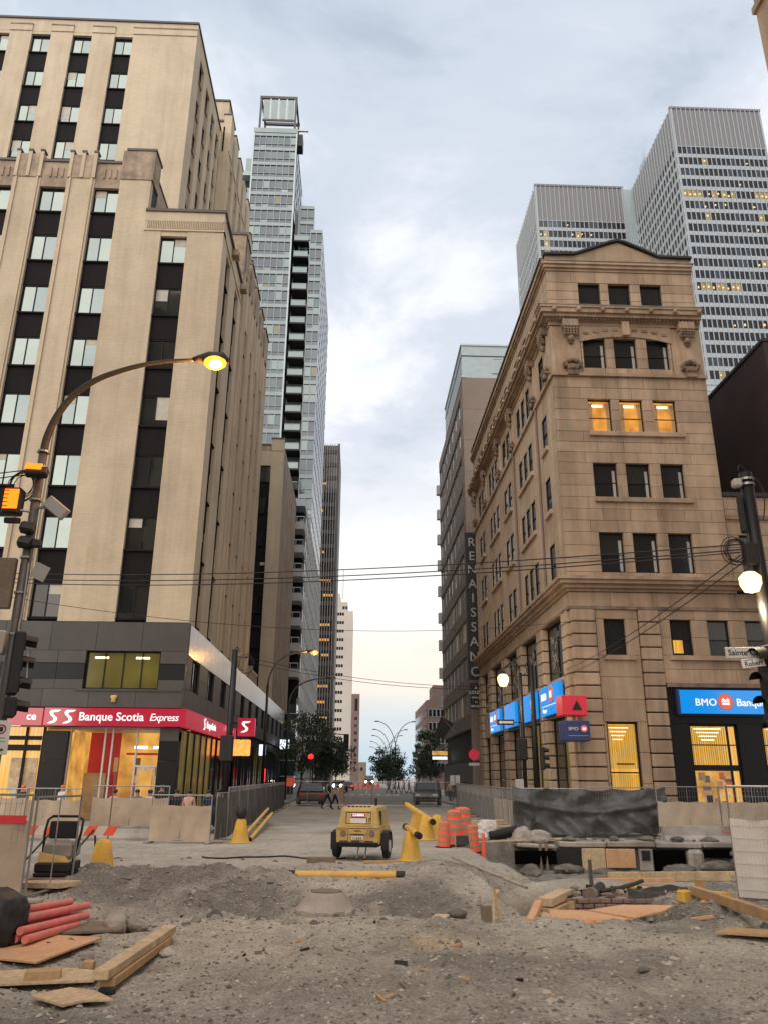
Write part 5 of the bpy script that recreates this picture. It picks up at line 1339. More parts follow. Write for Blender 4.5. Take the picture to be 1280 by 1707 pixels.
def rock(name, label, x, y, s, seed, sx=1, sy=1, sz=.7, m_='rock', sink=.25):
    rr = random.Random(seed); bm = bmesh.new(); bmesh.ops.create_icosphere(bm, subdivisions=3, radius=1)
    ph = [rr.uniform(0, 6) for _ in range(6)]
    for v in bm.verts:
        p = v.co; d = 1+.16*math.sin(p.x*2.6+ph[0])+.14*math.sin(p.y*3.1+ph[1])+.12*math.sin(p.z*3.7+ph[2])+.06*math.sin(p.x*7+ph[3])*math.sin(p.y*6+ph[4])
        q = max(abs(p.x), abs(p.y), abs(p.z)); d *= .8+.25*q; d += .05*math.sin(p.x*15+ph[5])*math.sin(p.z*13+ph[1])+.04*rr.uniform(-1, 1)
        v.co = Vector((p.x*sx, p.y*sy, p.z*sz))*d*s
    me = bpy.data.meshes.new(name); bm.to_mesh(me); bm.free(); me.materials.append(M[m_])
    o = bpy.data.objects.new(name, me); COL.objects.link(o); o.location = (x, y, H(x, y)+s*sz*(1-sink)); o.rotation_euler.z = rr.uniform(0, 6)
    return tag(o, label, 'rock', 'loose rocks on the site')
# ------------------------------------------------------------------ building-site things
def fence_panel(x0, y0, x1, y1, z, h, label, cloth=None, group='construction fence panels', wires=True, post_extra=0.0, zscreen=None, name='fence_panel', fine=False):
    """tube frame with welded mesh; cloth = (z0, z1, material)"""
    dx, dy = x1-x0, y1-y0; w = math.hypot(dx, dy); rz = math.atan2(dy, dx)
    t = thing(name, label, 'fence', (x0, y0, z), group, rz)
    key = (round(w, 2), h, cloth, wires, fine)
    def frame():
        mb = MB(); r = .021
        mb.cyl((0, 0, 0), (0, 0, h), r, n=6).cyl((w, 0, 0), (w, 0, h), r, n=6)
        mb.cyl((0, 0, h-.02), (w, 0, h-.02), r, n=6).cyl((0, 0, .10), (w, 0, .10), r, n=6); mb.cyl((w/2, 0, .1), (w/2, 0, h), .012, n=5)
        return mb.mesh('frame', 'galvanised')
    inst('frame', cached(('fr',)+key, frame), t)
    if wires:
        def wire():
            mb = MB(); n = int(w/(.05 if fine else .09)); r = .0022
            for k in range(1, n): x = w*k/n; mb.box(x-r, x+r, -.003, .003, .12, h-.04)
            for k in range(1, int(h/.2)): mb.box(.02, w-.02, -.004, .004, .1+k*.2-r, .1+k*.2+r)
            return mb.mesh('wire_mesh', 'galvanised')
        stuff(inst('wire_mesh', cached(('wi',)+key, wire), t))
    if cloth:
        def cl():
            mb = MB(); n = max(6, int(w*7)); m_ = 7; rr = random.Random(int(w*100))
            vs = []
            for j in range(m_+1):
                for i in range(n+1):
                    u = i/n; v = j/m_
                    zz = cloth[0]+(cloth[1]-cloth[0])*v - (.035*math.sin(u*math.pi*3)**2 if j == m_ else 0)
                    vs.append((u*w, -.028-.018*math.sin(u*9+v*3)-.014*math.sin(u*23-v*5)+.006*rr.random(), zz))
            fs = [(j*(n+1)+i, j*(n+1)+i+1, (j+1)*(n+1)+i+1, (j+1)*(n+1)+i) for j in range(m_) for i in range(n)]
            return mb.add(vs, fs).mesh('windscreen', cloth[2], True)
        inst('windscreen', cached(('cl',)+key, cl), t)
    for x in (.0, w): inst('foot', cached('foot', lambda: MB().bev(-.08, .08, -.3, .3, 0, .07, .02).mesh('foot', 'concrete')), t, (x, 0, 0))
    return t
# left of the street
fence_panel(-13.6, 27.6, -10.65, 27.4, .02, 1.56, 'leftmost cloth covered fence panel before the shop fronts', (.05, 1.28, 'screen_cloth'))
fence_panel(-10.6, 27.4, -8.85, 27.3, .02, 1.58, 'cloth covered fence panel left of the red pole', (.08, 1.22, 'screen_cloth'))
fence_panel(-8.78, 28.3, -6.25, 28.3, .28, 1.40, 'fence panel standing higher behind a concrete barrier, behind the red pole', (.12, 1.02, 'screen_cloth'))
fence_panel(-6.42, 26.75, -4.5, 26.55, 0, 1.44, 'cloth covered fence panel at the corner, tilted toward the street', (.06, 1.12, 'screen_cloth'))
fence_panel(-4.42, 27.0, -4.25, 28.2, 0, 1.5, 'short dark fence panel at the corner of the left fence', (.1, 1.35, 'screen_dark'))
NL = 10
ordw = ['nearest', 'second', 'third', 'fourth', 'fifth', 'sixth', 'seventh', 'eighth', 'ninth', 'farthest']
for k in range(NL):
    a, b = k/NL, (k+1)/NL; P0, P1 = (-4.25, 28.3), (-4.9, 58.5)
    fence_panel(P0[0]+(P1[0]-P0[0])*a, P0[1]+(P1[1]-P0[1])*a+.04, P0[0]+(P1[0]-P0[0])*b, P0[1]+(P1[1]-P0[1])*b-.04, 0, 1.66, f'{ordw[k]} dark screened fence panel along the left side of the street', (.08, 1.5, 'screen_dark'))
    P0, P1 = (5.8, 30.4), (7.5, 61)
    fence_panel(P0[0]+(P1[0]-P0[0])*a, P0[1]+(P1[1]-P0[1])*a+.04, P0[0]+(P1[0]-P0[0])*b, P0[1]+(P1[1]-P0[1])*b-.04, 0, 1.66, f'{ordw[k]} fence panel along the right side of the street', (.06, 1.2 if k else 1.25, 'screen_cloth' if k in (0, 1) else 'screen_dark'))
for k in range(4):
    fence_panel(-4.85+k*3.06, 59.6, -4.85+(k+1)*3.06-.05, 59.6, 0, 1.72, f'{["left end", "second", "third", "right end"][k]} open mesh fence panel across the street ahead', None, wires=True)
# right
fence_panel(5.75, 30.2, 8.3, 29.8, .02, 1.66, 'fence panel under the left half of the black tarp', None)
fence_panel(8.35, 29.8, 10.75, 29.6, .02, 1.72, 'fence panel under the right half of the black tarp', None)
fence_panel(10.8, 29.4, 13.0, 29.3, .12, 1.66, 'cloth covered fence panel right of the black tarp', (.3, 1.15, 'screen_cloth'))
fence_panel(13.05, 29.3, 15.4, 29.2, .12, 1.66, 'cloth covered fence panel at the far right behind the white mesh panel', (.3, 1.15, 'screen_cloth'))
fence_panel(-8.3, 14.35, -5.36, 14.1, .04, 1.66, 'near fence panel with pinkish cloth at the left edge', (.05, 1.24, 'screen_cloth'))
fence_panel(-5.30, 14.15, -5.05, 15.6, .04, 1.62, 'narrow end-on fence frame beside the left edge panel', None, wires=False)
t = fence_panel(6.5, 14.3, 8.6, 13.2, .04, 1.88, 'near fence panel with white plastic mesh at the right edge', (.10, 1.34, 'white_mesh'), fine=True)
nd = MB()
for k in range(6): nd.box(.02, 2.35, -.066, -.058, .22+k*.2, .235+k*.2)
for k in range(40): nd.box(.03+k*.058, .036+k*.058, -.064, -.060, .12, 1.32)
stuff(nd.build('plastic_net', 'sign_metal', t, loc=(0, 0, 0)))
MB().box(0, 2.9, -.05, -.04, 1.20, 1.32).build('red_cloth_strip', 'red_panel', bpy.data.objects['fence_panel.024'] if False else [o for o in bpy.data.objects if o.get('label', '').startswith('near fence panel with pinkish')][0], loc=(0, 0, 0))
# concrete barriers
def barrier(label, x0, x1, y, z, h=.5):
    t = thing('concrete_barrier', label, 'barrier', (x0, y, z), 'concrete barriers')
    w = x1-x0; pr = [(-.28, 0), (.28, 0), (.28, .08), (.14, .22), (.09, h), (-.09, h), (-.14, .22), (-.28, .08)]
    MB().prism([(0, a, b) for a, b in pr], (w, 0, 0)).build('body', 'concrete', t, loc=(0, 0, 0)); return t
barrier('low concrete barrier under the raised fence panel, left', -8.6, -6.3, 27.85, 0, .34)
b = barrier('concrete barrier marked with red spray, right of the tarp', 10.6, 13.6, 28.6, -.02, .52)
sp = MB()
rr = random.Random(2)
for k in range(5): sp.tube([(2.0+k*.12, -.145+.002*k, .30), (2.04+k*.12, -.13, .36+.03*rr.random()), (2.09+k*.12, -.14, .30+.05*rr.random())], .012, 4)
sp.build('spray_mark', 'red_panel', b, loc=(0, 0, 0))
# black tarp draped over the fence
def tarp():
    n, m_ = 90, 30; vs = []; rr = random.Random(9)
    for j in range(m_+1):
        for i in range(n+1):
            u, v = i/n, j/m_; x = 5.72+u*5.5
            top = 1.72-.05*math.sin(u*math.pi)-.07*abs(math.sin(u*math.pi*4.5))+(.10 if u > .93 else 0)*((u-.93)/.07)
            bot = .06+.10*u+.05*math.sin(u*11)+.04*math.sin(u*27)
            z = top+(bot-top)*v
            y = 30.12-.40*u-.08-.28*v
            y -= .10*v*math.sin(u*17+v*2.0)+.06*math.sin(u*31-v*6)*(.3+v)+.05*math.sin((u*7+v*5))+.03*rr.random()
            y -= .09*abs(math.sin(u*9+v*4.5))**3+.07*abs(math.sin(u*15-v*7+1))**4*v
            y -= .13*math.exp(-((v-.25-.5*u*(1-u)*1.8)/.07)**2)+.10*math.exp(-((u-.10)/.02)**2)
            x += -.10*v*math.sin(v*3) if u < .02 else 0
            x += (-.18*v if u > .97 else 0)
            vs.append((x, y, z))
    fs = [(j*(n+1)+i, j*(n+1)+i+1, (j+1)*(n+1)+i+1, (j+1)*(n+1)+i) for j in range(m_) for i in range(n)]
    o = MB().add(vs, fs).build('tarpaulin', 'tarp', smooth=True); tag(o, 'big creased black tarpaulin hung over the fence, right', 'tarpaulin')
    md = o.modifiers.new('thick', 'SOLIDIFY'); md.thickness = .01
tarp()

# yellow plastic stands and pipes
def stand_meshes():
    def body():
        prof = [(.36, 0), (.36, .03), (.31, .06), (.27, .25), (.21, .55), (.17, .72), (.12, .78), (.02, .80)]
        return MB().lathe(prof, (0, 0, 0), 20, 0, 1.0, .72).mesh('body', 'yellow_plastic', True)
    return cached('stand', body), cached('standrib', lambda: MB().box(-.04, .04, -.25, -.19, .1, .6).mesh('rib', 'yellow_plastic'))
def yellow_stand(label, x, y, rz=0, s=1.0):
    t = thing('barricade_stand', label, 'stand', (x, y, H(x, y) if y < 31 else 0), 'yellow plastic barricade stands', rz); t.scale = (s, s, s)
    inst('body', stand_meshes()[0], t); inst('base_rim', cached('standrim', lambda: MB().lathe([(.38, .0), (.39, .02), (.37, .045)], (0, 0, 0), 20, 0, 1, .74).mesh('base_rim', 'yellow_pipe', True)), t)
    return t
yellow_stand('yellow plastic stand beside the striped barricade board, left', -5.4, 18.5, 0, .96)
yellow_stand('yellow plastic stand with a dark knob at the left fence corner', -3.6, 27.0, 0, .92)
yellow_stand('yellow plastic stand just right of the compressor trailer', 1.45, 21.5, .2, .90)
yellow_stand('yellow plastic stand in front of the long pipe, right of the trailer', 2.42, 28.3, .2, 1.0)
yellow_stand('yellow plastic stand behind the long pipe, farthest of the right ones', 2.35, 31.5, .1, 1.0)
yellow_stand('yellow plastic stand half hidden behind the front right pipe stand', 2.85, 28.9, .1, 1.0)
tag(MB().lathe([(.10, 0), (.17, .1), (.16, .28), (.08, .34)], (-3.6, 27.0, .72), 12).build('knob_cap', 'black_mat', smooth=True), 'dark rubber cap sitting on the left corner stand', 'cap')
def pipe(label, p0, p1, r=.07, m_='yellow_pipe', group='yellow pipes', ends=True, name='pipe'):
    t = thing(name, label, 'pipe', p0, group); d = Vector(p1)-Vector(p0); u = d.normalized()
    MB().cyl((0, 0, 0), d, r, n=14, cap=True).build('tube', m_, t, loc=(0, 0, 0), smooth=False)
    if ends:
        MB().cyl(u*-.012, u*.10, r+.008, n=14).build('end_cap', 'black_mat', t, loc=(0, 0, 0)); MB().cyl(d-u*.02, d+u*.16, r+.004, n=14).build('end_cap', 'black_mat', t, loc=(0, 0, 0))
    return t
pipe('yellow pipe with black end lying on the dirt before the trailer', (-1.22, 16.75, H(-1.22, 16.75)-.05), (.85, 16.7, H(.85, 16.7)+.08), .075)
pipe('short yellow pipe resting on the stand right of the trailer', (1.34, 21.9, .79), (1.58, 21.05, .65), .078)
pipe('long yellow pipe resting across the two farther stands', (2.0, 32.5, 1.02), (2.60, 27.9, .62), .092)
pipe('upper of two long yellow pipes along the left fence', (-3.55, 27.3, .16), (-4.05, 39.5, .55), .07)
pipe('lower of two long yellow pipes along the left fence', (-3.35, 27.4, .06), (-3.75, 38.5, .40), .07)
# pink conduits
rr = random.Random(4)
pts = [((-4.30, 10.9), (-3.86, 12.0), .30), ((-4.18, 10.75), (-3.80, 12.25), .20), ((-4.05, 10.65), (-3.66, 12.1), .24), ((-3.95, 10.55), (-3.62, 12.0), .13), ((-4.20, 10.8), (-3.78, 12.3), .10),
       ((-3.86, 10.5), (-3.66, 11.75), .05), ((-4.32, 10.9), (-3.98, 12.3), .12), ((-4.02, 10.6), (-3.74, 11.9), .04)]
pl = ['topmost', 'second from the top', 'crossing', 'right upper', 'lower middle', 'rightmost lower', 'left lower', 'lowest']
for k, (a, b, dz) in enumerate(pts):
    z0 = H(*a)+dz+.05; z1 = H(*b)*.5+dz+.04
    o = pipe(f'{pl[k]} red plastic conduit in the bundle by the black bag', (a[0], a[1], z0), (b[0], b[1], z1), .047, 'pink_pipe', 'red conduits in the bundle', ends=False, name='conduit')
# black bag
def bag():
    bm = bmesh.new(); bmesh.ops.create_icosphere(bm, subdivisions=4, radius=1)
    for v in bm.verts:
        p = v.co.copy(); d = 1+.10*math.sin(p.x*5+p.z*4)+.09*abs(math.sin(p.y*7-p.z*3+p.x*2))+.07*abs(math.sin(p.x*11+p.y*9))+.05*abs(math.sin(p.z*17+p.x*5))
        v.co = Vector((p.x*.43*d, p.y*.36*d, max(-.28, p.z*.36*d)))
    me = bpy.data.meshes.new('refuse_bag'); bm.to_mesh(me); bm.free(); me.materials.append(M['black_bag'])
    for p in me.polygons: p.use_smooth = True
    o = bpy.data.objects.new('refuse_bag', me); COL.objects.link(o); o.location = (-4.42, 10.75, H(-4.3, 10.7)+.28); tag(o, 'shiny black plastic bag heaped at the left edge', 'bag')
bag()
# wood
def slab(name, label, pts, z, th, m_, cat='board', tilt=0.0, group=None, sag=0):
    """flat sheet from its outline on the ground"""
    c = Vector((sum(p[0] for p in pts)/len(pts), sum(p[1] for p in pts)/len(pts), z))
    q = [(p[0]-c.x, p[1]-c.y, tilt*(p[0]-c.x)) for p in pts]
    o = MB().prism(q, (0, 0, th)).build(name, m_); o.location = c; return tag(o, label, cat, group)
slab('plywood_sheet', 'orange plywood sheet lying by the black bag, left foreground', [(-4.3, 10.1), (-3.38, 9.63), (-3.08, 10.95), (-3.95, 11.3), (-4.6, 10.8)], .06, .02, 'plywood', tilt=.03)
slab('plywood_sheet', 'pale plywood strip under the small dark block, bottom left', [(-3.95, 8.7), (-2.55, 8.95), (-2.60, 9.35), (-3.0, 9.48), (-4.0, 9.3)], .05, .02, 'wood_pale')
slab('plywood_offcut', 'notched pale plywood offcut at the bottom left', [(-2.98, 8.45), (-2.57, 8.12), (-2.42, 8.28), (-2.18, 8.32), (-2.45, 8.64), (-2.72, 8.75)], .035, .018, 'wood_pale')
slab('flat_board', 'grey flat board under the rocks behind the plywood', [(-3.7, 11.3), (-3.0, 11.5), (-3.05, 12.1), (-3.6, 12.1)], .07, .03, 'wood_grey')
def beam(name, label, p0, p1, w, h, m_, cat='timber', group=None, roll=0):
    p0 = Vector(p0); p1 = Vector(p1); d = p1-p0; L_ = d.length
    o = MB().bev(-w/2, w/2, 0, L_, -h/2, h/2, .008).build(name, m_); o.location = p0
    o.rotation_euler = d.to_track_quat('Y', 'Z').to_euler(); return tag(o, label, cat, group)
beam('timber_beam', 'lower beam of the timber pair in the left foreground', (-2.38, 8.80, .08), (-2.30, 11.0, .07), .15, .085, 'wood')
beam('timber_beam', 'upper squared timber beam with sawn end, left foreground', (-2.42, 8.66, .17), (-2.31, 11.2, .155), .16, .085, 'wood_pale')
beam('wood_block', 'small dark sided wood block lying on the pale plywood strip', (-3.25, 8.98, .105), (-2.92, 9.06, .105), .14, .09, 'wood')
beam('wood_block', 'tiny upright wood cube behind the pale plywood strip', (-2.85, 9.52, .07), (-2.73, 9.52, .07), .10, .12, 'wood')
beam('wood_chock', 'black rubber chock under the near end of the beam pair', (-2.44, 8.74, .02), (-2.28, 8.76, .02), .07, .05, 'black_mat', 'chock')
rock('rock', 'pale angular rock beside the red conduits', -3.18, 11.8, .17, 1, 1.2, .9, .75)
rock('rock', 'second pale rock right beside the angular one', -2.88, 11.9, .14, 2, 1.5, .9, .7)
rock('rock', 'dark square stone lying on the dirt left of the manhole', -2.08, 13.2, .10, 3, 1.2, 1, .8, 'pebble_dark')
rock('rock', 'small grey stone beside the timber beam', -2.15, 10.35, .075, 4, 1.5, 1, .6)
rock('rock', 'grey stone left of the timber beam, before the plywood', -3.0, 10.15, .07, 5)
rock('rock', 'small dark stone near the bottom right', 3.3, 9.9, .055, 6, 1.6, 1, .6, 'pebble_dark')
rock('rock', 'dark lump by the cement spill, centre foreground', 1.32, 10.9, .05, 7, 1.3, 1, .7, 'pebble_dark')
rock('rock', 'black lump right of the small square offcut', 1.62, 13.4, .12, 8, 1.2, 1, .6, 'pebble_dark')
slab('wood_offcut', 'small square wood offcut lying right of the manhole', [(1.18, 13.05), (1.38, 13.0), (1.5, 13.35), (1.3, 13.42)], H(1.3, 13.2)+.02, .02, 'wood_pale')
# small site machine with black tubular frame
t = thing('plate_compactor', 'small black and yellow plate compactor with tubular handle behind the left edge fence', 'machine', (-5.4, 15.6, H(-5.4, 15.6)))
MB().tube([(-.22, 0, .3), (-.26, .06, .8), (-.24, .1, 1.0), (-.16, .1, 1.06), (.30, .1, 1.06), (.40, .1, 1.0), (.40, .06, .8), (.33, 0, .3)], .024, 8).build('handle', 'black_steel', t, loc=(0, 0, 0), smooth=True)
MB().bev(-.18, .32, .04, .13, .68, .98, .02).build('tank', 'black_mat', t, loc=(0, 0, 0)); MB().bev(-.2, .30, -.1, .5, .36, .62, .04).build('engine_cover', 'concrete', t, loc=(0, 0, 0))
MB().prism([(-.25, -.16, .30), (.30, -.16, .30), (.22, -.1, .40), (-.25, -.1, .46)], (0, .5, 0)).build('guard', 'yellow_paint', t, loc=(0, 0, 0)); MB().bev(-.28, .32, -.2, .5, .14, .29, .02).build('exciter', 'black_mat', t, loc=(0, 0, 0)); MB().bev(-.3, .36, -.3, .6, 0, .06, .02).build('plate', 'wood_grey', t, loc=(0, 0, 0)); MB().bev(-.28, .30, -.22, .5, .065, .135, .02).build('springs', 'rubber', t, loc=(0, 0, 0))
slab('plywood_offcut', 'pale wood piece and rag heap in front of the compactor', [(-5.75, 14.9), (-5.0, 14.8), (-4.7, 15.3), (-4.95, 15.5), (-5.7, 15.2)], H(-5.2, 15)+.08, .08, 'wood_pale')
# striped barricade board
t = thing('barricade', 'red and white striped barricade board on crossed legs, left', 'barricade', (-8.1, 21.5, 0))
for k in range(12):
    x = -.95+k*.16*1.55; pts = [(x, 0, .56), (x+.248, 0, .56), (x+.248+.12, 0, .78), (x+.12, 0, .78)]
    MB().prism(pts, (0, .03, 0)).build('stripe', 'orange_plastic' if k % 2 else 'reflect_white', t, loc=(0, 0, 0))
for x in (.55, 1.55):
    MB().cyl((x, .05, .72), (x-.32, -.9, 0), .025, n=6).build('leg', 'pole_brown', t, loc=(0, 0, 0)); MB().cyl((x, .05, .72), (x-.1, .7, 0), .025, n=6).build('leg', 'pole_brown', t, loc=(0, 0, 0))
t = thing('survey_pole', 'thin red marker pole standing before the lit bank doorway', 'pole', (-7.05, 24.5, 0))
MB().cyl((0, 0, 0), (0, 0, 2.5), .022, n=8).build('shaft', 'pink_brick', t, loc=(0, 0, 0)); MB().box(-.06, .06, -.03, -.02, 2.1, 2.5).build('plate', 'yellow_paint', t, loc=(0, 0, 0))
# manhole cone
t = thing('manhole_collar', 'concrete manhole collar ring half sunk in the dirt, centre', 'manhole', (-.42, 13.85, -.07))
MB().lathe([(.46, 0), (.47, .09), (.30, .30), (.27, .33), (.25, .33)], n=28).build('collar', 'concrete', t, loc=(0, 0, 0), smooth=False); [MB().obox((.44*math.cos(a_), .44*math.sin(a_), .05), (.16, .10, .09), a_+1.57, 0, 0, b=.02).build('mortar_lump', 'rock', t, loc=(0, 0, 0)) for a_ in (3.6, 4.3, 4.9, 5.6)]; MB().lathe([(.25, .30), (.25, .345), (.20, .352), (.02, .352)], n=24).build('lid', 'wood_grey', t, loc=(0, 0, 0)); MB().lathe([(.43, -.14), (.43, -.002)], n=24).build('gap_shade_ring', 'black_mat', t, loc=(0, 0, 0))  # the black ring paints the shaded gap under the collar
# ---------------- compressor trailer
def compressor():
    t = thing('compressor_trailer', 'yellow towable air compressor trailer parked on planks, centre', 'trailer', (.10, 21.35, .03), rz=R(-12))
    a = dict(loc=(0, 0, 0))
    def loft(rings, nm, m_):
        mb = MB(); n = len(rings[0]); vs = [p for r in rings for p in r]
        fs = [(i*n+k, i*n+(k+1) % n, (i+1)*n+(k+1) % n, (i+1)*n+k) for i in range(len(rings)-1) for k in range(n)]+[tuple(range(n))[::-1], tuple((len(rings)-1)*n+k for k in range(n))]
        ob = mb.add(vs, fs).build(nm, m_, t, **a); bv = ob.modifiers.new('edge', 'BEVEL'); bv.width = .022; bv.segments = 3; bv.limit_method = 'ANGLE'; bv.angle_limit = R(20); return ob
    def ring(hw, y0, y1, z, c=.05): return [(-hw+c, y0, z), (hw-c, y0, z), (hw, y0+c, z), (hw, y1-c, z), (hw-c, y1, z), (-hw+c, y1, z), (-hw, y1-c, z), (-hw, y0+c, z)]
    loft([ring(.54, .02, 1.55, .36), ring(.56, 0, 1.6, .42), ring(.57, 0, 1.6, .68), ring(.565, .01, 1.6, .735)], 'lower_body', 'yellow_paint')
    loft([ring(.555, .02, 1.6, .74), ring(.53, .05, 1.58, .80), ring(.475, .12, 1.52, 1.16), ring(.45, .16, 1.48, 1.235), ring(.40, .22, 1.40, 1.26)], 'canopy', 'yellow_paint')
    # rear panel frame, recessed panel and notice
    def slope(z): return .05+(z-.80)*(.12-.05)/(1.16-.80)
    def sq(mb, x0, x1, z0, z1, off, th): return mb.prism([(x0, slope(z0)-off, z0), (x1, slope(z0)-off, z0), (x1, slope(z1)-off, z1), (x0, slope(z1)-off, z1)], (0, th, 0))
    for nm, q in (('panel_trim', (-.37, .37, .80, .84)), ('panel_trim', (-.35, .35, 1.13, 1.165)), ('panel_trim', (-.37, -.33, .84, 1.13)), ('panel_trim', (.33, .37, .84, 1.13))): sq(MB(), *q, .022, .03).build(nm, 'yellow_paint', t, **a)
    for q in ((-.325, .325, .842, .856), (-.325, .325, 1.108, 1.124), (-.325, -.312, .857, 1.107), (.312, .325, .857, 1.107)): sq(MB(), *q, .006, .01).build('gasket', 'black_mat', t, **a)
    sq(MB(), -.31, .31, .858, 1.106, .003, .01).build('rear_panel', 'yellow_paint', t, **a)
    MB().box(-.57, .57, -.006, .004, .735, .748).build('body_seam', 'black_mat', t, **a); MB().box(-.25, .25, -.007, .003, .60, .606).build('body_seam', 'black_mat', t, **a)
    for s in (-1, 1): MB().box(s*.25, s*.256, -.007, .003, .46, .72).build('body_seam', 'black_mat', t, **a)
    nt_ = sq(MB(), -.20, .20, .86, 1.10, .014, .008).build('notice', 'reflect_white', t, **a)
    sq(MB(), -.19, .19, 1.02, 1.09, .019, .004).build('notice_band', 'sign_red', nt_, **a)
    sq(MB(), -.2, .2, .985, 1.01, .019, .004).build('notice_rule', 'black_mat', nt_, **a)
    tilt = Matrix.Rotation(-math.atan2(.07, .36), 4, 'X')
    for tx, s, x, z, m_ in (('GAMMA', .085, 0, 1.028, 'sign_white'), ('17', .12, .255, .90, 'black_mat')):
        me = text_mesh(tx, s, m_, .002, .002, align='CENTER'); me.transform(FRONT); o = inst('lettering', me, t, (x, slope(z)-.024, z)); o.rotation_euler.x = -math.atan2(.07, .36)
    for k in range(6): MB().bev(-.31+k*.105, -.235+k*.105, .17, .24, 1.225, 1.268, .008).build('vent', 'black_mat', t, **a)
    for s in (-1, 1):
        MB().cyl((s*.37, -.012, .615), (s*.37, .02, .615), .075, n=18).build('lamp_housing', 'wood_grey', t, **a); MB().cyl((s*.37, -.024, .615), (s*.37, -.011, .615), .055, n=16).build('tail_lamp', 'pink_brick', t, **a)
        MB().bev(s*.24 if s > 0 else -.53, .53 if s > 0 else -.24, -.02, .0, .71, .735, .006).build('body_lip', 'yellow_paint', t, **a)
        MB().box(s*.25 if s > 0 else -.53, .53 if s > 0 else -.25, -.008, .002, .735, .742).build('vent_slot', 'black_mat', t, **a)
        fd = MB(); R0, R1 = .33, .36
        x0, x1 = (s*.565, s*.74)
        prof = [(math.cos(R(200-20*k))*R1, math.sin(R(200-20*k))*R1) for k in range(12)]
        fd.prism([(min(x0, x1), .55+p[0], .34+p[1]*.95) for p in prof]+[(min(x0, x1), .55+p[0]*.92, .34+p[1]*.95*.92) for p in prof[::-1]], (abs(x1-x0), 0, 0)); fd.build('mudguard', 'black_mat', t, **a)
        MB().bev(min(x0, x1), max(x0, x1), .19, .22, .33, .64, .01).build('mudflap', 'black_mat', t, **a)
        w = MB().lathe([(.18, -.09), (.27, -.10), (.30, -.07), (.305, 0), (.30, .07), (.27, .10), (.18, .09)], (0, 0, 0), 24); w.v = [(p[2]*.8+s*.65, p[1]+.55, p[0]+.305) for p in w.v]
        wh = w.build('wheel', 'rubber', t, smooth=True, **a); q = MB().cyl((s*.68, .55, .305), (s*.738, .55, .305), .175, .14, 18); q.build('rim', 'rim_white', wh, **a)
    MB().bev(-.53, .53, -.06, .02, .36, .42, .015).build('bumper', 'black_steel', t, **a)
    for x in (-.45, -.15, .2): MB().box(x, x+.22, -.065, -.058, .43, .455).build('bumper_slot', 'black_mat', t, **a)
    MB().bev(-.5, .5, .0, 1.6, .30, .37, .01).build('chassis', 'black_mat', t, **a)
    MB().bev(-.15, .15, -.03, .0, .47, .56, .006).build('number_plate', 'reflect_white', t, **a)
    me = text_mesh('F154/5', .085, 'black_mat', .002, .001, align='CENTER'); me.transform(FRONT); inst('plate_lettering', me, t, (0, -.032, .485))
    me = text_mesh('AIRMAN', .05, 'black_mat', .002, .001, align='CENTER'); me.transform(FRONT); inst('maker_lettering', me, t, (0, -.004, .665))
    MB().prism([(-.2, -.01, .58), (.2, -.01, .58), (.1, -.01, .61), (-.1, -.01, .61)], (0, .02, 0)).build('plate_light', 'black_mat', t, **a)
    for x in (-.02, .18): MB().cyl((x, .25, .3), (x-.03, .2, .03), .02, n=6).build('prop_stand', 'galvanised', t, **a)
    MB().cyl((.30, .9, 1.24), (.30, .9, 1.40), .035, n=10).build('exhaust', 'black_mat', t, **a); MB().cyl((.30, .9, 1.40), (.30, .88, 1.43), .042, n=10).build('exhaust_cap', 'black_mat', t, **a)
    MB().box(.49, .545, .35, .36, .80, 1.15).build('door_seam', 'black_mat', t, **a)
    for k in range(3): MB().box(.47-.02*k, .50-.02*k, .6, 1.0, .85+.1*k, .87+.1*k).build('side_louvre', 'black_mat', t, **a)
    MB().cyl((0, 1.6, .36), (0, 2.6, .38), .05, n=8).build('tow_bar', 'black_steel', t, **a)
compressor()
beam('plank', 'dark plank before the left wheel of the compressor', (-1.12, 20.75, .09), (-.42, 20.75, .09), .16, .13, 'wood_grey')
beam('plank', 'thin plank before the right wheel of the compressor', (.25, 20.7, .05), (1.15, 20.85, .05), .10, .06, 'wood')
# orange barrels
def barrel(label, x, y, s=1.0, bent=0):
    z = H(x, y) if y < 31 else 0
    t = thing('traffic_barrel', label, 'barrel', (x, y, z), 'orange and white traffic barrels'); t.scale = (s, s, s); t.rotation_euler = (0, bent, 0)
    inst('body', cached('barrel', lambda: MB().lathe([(.29, .0), (.30, .04), (.26, .06), (.25, .25), (.245, .26), (.235, .50), (.23, .51), (.22, .74), (.215, .75), (.20, .96), (.10, 1.0), (.02, 1.0)], n=20).mesh('body', 'orange_plastic', False)), t)
    for k, (z0, r) in enumerate(((.20, .258), (.42, .245), (.64, .232), (.84, .218))):
        inst('reflective_band', cached(('band', k), lambda: MB().lathe([(r, z0), (r-.004, z0+.09)], n=20).mesh('reflective_band', 'cl_tan')), t)
    inst('base', cached('bbase', lambda: MB().lathe([(.34, 0), (.34, .05), (.27, .06)], n=8).mesh('base', 'black_mat')), t)
barrel('short leaning orange barrel, leftmost of the group', 2.72, 25.6, .74, .05)
barrel('tall orange barrel in the middle left of the group', 3.12, 26.2, 1.05)
barrel('tallest orange barrel behind the others in the group', 3.50, 27.0, 1.14)
barrel('short orange barrel right of the dark sign frame', 3.62, 25.7, .80)
t = thing('delineator', 'slim orange delineator post right of the barrels', 'post', (3.92, 25.5, H(3.9, 25.5)))
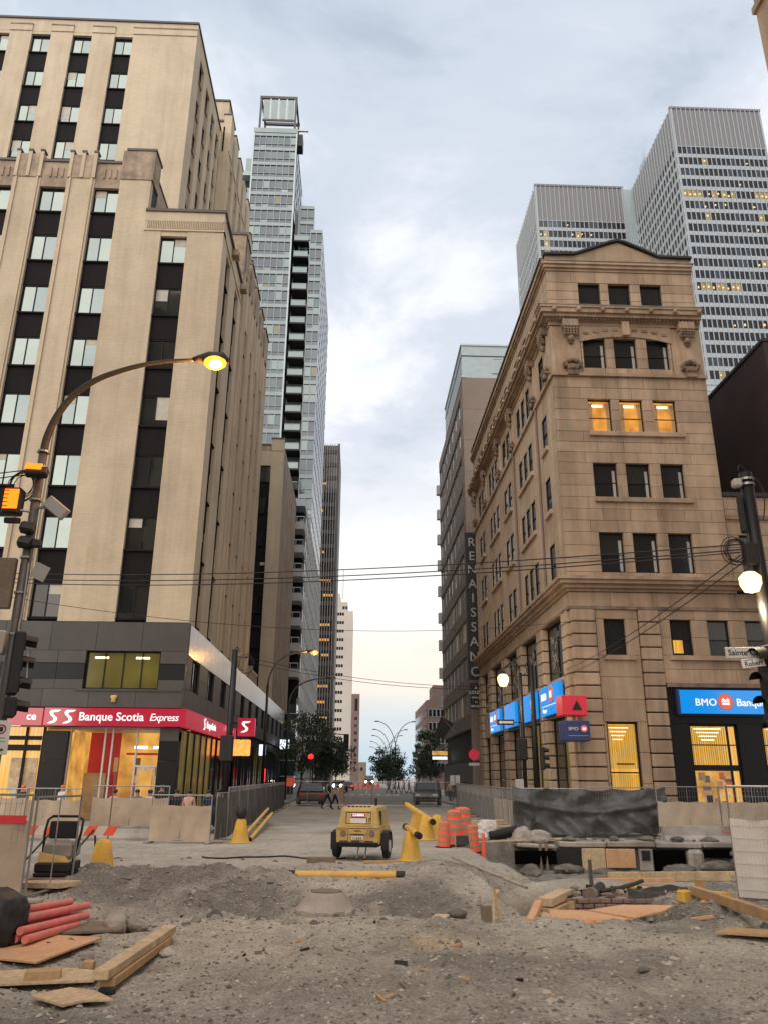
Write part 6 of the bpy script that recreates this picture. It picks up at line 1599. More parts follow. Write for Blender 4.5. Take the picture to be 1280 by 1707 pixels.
MB().lathe([(.10, 0), (.07, .2), (.055, .9), (.04, 1.02), (.01, 1.03)], n=12).build('post', 'orange_plastic', t, loc=(0, 0, 0)); MB().lathe([(.16, 0), (.16, .05), (.1, .06)], n=8).build('base', 'orange_plastic', t, loc=(0, 0, 0))
t = thing('folding_sign_frame', 'low dark sign frame leaning before the tall barrels', 'sign', (3.05, 25.3, H(3.05, 25.3)))
MB().prism([(0, 0, .08), (.42, 0, .08), (.40, .1, .34), (.02, .1, .34)], (0, .02, 0)).build('panel', 'black_mat', t, loc=(0, 0, 0)); MB().tube([(0, -.02, 0), (.02, .12, .62), (.06, .13, .66), (.36, .13, .66), (.40, .12, .62), (.44, -.02, 0)], .014, 6).build('frame', 'galvanised', t, loc=(0, 0, 0))
# heap of sheets and black pipe by the trench
t = thing('sheet_heap', 'heap of crumpled white plastic sheeting by the barrels', 'sheeting', (4.5, 28.2, .05))
def heap(n, c, sx, sy, sz, seed, m_, nm):
    bm = bmesh.new(); bmesh.ops.create_icosphere(bm, subdivisions=3, radius=1); rr = random.Random(seed); p_ = [rr.uniform(0, 6) for _ in range(4)]
    for v in bm.verts:
        p = v.co; d = 1+.22*math.sin(p.x*5+p_[0])*math.sin(p.y*4+p_[1])+.12*math.sin(p.z*9+p.x*7+p_[2]); v.co = Vector((c[0]+p.x*sx*d, c[1]+p.y*sy*d, c[2]+max(p.z, -.5)*sz*d))
    me = bpy.data.meshes.new(nm); bm.to_mesh(me); bm.free(); me.materials.append(M[m_]); o = bpy.data.objects.new(nm, me); COL.objects.link(o); o.parent = t
heap(0, (0, 0, .25), .36, .3, .38, 3, 'cloth_white', 'sheet'); heap(0, (-.25, -.2, .1), .22, .2, .18, 5, 'cloth_white', 'sheet_fold')
o = MB().cyl((4.5, 27.95, .16), (5.5, 28.3, .34), .17, n=16); tag(o.build('drain_pipe', 'black_mat'), 'fat black corrugated pipe length beside the white sheeting', 'pipe')
for k in range(4): beam('plank', f'{["lowest", "second", "third", "top"][k]} plank of the lumber pile behind the white sheeting', (3.9+.1*k, 29.2+.1*k, .3+k*.09), (5.6-.1*k, 29.4+.05*k, .32+k*.09), .14, .05, 'wood_pale' if k % 2 else 'wood')
rock('boulder', 'grey boulder at the trench edge beside the black pipe', 5.5, 27.75, .33, 12, 1.2, .9, .8, 'rock')
rock('boulder', 'tan boulder at the trench edge before the tarp', 6.1, 27.75, .30, 13, 1.7, .9, .6, 'rock')
beam('plank', 'long thin pale plank along the trench edge before the boulders', (3.85, 26.9, .06), (7.2, 27.95, .12), .14, .05, 'wood_pale')
# trench shoring: slab edge, panels and posts against the far bank
t = thing('trench_shoring', 'timber and concrete shoring along the far bank of the trench', 'shoring', (8, 27.6, -.9), world=True)
[MB().obox(((x0+x1)/2, 27.95+dy, -.04+dz), (x1-x0-.04, .95, .17), R(ra), 0, R(rb), b=.03).build('slab_edge', 'concrete', t) for x0, x1, dy, dz, ra, rb in ((6.7, 8.3, 0, 0, 1, .5), (8.3, 9.9, -.06, .02, -1.5, -.4), (9.9, 11.5, .04, -.01, 1, .6), (11.5, 14.4, 0, .01, 0, 0))]
for nm, x0, x1, z0, z1, m_, y in (('plywood_panel', 7.42, 8.18, -.80, -.14, 'wood_pale', 27.36), ('plywood_panel', 8.2, 9.16, -.72, -.15, 'plywood', 27.34), ('plate', 6.6, 7.4, -.75, -.15, 'black_mat', 27.42), ('box_frame', 9.3, 9.75, -.8, -.15, 'concrete', 27.38)):
    MB().bev(x0, x1, y, y+.05, z0, z1, .01).build(nm, m_, t)
MB().box(9.8, 10.85, 27.43, 27.46, -1.0, -.18).build('shade_panel', 'shade_black', t); MB().box(11.45, 12.7, 27.45, 27.48, -.42, -.16).build('shade_panel', 'shade_black', t); MB().box(5.2, 6.55, 27.28, 27.31, -.62, -.21).build('shade_panel', 'shade_black', t)  # flat black panels paint the darkness of hollows in the bank
MB().box(9.38, 9.66, 27.36, 27.379, -.5, -.2).build('shade_panel', 'black_mat', t)
MB().bev(10.9, 11.4, 27.2, 27.55, -1.0, -.16, .1).build('pier', 'rock', t)
for x in (6.05, 6.25): MB().cyl((x, 27.3, -.9), (x, 27.35, .02), .05, n=8).build('post', 'wood_grey', t)
MB().obox((5.9, 27.55, -.06), (1.3, .5, .12), R(6), R(4), R(3), b=.03).build('broken_slab', 'concrete', t)
beam('kerb_form', 'long pale form board along the near bank of the trench, right', (6.4, 21.3, -.32), (12.6, 21.6, -.30), .08, .22, 'wood_pale')
beam('form_board', 'brown form board end standing near the pit', (6.0, 21.0, -.42), (8.0, 21.1, -.42), .06, .2, 'plywood')
# pit contents
def pz(x, y): return H(x, y)
slab('plywood_sheet', 'big orange plywood sheet at the near rim of the pit, right', [(3.05, 13.2), (3.55, 12.85), (4.25, 13.05), (3.75, 13.95), (3.2, 14.1)], -.04, .02, 'plywood', tilt=.02)
slab('plywood_sheet', 'second orange plywood sheet overlapping toward the right of the pit rim', [(3.80, 13.9), (4.28, 13.08), (4.9, 13.55), (5.3, 14.1), (4.5, 14.3)], .0, .02, 'plywood', tilt=.03)
slab('plywood_sheet', 'grey edge board left of the orange plywood sheet', [(2.92, 12.95), (3.5, 12.83), (3.12, 14.0), (2.98, 14.0)], -.08, .03, 'wood_pale')
beam('timber_beam', 'short leaning timber at the left rim of the pit', (2.62, 12.75, .0), (3.05, 14.1, .07), .12, .1, 'plywood')
t = thing('survey_stake', 'crossed wooden survey stakes standing before the sandy slope', 'stake', (2.12, 12.7, H(2.1, 12.7)))
MB().obox((-.05, 0, .17), (.03, .03, .36), 0, 0, R(3)).build('stake', 'wood_pale', t, loc=(0, 0, 0)); MB().obox((.01, .02, .2), (.04, .03, .48), 0, 0, R(-9)).build('stake', 'wood', t, loc=(0, 0, 0)); MB().obox((-.15, .05, .09), (.16, .03, .24), 0, 0, R(-3)).build('stake_board', 'wood_grey', t, loc=(0, 0, 0))
beam('timber_block', 'upper squared timber block stacked in the pit', (3.45, 15.4, -.10), (4.05, 16.3, -.06), .26, .14, 'wood_pale')
beam('timber_block', 'lower squared timber block stacked in the pit', (3.50, 15.35, -.26), (4.1, 16.3, -.24), .26, .14, 'wood')
beam('timber_block', 'smaller timber block right of the stacked pair in the pit', (4.0, 15.9, -.22), (4.35, 16.5, -.20), .2, .14, 'wood')
t = thing('brick_chamber', 'half exposed brick chamber with rusty pipes in the pit', 'chamber', (4.9, 16.0, -.47))
rr = random.Random(8)
for r_ in range(3):
    for k in range(9):
        MB().bev(-.95+k*.215+(.1 if r_ % 2 else 0), -.75+k*.215+(.1 if r_ % 2 else 0), -.12+rr.uniform(-.03, .03), .0, .12+r_*.085, .195+r_*.085, .01).build('brick', 'sandstone_dirty' if rr.random() < .6 else 'pink_brick', t, loc=(0, 0, 0))
MB().bev(-1.0, 1.05, .01, .9, 0, .36, .04).build('core', 'rock', t, loc=(0, 0, 0))
for k in range(46):
    x, y = rr.uniform(-.9, .95), rr.uniform(.0, .9)
    MB().obox((x, y, .38+rr.uniform(0, .08)), (rr.uniform(.06, .2), rr.uniform(.04, .12), rr.uniform(.03, .09)), rr.uniform(0, 3), rr.uniform(-.4, .4)).build('rubble', rr.choice(['wood_grey', 'pink_brick', 'black_mat', 'rock', 'wood']), t, loc=(0, 0, 0))
MB().cyl((-.45, .0, .42), (-.1, .5, .5), .09, .09, 12).build('valve_body', 'pole_brown', t, loc=(0, 0, 0)); MB().cyl((-.46, -.02, .42), (-.40, .06, .43), .12, .12, 12).build('valve_flange', 'wood_grey', t, loc=(0, 0, 0))
for k in range(3): MB().cyl((-.2+k*.2, .2+.1*k, .45), (.35+k*.2, .55, .48+.06*k), .035, n=8).build('rusty_pipe', 'pole_brown', t, loc=(0, 0, 0))
beam('rusty_bar', 'rusty pipe slanting up out of the brick chamber', (4.65, 16.6, -.25), (5.2, 18.6, .28), .08, .08, 'pole_brown', 'pipe')
t = thing('water_main', 'large curved concrete pipe half buried behind the pit', 'pipe', (5.0, 19.4, -.55))
MB().tube([(-1.7, -.6, -.22), (-1.0, -.1, -.05), (0, .2, .02), (1.0, .15, .0), (1.9, -.1, -.1)], .36, 14).build('barrel', 'dirt_far', t, loc=(0, 0, 0), smooth=True)
o = MB().cyl((2.4, 20.6, .18), (3.7, 18.2, -.2), .035, n=8).build('hose', 'rock'); tag(o, 'thin grey pipe slanting down the left slope of the pit', 'pipe')
o = heapless = MB()
bm = bmesh.new(); bmesh.ops.create_grid(bm, x_segments=24, y_segments=16, size=1)
for v in bm.verts:
    p = v.co.copy(); v.co = Vector((p.x*.62, p.y*.25-.12*p.y, p.y*.36+.012*math.sin(p.x*9+p.y*4)+.03*math.sin(p.y*13+p.x*3)))
me = bpy.data.meshes.new('membrane'); bm.to_mesh(me); bm.free(); me.materials.append(M['tarp']); o = bpy.data.objects.new('membrane', me); COL.objects.link(o); o.location = (5.75, 15.9, -.28); o.rotation_euler.z = .15
tag(o, 'torn black membrane hanging in the right side of the pit', 'membrane')
t = thing('barrier_pole', 'black and yellow banded pole lying over the pit at the right', 'pole', (5.85, 17.9, -.16)); d = Vector((6.45, 14.55, max(0, H(6.45, 14.55))+.14))-Vector((5.85, 17.9, -.16))
for k in range(9): MB().cyl(d*(k/9), d*((k+1)/9-.004), .045, n=10).build('band', 'black_mat' if k in (3, 5) else 'yellow_pipe', t, loc=(0, 0, 0))
beam('timber_beam', 'long brown timber beam running out at the right edge', (6.05, 15.1, max(.0, H(6.05, 15.1))+.14), (5.75, 10.9, .24), .10, .15, 'wood')
o = MB().obox((6.15, 15.05, max(0, H(6.15, 15.05))+.16), (.12, .1, .32), .3).build('wood_peg', 'wood'); tag(o, 'short upright wood peg at the head of the long beam', 'peg')
o = MB().obox((5.95, 15.3, max(-.1, H(5.95, 15.3))+.12), (.22, .16, .2), .5, b=.02).build('yellow_block', 'yellow_pipe'); tag(o, 'yellow plastic block beside the wood peg', 'block')
slab('flat_board', 'brown board lying under the long beam, right edge', [(4.85, 11.55), (5.5, 11.3), (5.9, 11.6), (5.2, 11.85)], .05, .03, 'wood')

# scraps of wood and rubble strewn round the pit and the trench lip
def scraps(name, label, n, area, sizes, mats, seed, lift=.02):
    rr = random.Random(seed); by = {}
    mb = MB()
    for k in range(n):
        x = rr.uniform(area[0], area[1]); y = rr.uniform(area[2], area[3]); L_ = rr.uniform(*sizes)
        mb.obox((x, y, H(x, y)+lift), (L_, L_*rr.uniform(.12, .4), rr.uniform(.015, .05)), rr.uniform(0, 3.1), rr.uniform(-.3, .3), rr.uniform(-.25, .25), mi=rr.randrange(len(mats)))
    o = stuff(mb.build(name, mats)); tag(o, label, 'debris')
scraps('wood_scraps', 'splintered wood scraps strewn round the pit, right', 60, (2.4, 6.8, 12.6, 19), (.08, .5), ['wood', 'wood_pale', 'wood_grey', 'plywood'], 3)
scraps('site_litter', 'dark scraps and splinters strewn over the left foreground', 34, (-4.2, 2.5, 8, 13), (.04, .16), ['black_mat', 'wood_grey', 'wood'], 4, .01)
scraps('lip_rubble', 'broken concrete bits along the trench lip', 46, (4.2, 12, 27.8, 28.6), (.08, .3), ['rock', 'concrete', 'wood_grey'], 5, .06)
o = MB().tube([(x, 22.2+.35*math.sin(x*2.2)+.1*math.sin(x*6), H(x, 22.2+.35*math.sin(x*2.2)+.1*math.sin(x*6))+.02) for x in [ -.2-.16*i for i in range(24)]], .022, 6).build('air_hose', 'black_mat', smooth=True); tag(o, 'black air hose snaking over the dirt left of the compressor', 'hose')

# crumbled earth slumped against the trench bank
mat('earth_dark', (.12, .108, .09), .97, var=.4, vscale=4, bump=.8, bscale=16, tint=(.19, .17, .14))
for k, (x, y, s_) in enumerate(((6.9, 26.8, .42), (7.9, 26.6, .30), (9.5, 26.8, .36), (10.4, 26.9, .48), (11.7, 26.8, .52), (12.5, 26.6, .45), (4.7, 26.7, .5), (5.5, 26.5, .42))):
    o = rock('earth_heap', ['third', 'fourth', 'fifth', 'sixth', 'seventh', 'last', 'first', 'second'][k]+' earth heap from the left against the far trench bank', x, y, s_*.85, 40+k, 1.7, .9, .5, 'earth_dark', .7); o['group'] = 'earth heaps along the trench bank'; o['category'] = 'earth'
for k, (x, y, s_, z) in enumerate(((7.1, 27.75, .16, .06), (8.6, 27.7, .13, .08), (9.7, 27.8, .20, .05), (10.7, 27.7, .14, .06), (11.9, 27.8, .17, .05))):
    o = rock('earth_clod', ['first', 'second', 'third', 'fourth', 'last'][k]+' earth clod from the left on the slab edge below the tarp', x, y, s_, 60+k, 1.6, 1, .6, 'earth_dark'); o.location.z = z+.05; o['group'] = 'clods on the slab edge'; o['category'] = 'earth'
# ------------------------------------------------------------------ poles, lamps, signals, wires
Z0 = dict(loc=(0, 0, 0))
def point(name, loc, col, e, parent, r=.15):
    l = bpy.data.lights.new(name, 'POINT'); l.energy = e; l.color = col; l.shadow_soft_size = r
    o = bpy.data.objects.new(name, l); COL.objects.link(o); o.parent = parent; o.location = loc
def arc(p0, p1, p2, n=10):
    p0, p1, p2 = map(Vector, (p0, p1, p2)); return [p0*(1-t)**2+p1*2*t*(1-t)+p2*t*t for t in [i/n for i in range(n+1)]]
def coil(c, r, n, seed, turns=4):
    rr = random.Random(seed); mb = MB()
    for k in range(turns):
        a = r*rr.uniform(.75, 1.1); ox, oz = rr.uniform(-.04, .04), rr.uniform(-.04, .04)
        mb.tube([(c[0]+ox+a*math.cos(2*math.pi*i/n), c[1]+.03*k, c[2]+oz+a*1.15*math.sin(2*math.pi*i/n)) for i in range(n+1)], .009, 5)
    return mb
def signal_head(parent, c, face, lamp=None, h=.95, w=.28, n=3, nm='signal_head', backs=True):
    """vertical traffic signal: housing with visored lenses; face = angle of its lenses about Z (0 = toward -Y)"""
    b = MB().bev(-w/2, w/2, -.08, .12, -h/2, h/2, .03).build(nm, 'black_mat', parent, loc=c, rz=face)
    for k in range(n):
        z = h/2-h/(2*n)-k*h/n
        v = MB(); r = w*.42
        for i in range(12):
            a0, a1 = math.pi*i/12-.25, math.pi*(i+1)/12-.25
            v.add([(r*math.cos(a0), -.08, z+r*math.sin(a0)), (r*math.cos(a1), -.08, z+r*math.sin(a1)), (r*math.cos(a1), -.30, z+r*math.sin(a1)-.03), (r*math.cos(a0), -.30, z+r*math.sin(a0)-.03)], [(0, 1, 2, 3)])
        v.build('visor', 'black_mat', b, loc=(0, 0, 0))
        MB().cyl((0, -.085, z), (0, -.10, z), r*.9, n=14).build('lens', lamp[k] if lamp and lamp[k] else 'granite_dark', b, loc=(0, 0, 0))
    return b
def street_lamp_left():
    t = thing('street_lamp', 'tall curved street lamp pole with glowing sodium head, left foreground', 'street lamp', (-6.5, 15, 0))
    MB().tube([(0, 0, 0), (0, 0, 4), (0, 0, 8.3)], [.12, .105, .085], 14).build('pole', 'pole_grey', t, smooth=True, **Z0)
    for z in (4.5, 5.3, 6.0, 7.2, 7.9, 8.25): MB().lathe([(.125, z), (.125, z+.04)], n=14).build('steel_band', 'galvanised', t, **Z0)
    ap = [(0, 0, 8.2), (.02, 0, 8.6), (.16, 0, 9.1), (.45, 0, 9.6), (.85, 0, 9.95), (1.3, 0, 10.17), (1.8, 0, 10.34), (2.3, 0, 10.44), (2.9, 0, 10.49)]
    ar = [.082, .078, .072, .067, .062, .056, .05, .045, .04]; sm, sr = [], []
    for i in range(len(ap)-1):                           # smooth the bend
        P = [Vector(ap[max(0, min(len(ap)-1, i+j))]) for j in (-1, 0, 1, 2)]
        for q in range(5):
            u = q/5; sm.append(.5*((2*P[1])+(P[2]-P[0])*u+(2*P[0]-5*P[1]+4*P[2]-P[3])*u*u+(3*P[1]-P[0]-3*P[2]+P[3])*u**3)); sr.append(ar[i]+(ar[i+1]-ar[i])*u)
    sm.append(Vector(ap[-1])); sr.append(ar[-1])
    MB().tube(sm, sr, 14).build('arm', 'pole_brown', t, smooth=True, **Z0)
    hd = MB(); prof = [(0, .06), (.12, .10), (.35, .14), (.6, .13), (.72, .05)]
    h = hd.tube([(2.85, 0, 10.50), (2.98, 0, 10.52), (3.2, 0, 10.54), (3.5, 0, 10.53), (3.62, 0, 10.5)], [.05, .085, .15, .15, .05], 12).build('lamp_head', 'pole_brown', t, smooth=True, **Z0)
    MB().ball((3.34, -.03, 10.42), .19, 16, sx=1.3, sy=.9, sz=.8).build('lamp_bowl', 'sodium', t, smooth=True, **Z0)
    MB().ball((3.36, -.10, 10.37), .125, 14, sx=1.25, sy=.8, sz=.85).build('glare_spot', 'glare_white', t, smooth=True, **Z0)  # white core added in front of the orange bowl to imitate a halo
    point('lamp_light', (3.36, 0, 10.10), (1, .42, .08), 330, t)
    # floodlights, control boxes and coil strapped to the pole
    coil((-.35, 0, 7.55), .28, 16, 1, 6).build('cable_coil', 'black_mat', t, **Z0)
    MB().obox((0.02, -.2, 7.75), (.42, .18, .22), R(8), R(-30), 0, b=.03).build('floodlight_housing', 'black_mat', t, **Z0); MB().obox((-.02, -.30, 7.84), (.30, .02, .16), R(8), R(-30)).build('floodlight_glass', 'ped_orange', t, **Z0)
    MB().obox((.45, -.05, 7.05), (.5, .14, .26), 0, 0, R(38), b=.02).build('antenna_box', 'balcony_grey', t, **Z0)
    MB().cyl((0, 0, 7.05), (.45, -.03, 7.1), .03).build('antenna_arm', 'galvanised', t, **Z0)
    for z in (6.6, 6.3): MB().obox((-.02, -.12, z), (.28, .2, .22), R(10), R(-20), R(8), b=.04).build('camera_body', 'black_mat', t, **Z0)
    MB().obox((.20, -.12, 6.28), (.2, .16, .16), R(20), b=.03).build('camera_body', 'black_mat', t, **Z0)
    MB().tube([(.1, -.1, 5.9), (.14, -.14, 5.0), (.12, -.14, 4.6), (.38, -.16, 4.1), (.42, -.16, 3.7), (.1, -.18, 3.35)], .014, 6).build('pole_cable', 'balcony_grey', t, **Z0)
    MB().cyl((.10, -.08, 4.2), (.12, -.08, 6.4), .03, n=8).build('conduit', 'pole_grey', t, **Z0)
    MB().obox((.34, -.1, 5.72), (.3, .02, .3), 0, R(10), R(25)).build('small_plate', 'balcony_grey', t, **Z0)
    MB().bev(-.55, -.15, -.10, .02, 5.0, 6.0, .02).build('back_plate', 'wood_grey', t, **Z0)
    MB().bev(-.50, -.05, -.3, -.1, 4.1, 4.55, .03).build('control_box', 'balcony_grey', t, **Z0)
    p = thing('pedestrian_signal', 'orange lit pedestrian signal on the left lamp pole', 'signal', (-6.88, 14.85, 7.16))
    MB().bev(-.17, .17, -.1, .16, -.30, .25, .03).build('housing', 'black_mat', p, **Z0)
    MB().box(-.14, .14, -.115, -.101, -.2, .2).build('lens', 'ped_orange', p, **Z0)
    for k in range(5): MB().box(-.17, -.04, -.16, -.1, -.16+k*.08, -.154+k*.08).build('louvre', 'black_mat', p, **Z0)
    MB().obox((0.05, 0, -.42), (.26, .2, .12), 0, R(15), 0, b=.02).build('hood', 'black_mat', p, **Z0); MB().cyl((.1, 0, -.2), (.4, .12, -.2), .025).build('bracket', 'galvanised', p, **Z0)
    p = thing('traffic_signal', 'black three lamp traffic signal seen from behind on the left pole', 'signal', (-6.28, 14.8, 3.7))
    signal_head(p, (.0, 0, .25), R(115), h=1.15, w=.36); MB().cyl((-.2, .15, .6), (0, .05, .6), .03).build('bracket', 'galvanised', p, **Z0)
    signal_head(p, (.02, .0, -.55), R(115), h=.36, w=.36, n=1)
    s = thing('parking_sign', 'white no parking sign with black ring and arrow, left edge', 'sign', (-6.28, 14.6, 2.62))
    MB().bev(-.155, .155, -.012, .0, -.29, .29, .006).build('plate', 'white_paint', s, **Z0)
    rg = MB()
    for i in range(24):
        a0, a1 = 2*math.pi*i/24, 2*math.pi*(i+1)/24
        rg.prism([(.085*math.cos(a0), -.013, .14+.085*math.sin(a0)), (.085*math.cos(a1), -.013, .14+.085*math.sin(a1)), (.060*math.cos(a1), -.013, .14+.060*math.sin(a1)), (.060*math.cos(a0), -.013, .14+.060*math.sin(a0))], (0, -.004, 0))
    rg.build('ring', 'cl_red', s, **Z0); MB().box(-.03, .03, -.017, -.013, .10, .18).build('letter_bar', 'black_mat', s, **Z0); MB().prism([(-.09, -.013, -.22), (.04, -.013, -.22), (.04, -.013, -.24), (.10, -.013, -.21), (.04, -.013, -.18), (.04, -.013, -.20), (-.09, -.013, -.20)], (0, -.004, 0)).build('arrow', 'black_mat', s, **Z0)
    for z in (-.02, -.08): MB().box(-.09, .09, -.016, -.013, z, z+.025).build('text_line', 'balcony_grey', s, **Z0)
    MB().cyl((0, 0, .2), (-.2, .35, .2), .015).build('bracket', 'galvanised', s, **Z0)
street_lamp_left()
def pole_right():
    t = thing('signal_pole', 'dark steel signal pole with cable coil at the right edge', 'pole', (7.0, 13, 0))
    MB().cyl((0, 0, 0), (0, 0, 7.3), .125, .115, 14).build('pole', 'black_steel', t, smooth=True, **Z0)
    for z in (7.05, 7.15): MB().lathe([(.135, z), (.135, z+.04)], n=14).build('steel_band', 'galvanised', t, **Z0)
    MB().obox((-.18, 0, 7.1), (.16, .16, .16), b=.03).build('clamp_box', 'balcony_grey', t, **Z0); MB().obox((-.17, 0, 6.5), (.1, .12, .7), b=.03).build('junction_box', 'black_mat', t, **Z0)
    MB().cyl((-.12, 0, 5.8), (-.08, 0, 6.9), .03, n=8).build('conduit', 'black_steel', t, **Z0)
    coil((-.35, 0, 5.85), .22, 16, 3, 6).build('cable_coil', 'black_mat', t, **Z0); MB().obox((-.15, -.05, 5.75), (.22, .2, .4), b=.03).build('junction_box', 'black_mat', t, **Z0)
    MB().tube(arc((0, 0, 7.3), (.45, 0, 7.2), (.2, 0, 6.4)), .012, 5).build('loose_cable', 'black_mat', t, **Z0); MB().tube(arc((-.12, 0, 7.35), (-.1, 0, 7.6), (.1, 0, 7.25)), .012, 5).build('loose_cable', 'black_mat', t, **Z0)
    l = thing('globe_lamp', 'glowing warm globe lamp hanging on the right edge pole', 'lamp', (6.78, 12.95, 5.3))
    MB().lathe([(.02, -.24), (.12, -.21), (.18, -.08), (.18, .04), (.10, .12), (.03, .14)], n=30).build('globe', 'lamp_white', l, smooth=True, **Z0)
    MB().tube(arc((.22, 0, .45), (0, 0, .45), (0, 0, .14)), .02, 6).build('hanger', 'black_steel', l, **Z0); point('lamp_light', (0, -.05, -.45), (1, .78, .5), 60, l)
    s = thing('traffic_signal', 'black three lamp traffic signal on the right edge pole', 'signal', (6.72, 12.75, 3.4))
    signal_head(s, (.05, 0, .15), R(-75), h=1.15, w=.38); signal_head(s, (.12, -.05, -.62), R(-75), h=.4, w=.36, n=1); MB().cyl((.05, .1, .55), (.28, .25, .55), .03).build('bracket', 'black_steel', s, **Z0)
    s = thing('street_name_sign', 'upper white street name plate beside the right edge pole', 'sign', (6.52, 12.8, 4.0)); s.rotation_euler.y = R(-1)
    MB().bev(-.42, .42, -.01, .01, -.08, .10, .004).build('plate', 'sign_metal', s, **Z0); me = text_mesh('Sainte Cath', .135, 'black_mat', .002, .002, align='LEFT'); me.transform(FRONT); inst('lettering', me, s, (-.38, -.013, -.035))
    MB().cyl((.4, 0, 0), (.5, .15, 0), .015).build('bracket', 'black_steel', s, **Z0)
    s = thing('street_name_sign', 'lower smaller white street name plate beside the right edge pole', 'sign', (6.52, 12.7, 3.83)); s.rotation_euler.y = R(-7)
    MB().bev(-.22, .3, -.01, .01, -.07, .07, .004).build('plate', 'white_paint', s, **Z0); me = text_mesh('Robert', .11, 'black_mat', .002, .001, align='LEFT'); me.transform(FRONT); inst('lettering', me, s, (-.18, -.013, -.045)); MB().box(-.19, -.02, -.013, -.0105, .048, .058).build('rule', 'black_mat', s, **Z0)
    MB().cyl((.25, 0, 0), (.45, .3, 0), .015).build('bracket', 'black_steel', s, **Z0)
    s = thing('tilted_plate', 'black plate lettered EES hanging tilted below the right signal', 'sign', (6.62, 12.6, 2.85)); s.rotation_euler.y = R(62)
    MB().bev(-.16, .16, -.01, .01, -.09, .09, .004).build('plate', 'black_mat', s, **Z0); me = text_mesh('EES', .12, 'white_paint', .002, .001, align='CENTER'); me.transform(FRONT); inst('lettering', me, s, (0, -.013, -.05)); MB().cyl((-.15, 0, 0), (-.3, .1, .1), .012).build('bracket', 'black_steel', s, **Z0)
pole_right()
# mid-distance poles
t = thing('signal_pole', 'black steel pole with cable ring before the granite shop corner', 'pole', (-5.6, 36.3, .12))
MB().cyl((0, 0, 0), (0, 0, 7.4), .16, .13, 12).build('pole', 'black_steel', t, smooth=True, **Z0); coil((.5, 0, 6.75), .36, 18, 5, 4).build('cable_coil', 'black_mat', t, **Z0)
MB().bev(-.35, .2, -.25, .15, 2.5, 3.6, .04).build('signal_housing', 'black_mat', t, **Z0); MB().tube(arc((0, 0, 7.4), (.1, 0, 7.7), (.2, 0, 7.3)), .02, 5).build('cable_loop', 'black_mat', t, **Z0); MB().cyl((0, 0, 7.1), (.6, 0, 7.05), .025, n=6).build('arm', 'black_steel', t, **Z0)
def goose(label, x, y, zt, reach, lit):
    t = thing('street_lamp', label, 'street lamp', (x, y, .12), 'curved street lamps on the left pavement')
    MB().cyl((0, 0, 0), (0, 0, zt-2.4), .12, .09, 10).build('pole', 'black_steel', t, smooth=True, **Z0)
    pts = arc((0, 0, zt-2.45), (.1, 0, zt-.1), (reach-.5, 0, zt)); MB().tube(pts, .07, 8).build('arm', 'pole_grey', t, smooth=True, **Z0)
    MB().tube([(reach-.55, 0, zt), (reach-.2, 0, zt+.03), (reach+.2, 0, zt)], [.07, .14, .06], 8).build('lamp_head', 'pole_grey', t, smooth=True, **Z0)
    MB().ball((reach, 0, zt-.08), .2 if lit else .14, 12, sx=1.3, sz=.8).build('lamp_bowl', 'sodium' if lit else 'balcony_grey', t, smooth=True, **Z0)
    if lit: MB().ball((reach, -.12, zt-.1), .09, 10).build('glare_spot', 'glare_white', t, smooth=True, **Z0)  # bright ball added before the bowl, painted glare
    if lit: point('lamp_light', (reach, 0, zt-.5), (1, .5, .12), 120, t)
goose('curved street lamp with glowing orange head beyond the granite shop', -6.2, 56, 10.35, 3.2, True)
goose('unlit curved street lamp nearer the trees, left pavement', -6.0, 72, 10.4, 3.9, False)
# right pavement: ornamental lamp, poles and plates
t = thing('street_lamp', 'black ornamental lamp post with glowing white globe before the blue signs', 'street lamp', (8.0, 38.6, .12))
MB().cyl((0, 0, 0), (0, 0, 6.8), .11, .08, 12).build('pole', 'black_steel', t, smooth=True, **Z0); MB().tube(arc((0, 0, 6.9), (-.2, 0, 7.7), (-.75, 0, 7.0), 12), .04, 8).build('scroll_arm', 'black_steel', t, smooth=True, **Z0)
MB().lathe([(.03, -.36), (.16, -.32), (.26, -.10), (.28, .08), (.18, .22), (.05, .28)], (-.85, 0, 6.48), 16).build('globe', 'lamp_white', t, smooth=True, **Z0); MB().lathe([(.2, .0), (.12, .12), (.04, .22)], (-.85, 0, 6.72), 12).build('lamp_cap', 'black_steel', t, **Z0)
point('lamp_light', (-.95, -.3, 6.0), (1, .75, .45), 90, t, .3)
coil((.15, 0, 6.95), .25, 14, 7, 3).build('cable_coil', 'black_mat', t, **Z0); MB().bev(-.3, .15, -.2, .15, 2.7, 3.7, .04).build('signal_housing', 'black_mat', t, **Z0)
s = thing('arrow_sign', 'one way arrow plate on the ornamental lamp post', 'sign', (7.15, 38.4, 4.55))
MB().bev(-.42, .42, -.01, .01, -.13, .13, .005).build('plate', 'black_mat', s, **Z0); MB().prism([(-.36, -.012, 0), (-.22, -.012, .09), (-.22, -.012, .05), (.36, -.012, .05), (.36, -.012, -.05), (-.22, -.012, -.05), (-.22, -.012, -.09)], (0, -.004, 0)).build('arrow', 'white_paint', s, **Z0); MB().cyl((.4, 0, 0), (.82, .15, 0), .02).build('bracket', 'black_steel', s, **Z0)
t = thing('signal_pole', 'black steel pole standing right of the ornamental lamp', 'pole', (8.25, 37.2, .12))
MB().cyl((0, 0, 0), (0, 0, 7.0), .15, .11, 12).build('pole', 'black_steel', t, smooth=True, **Z0); signal_head(t, (.3, -.1, 2.75), R(80), h=1.0, w=.34)
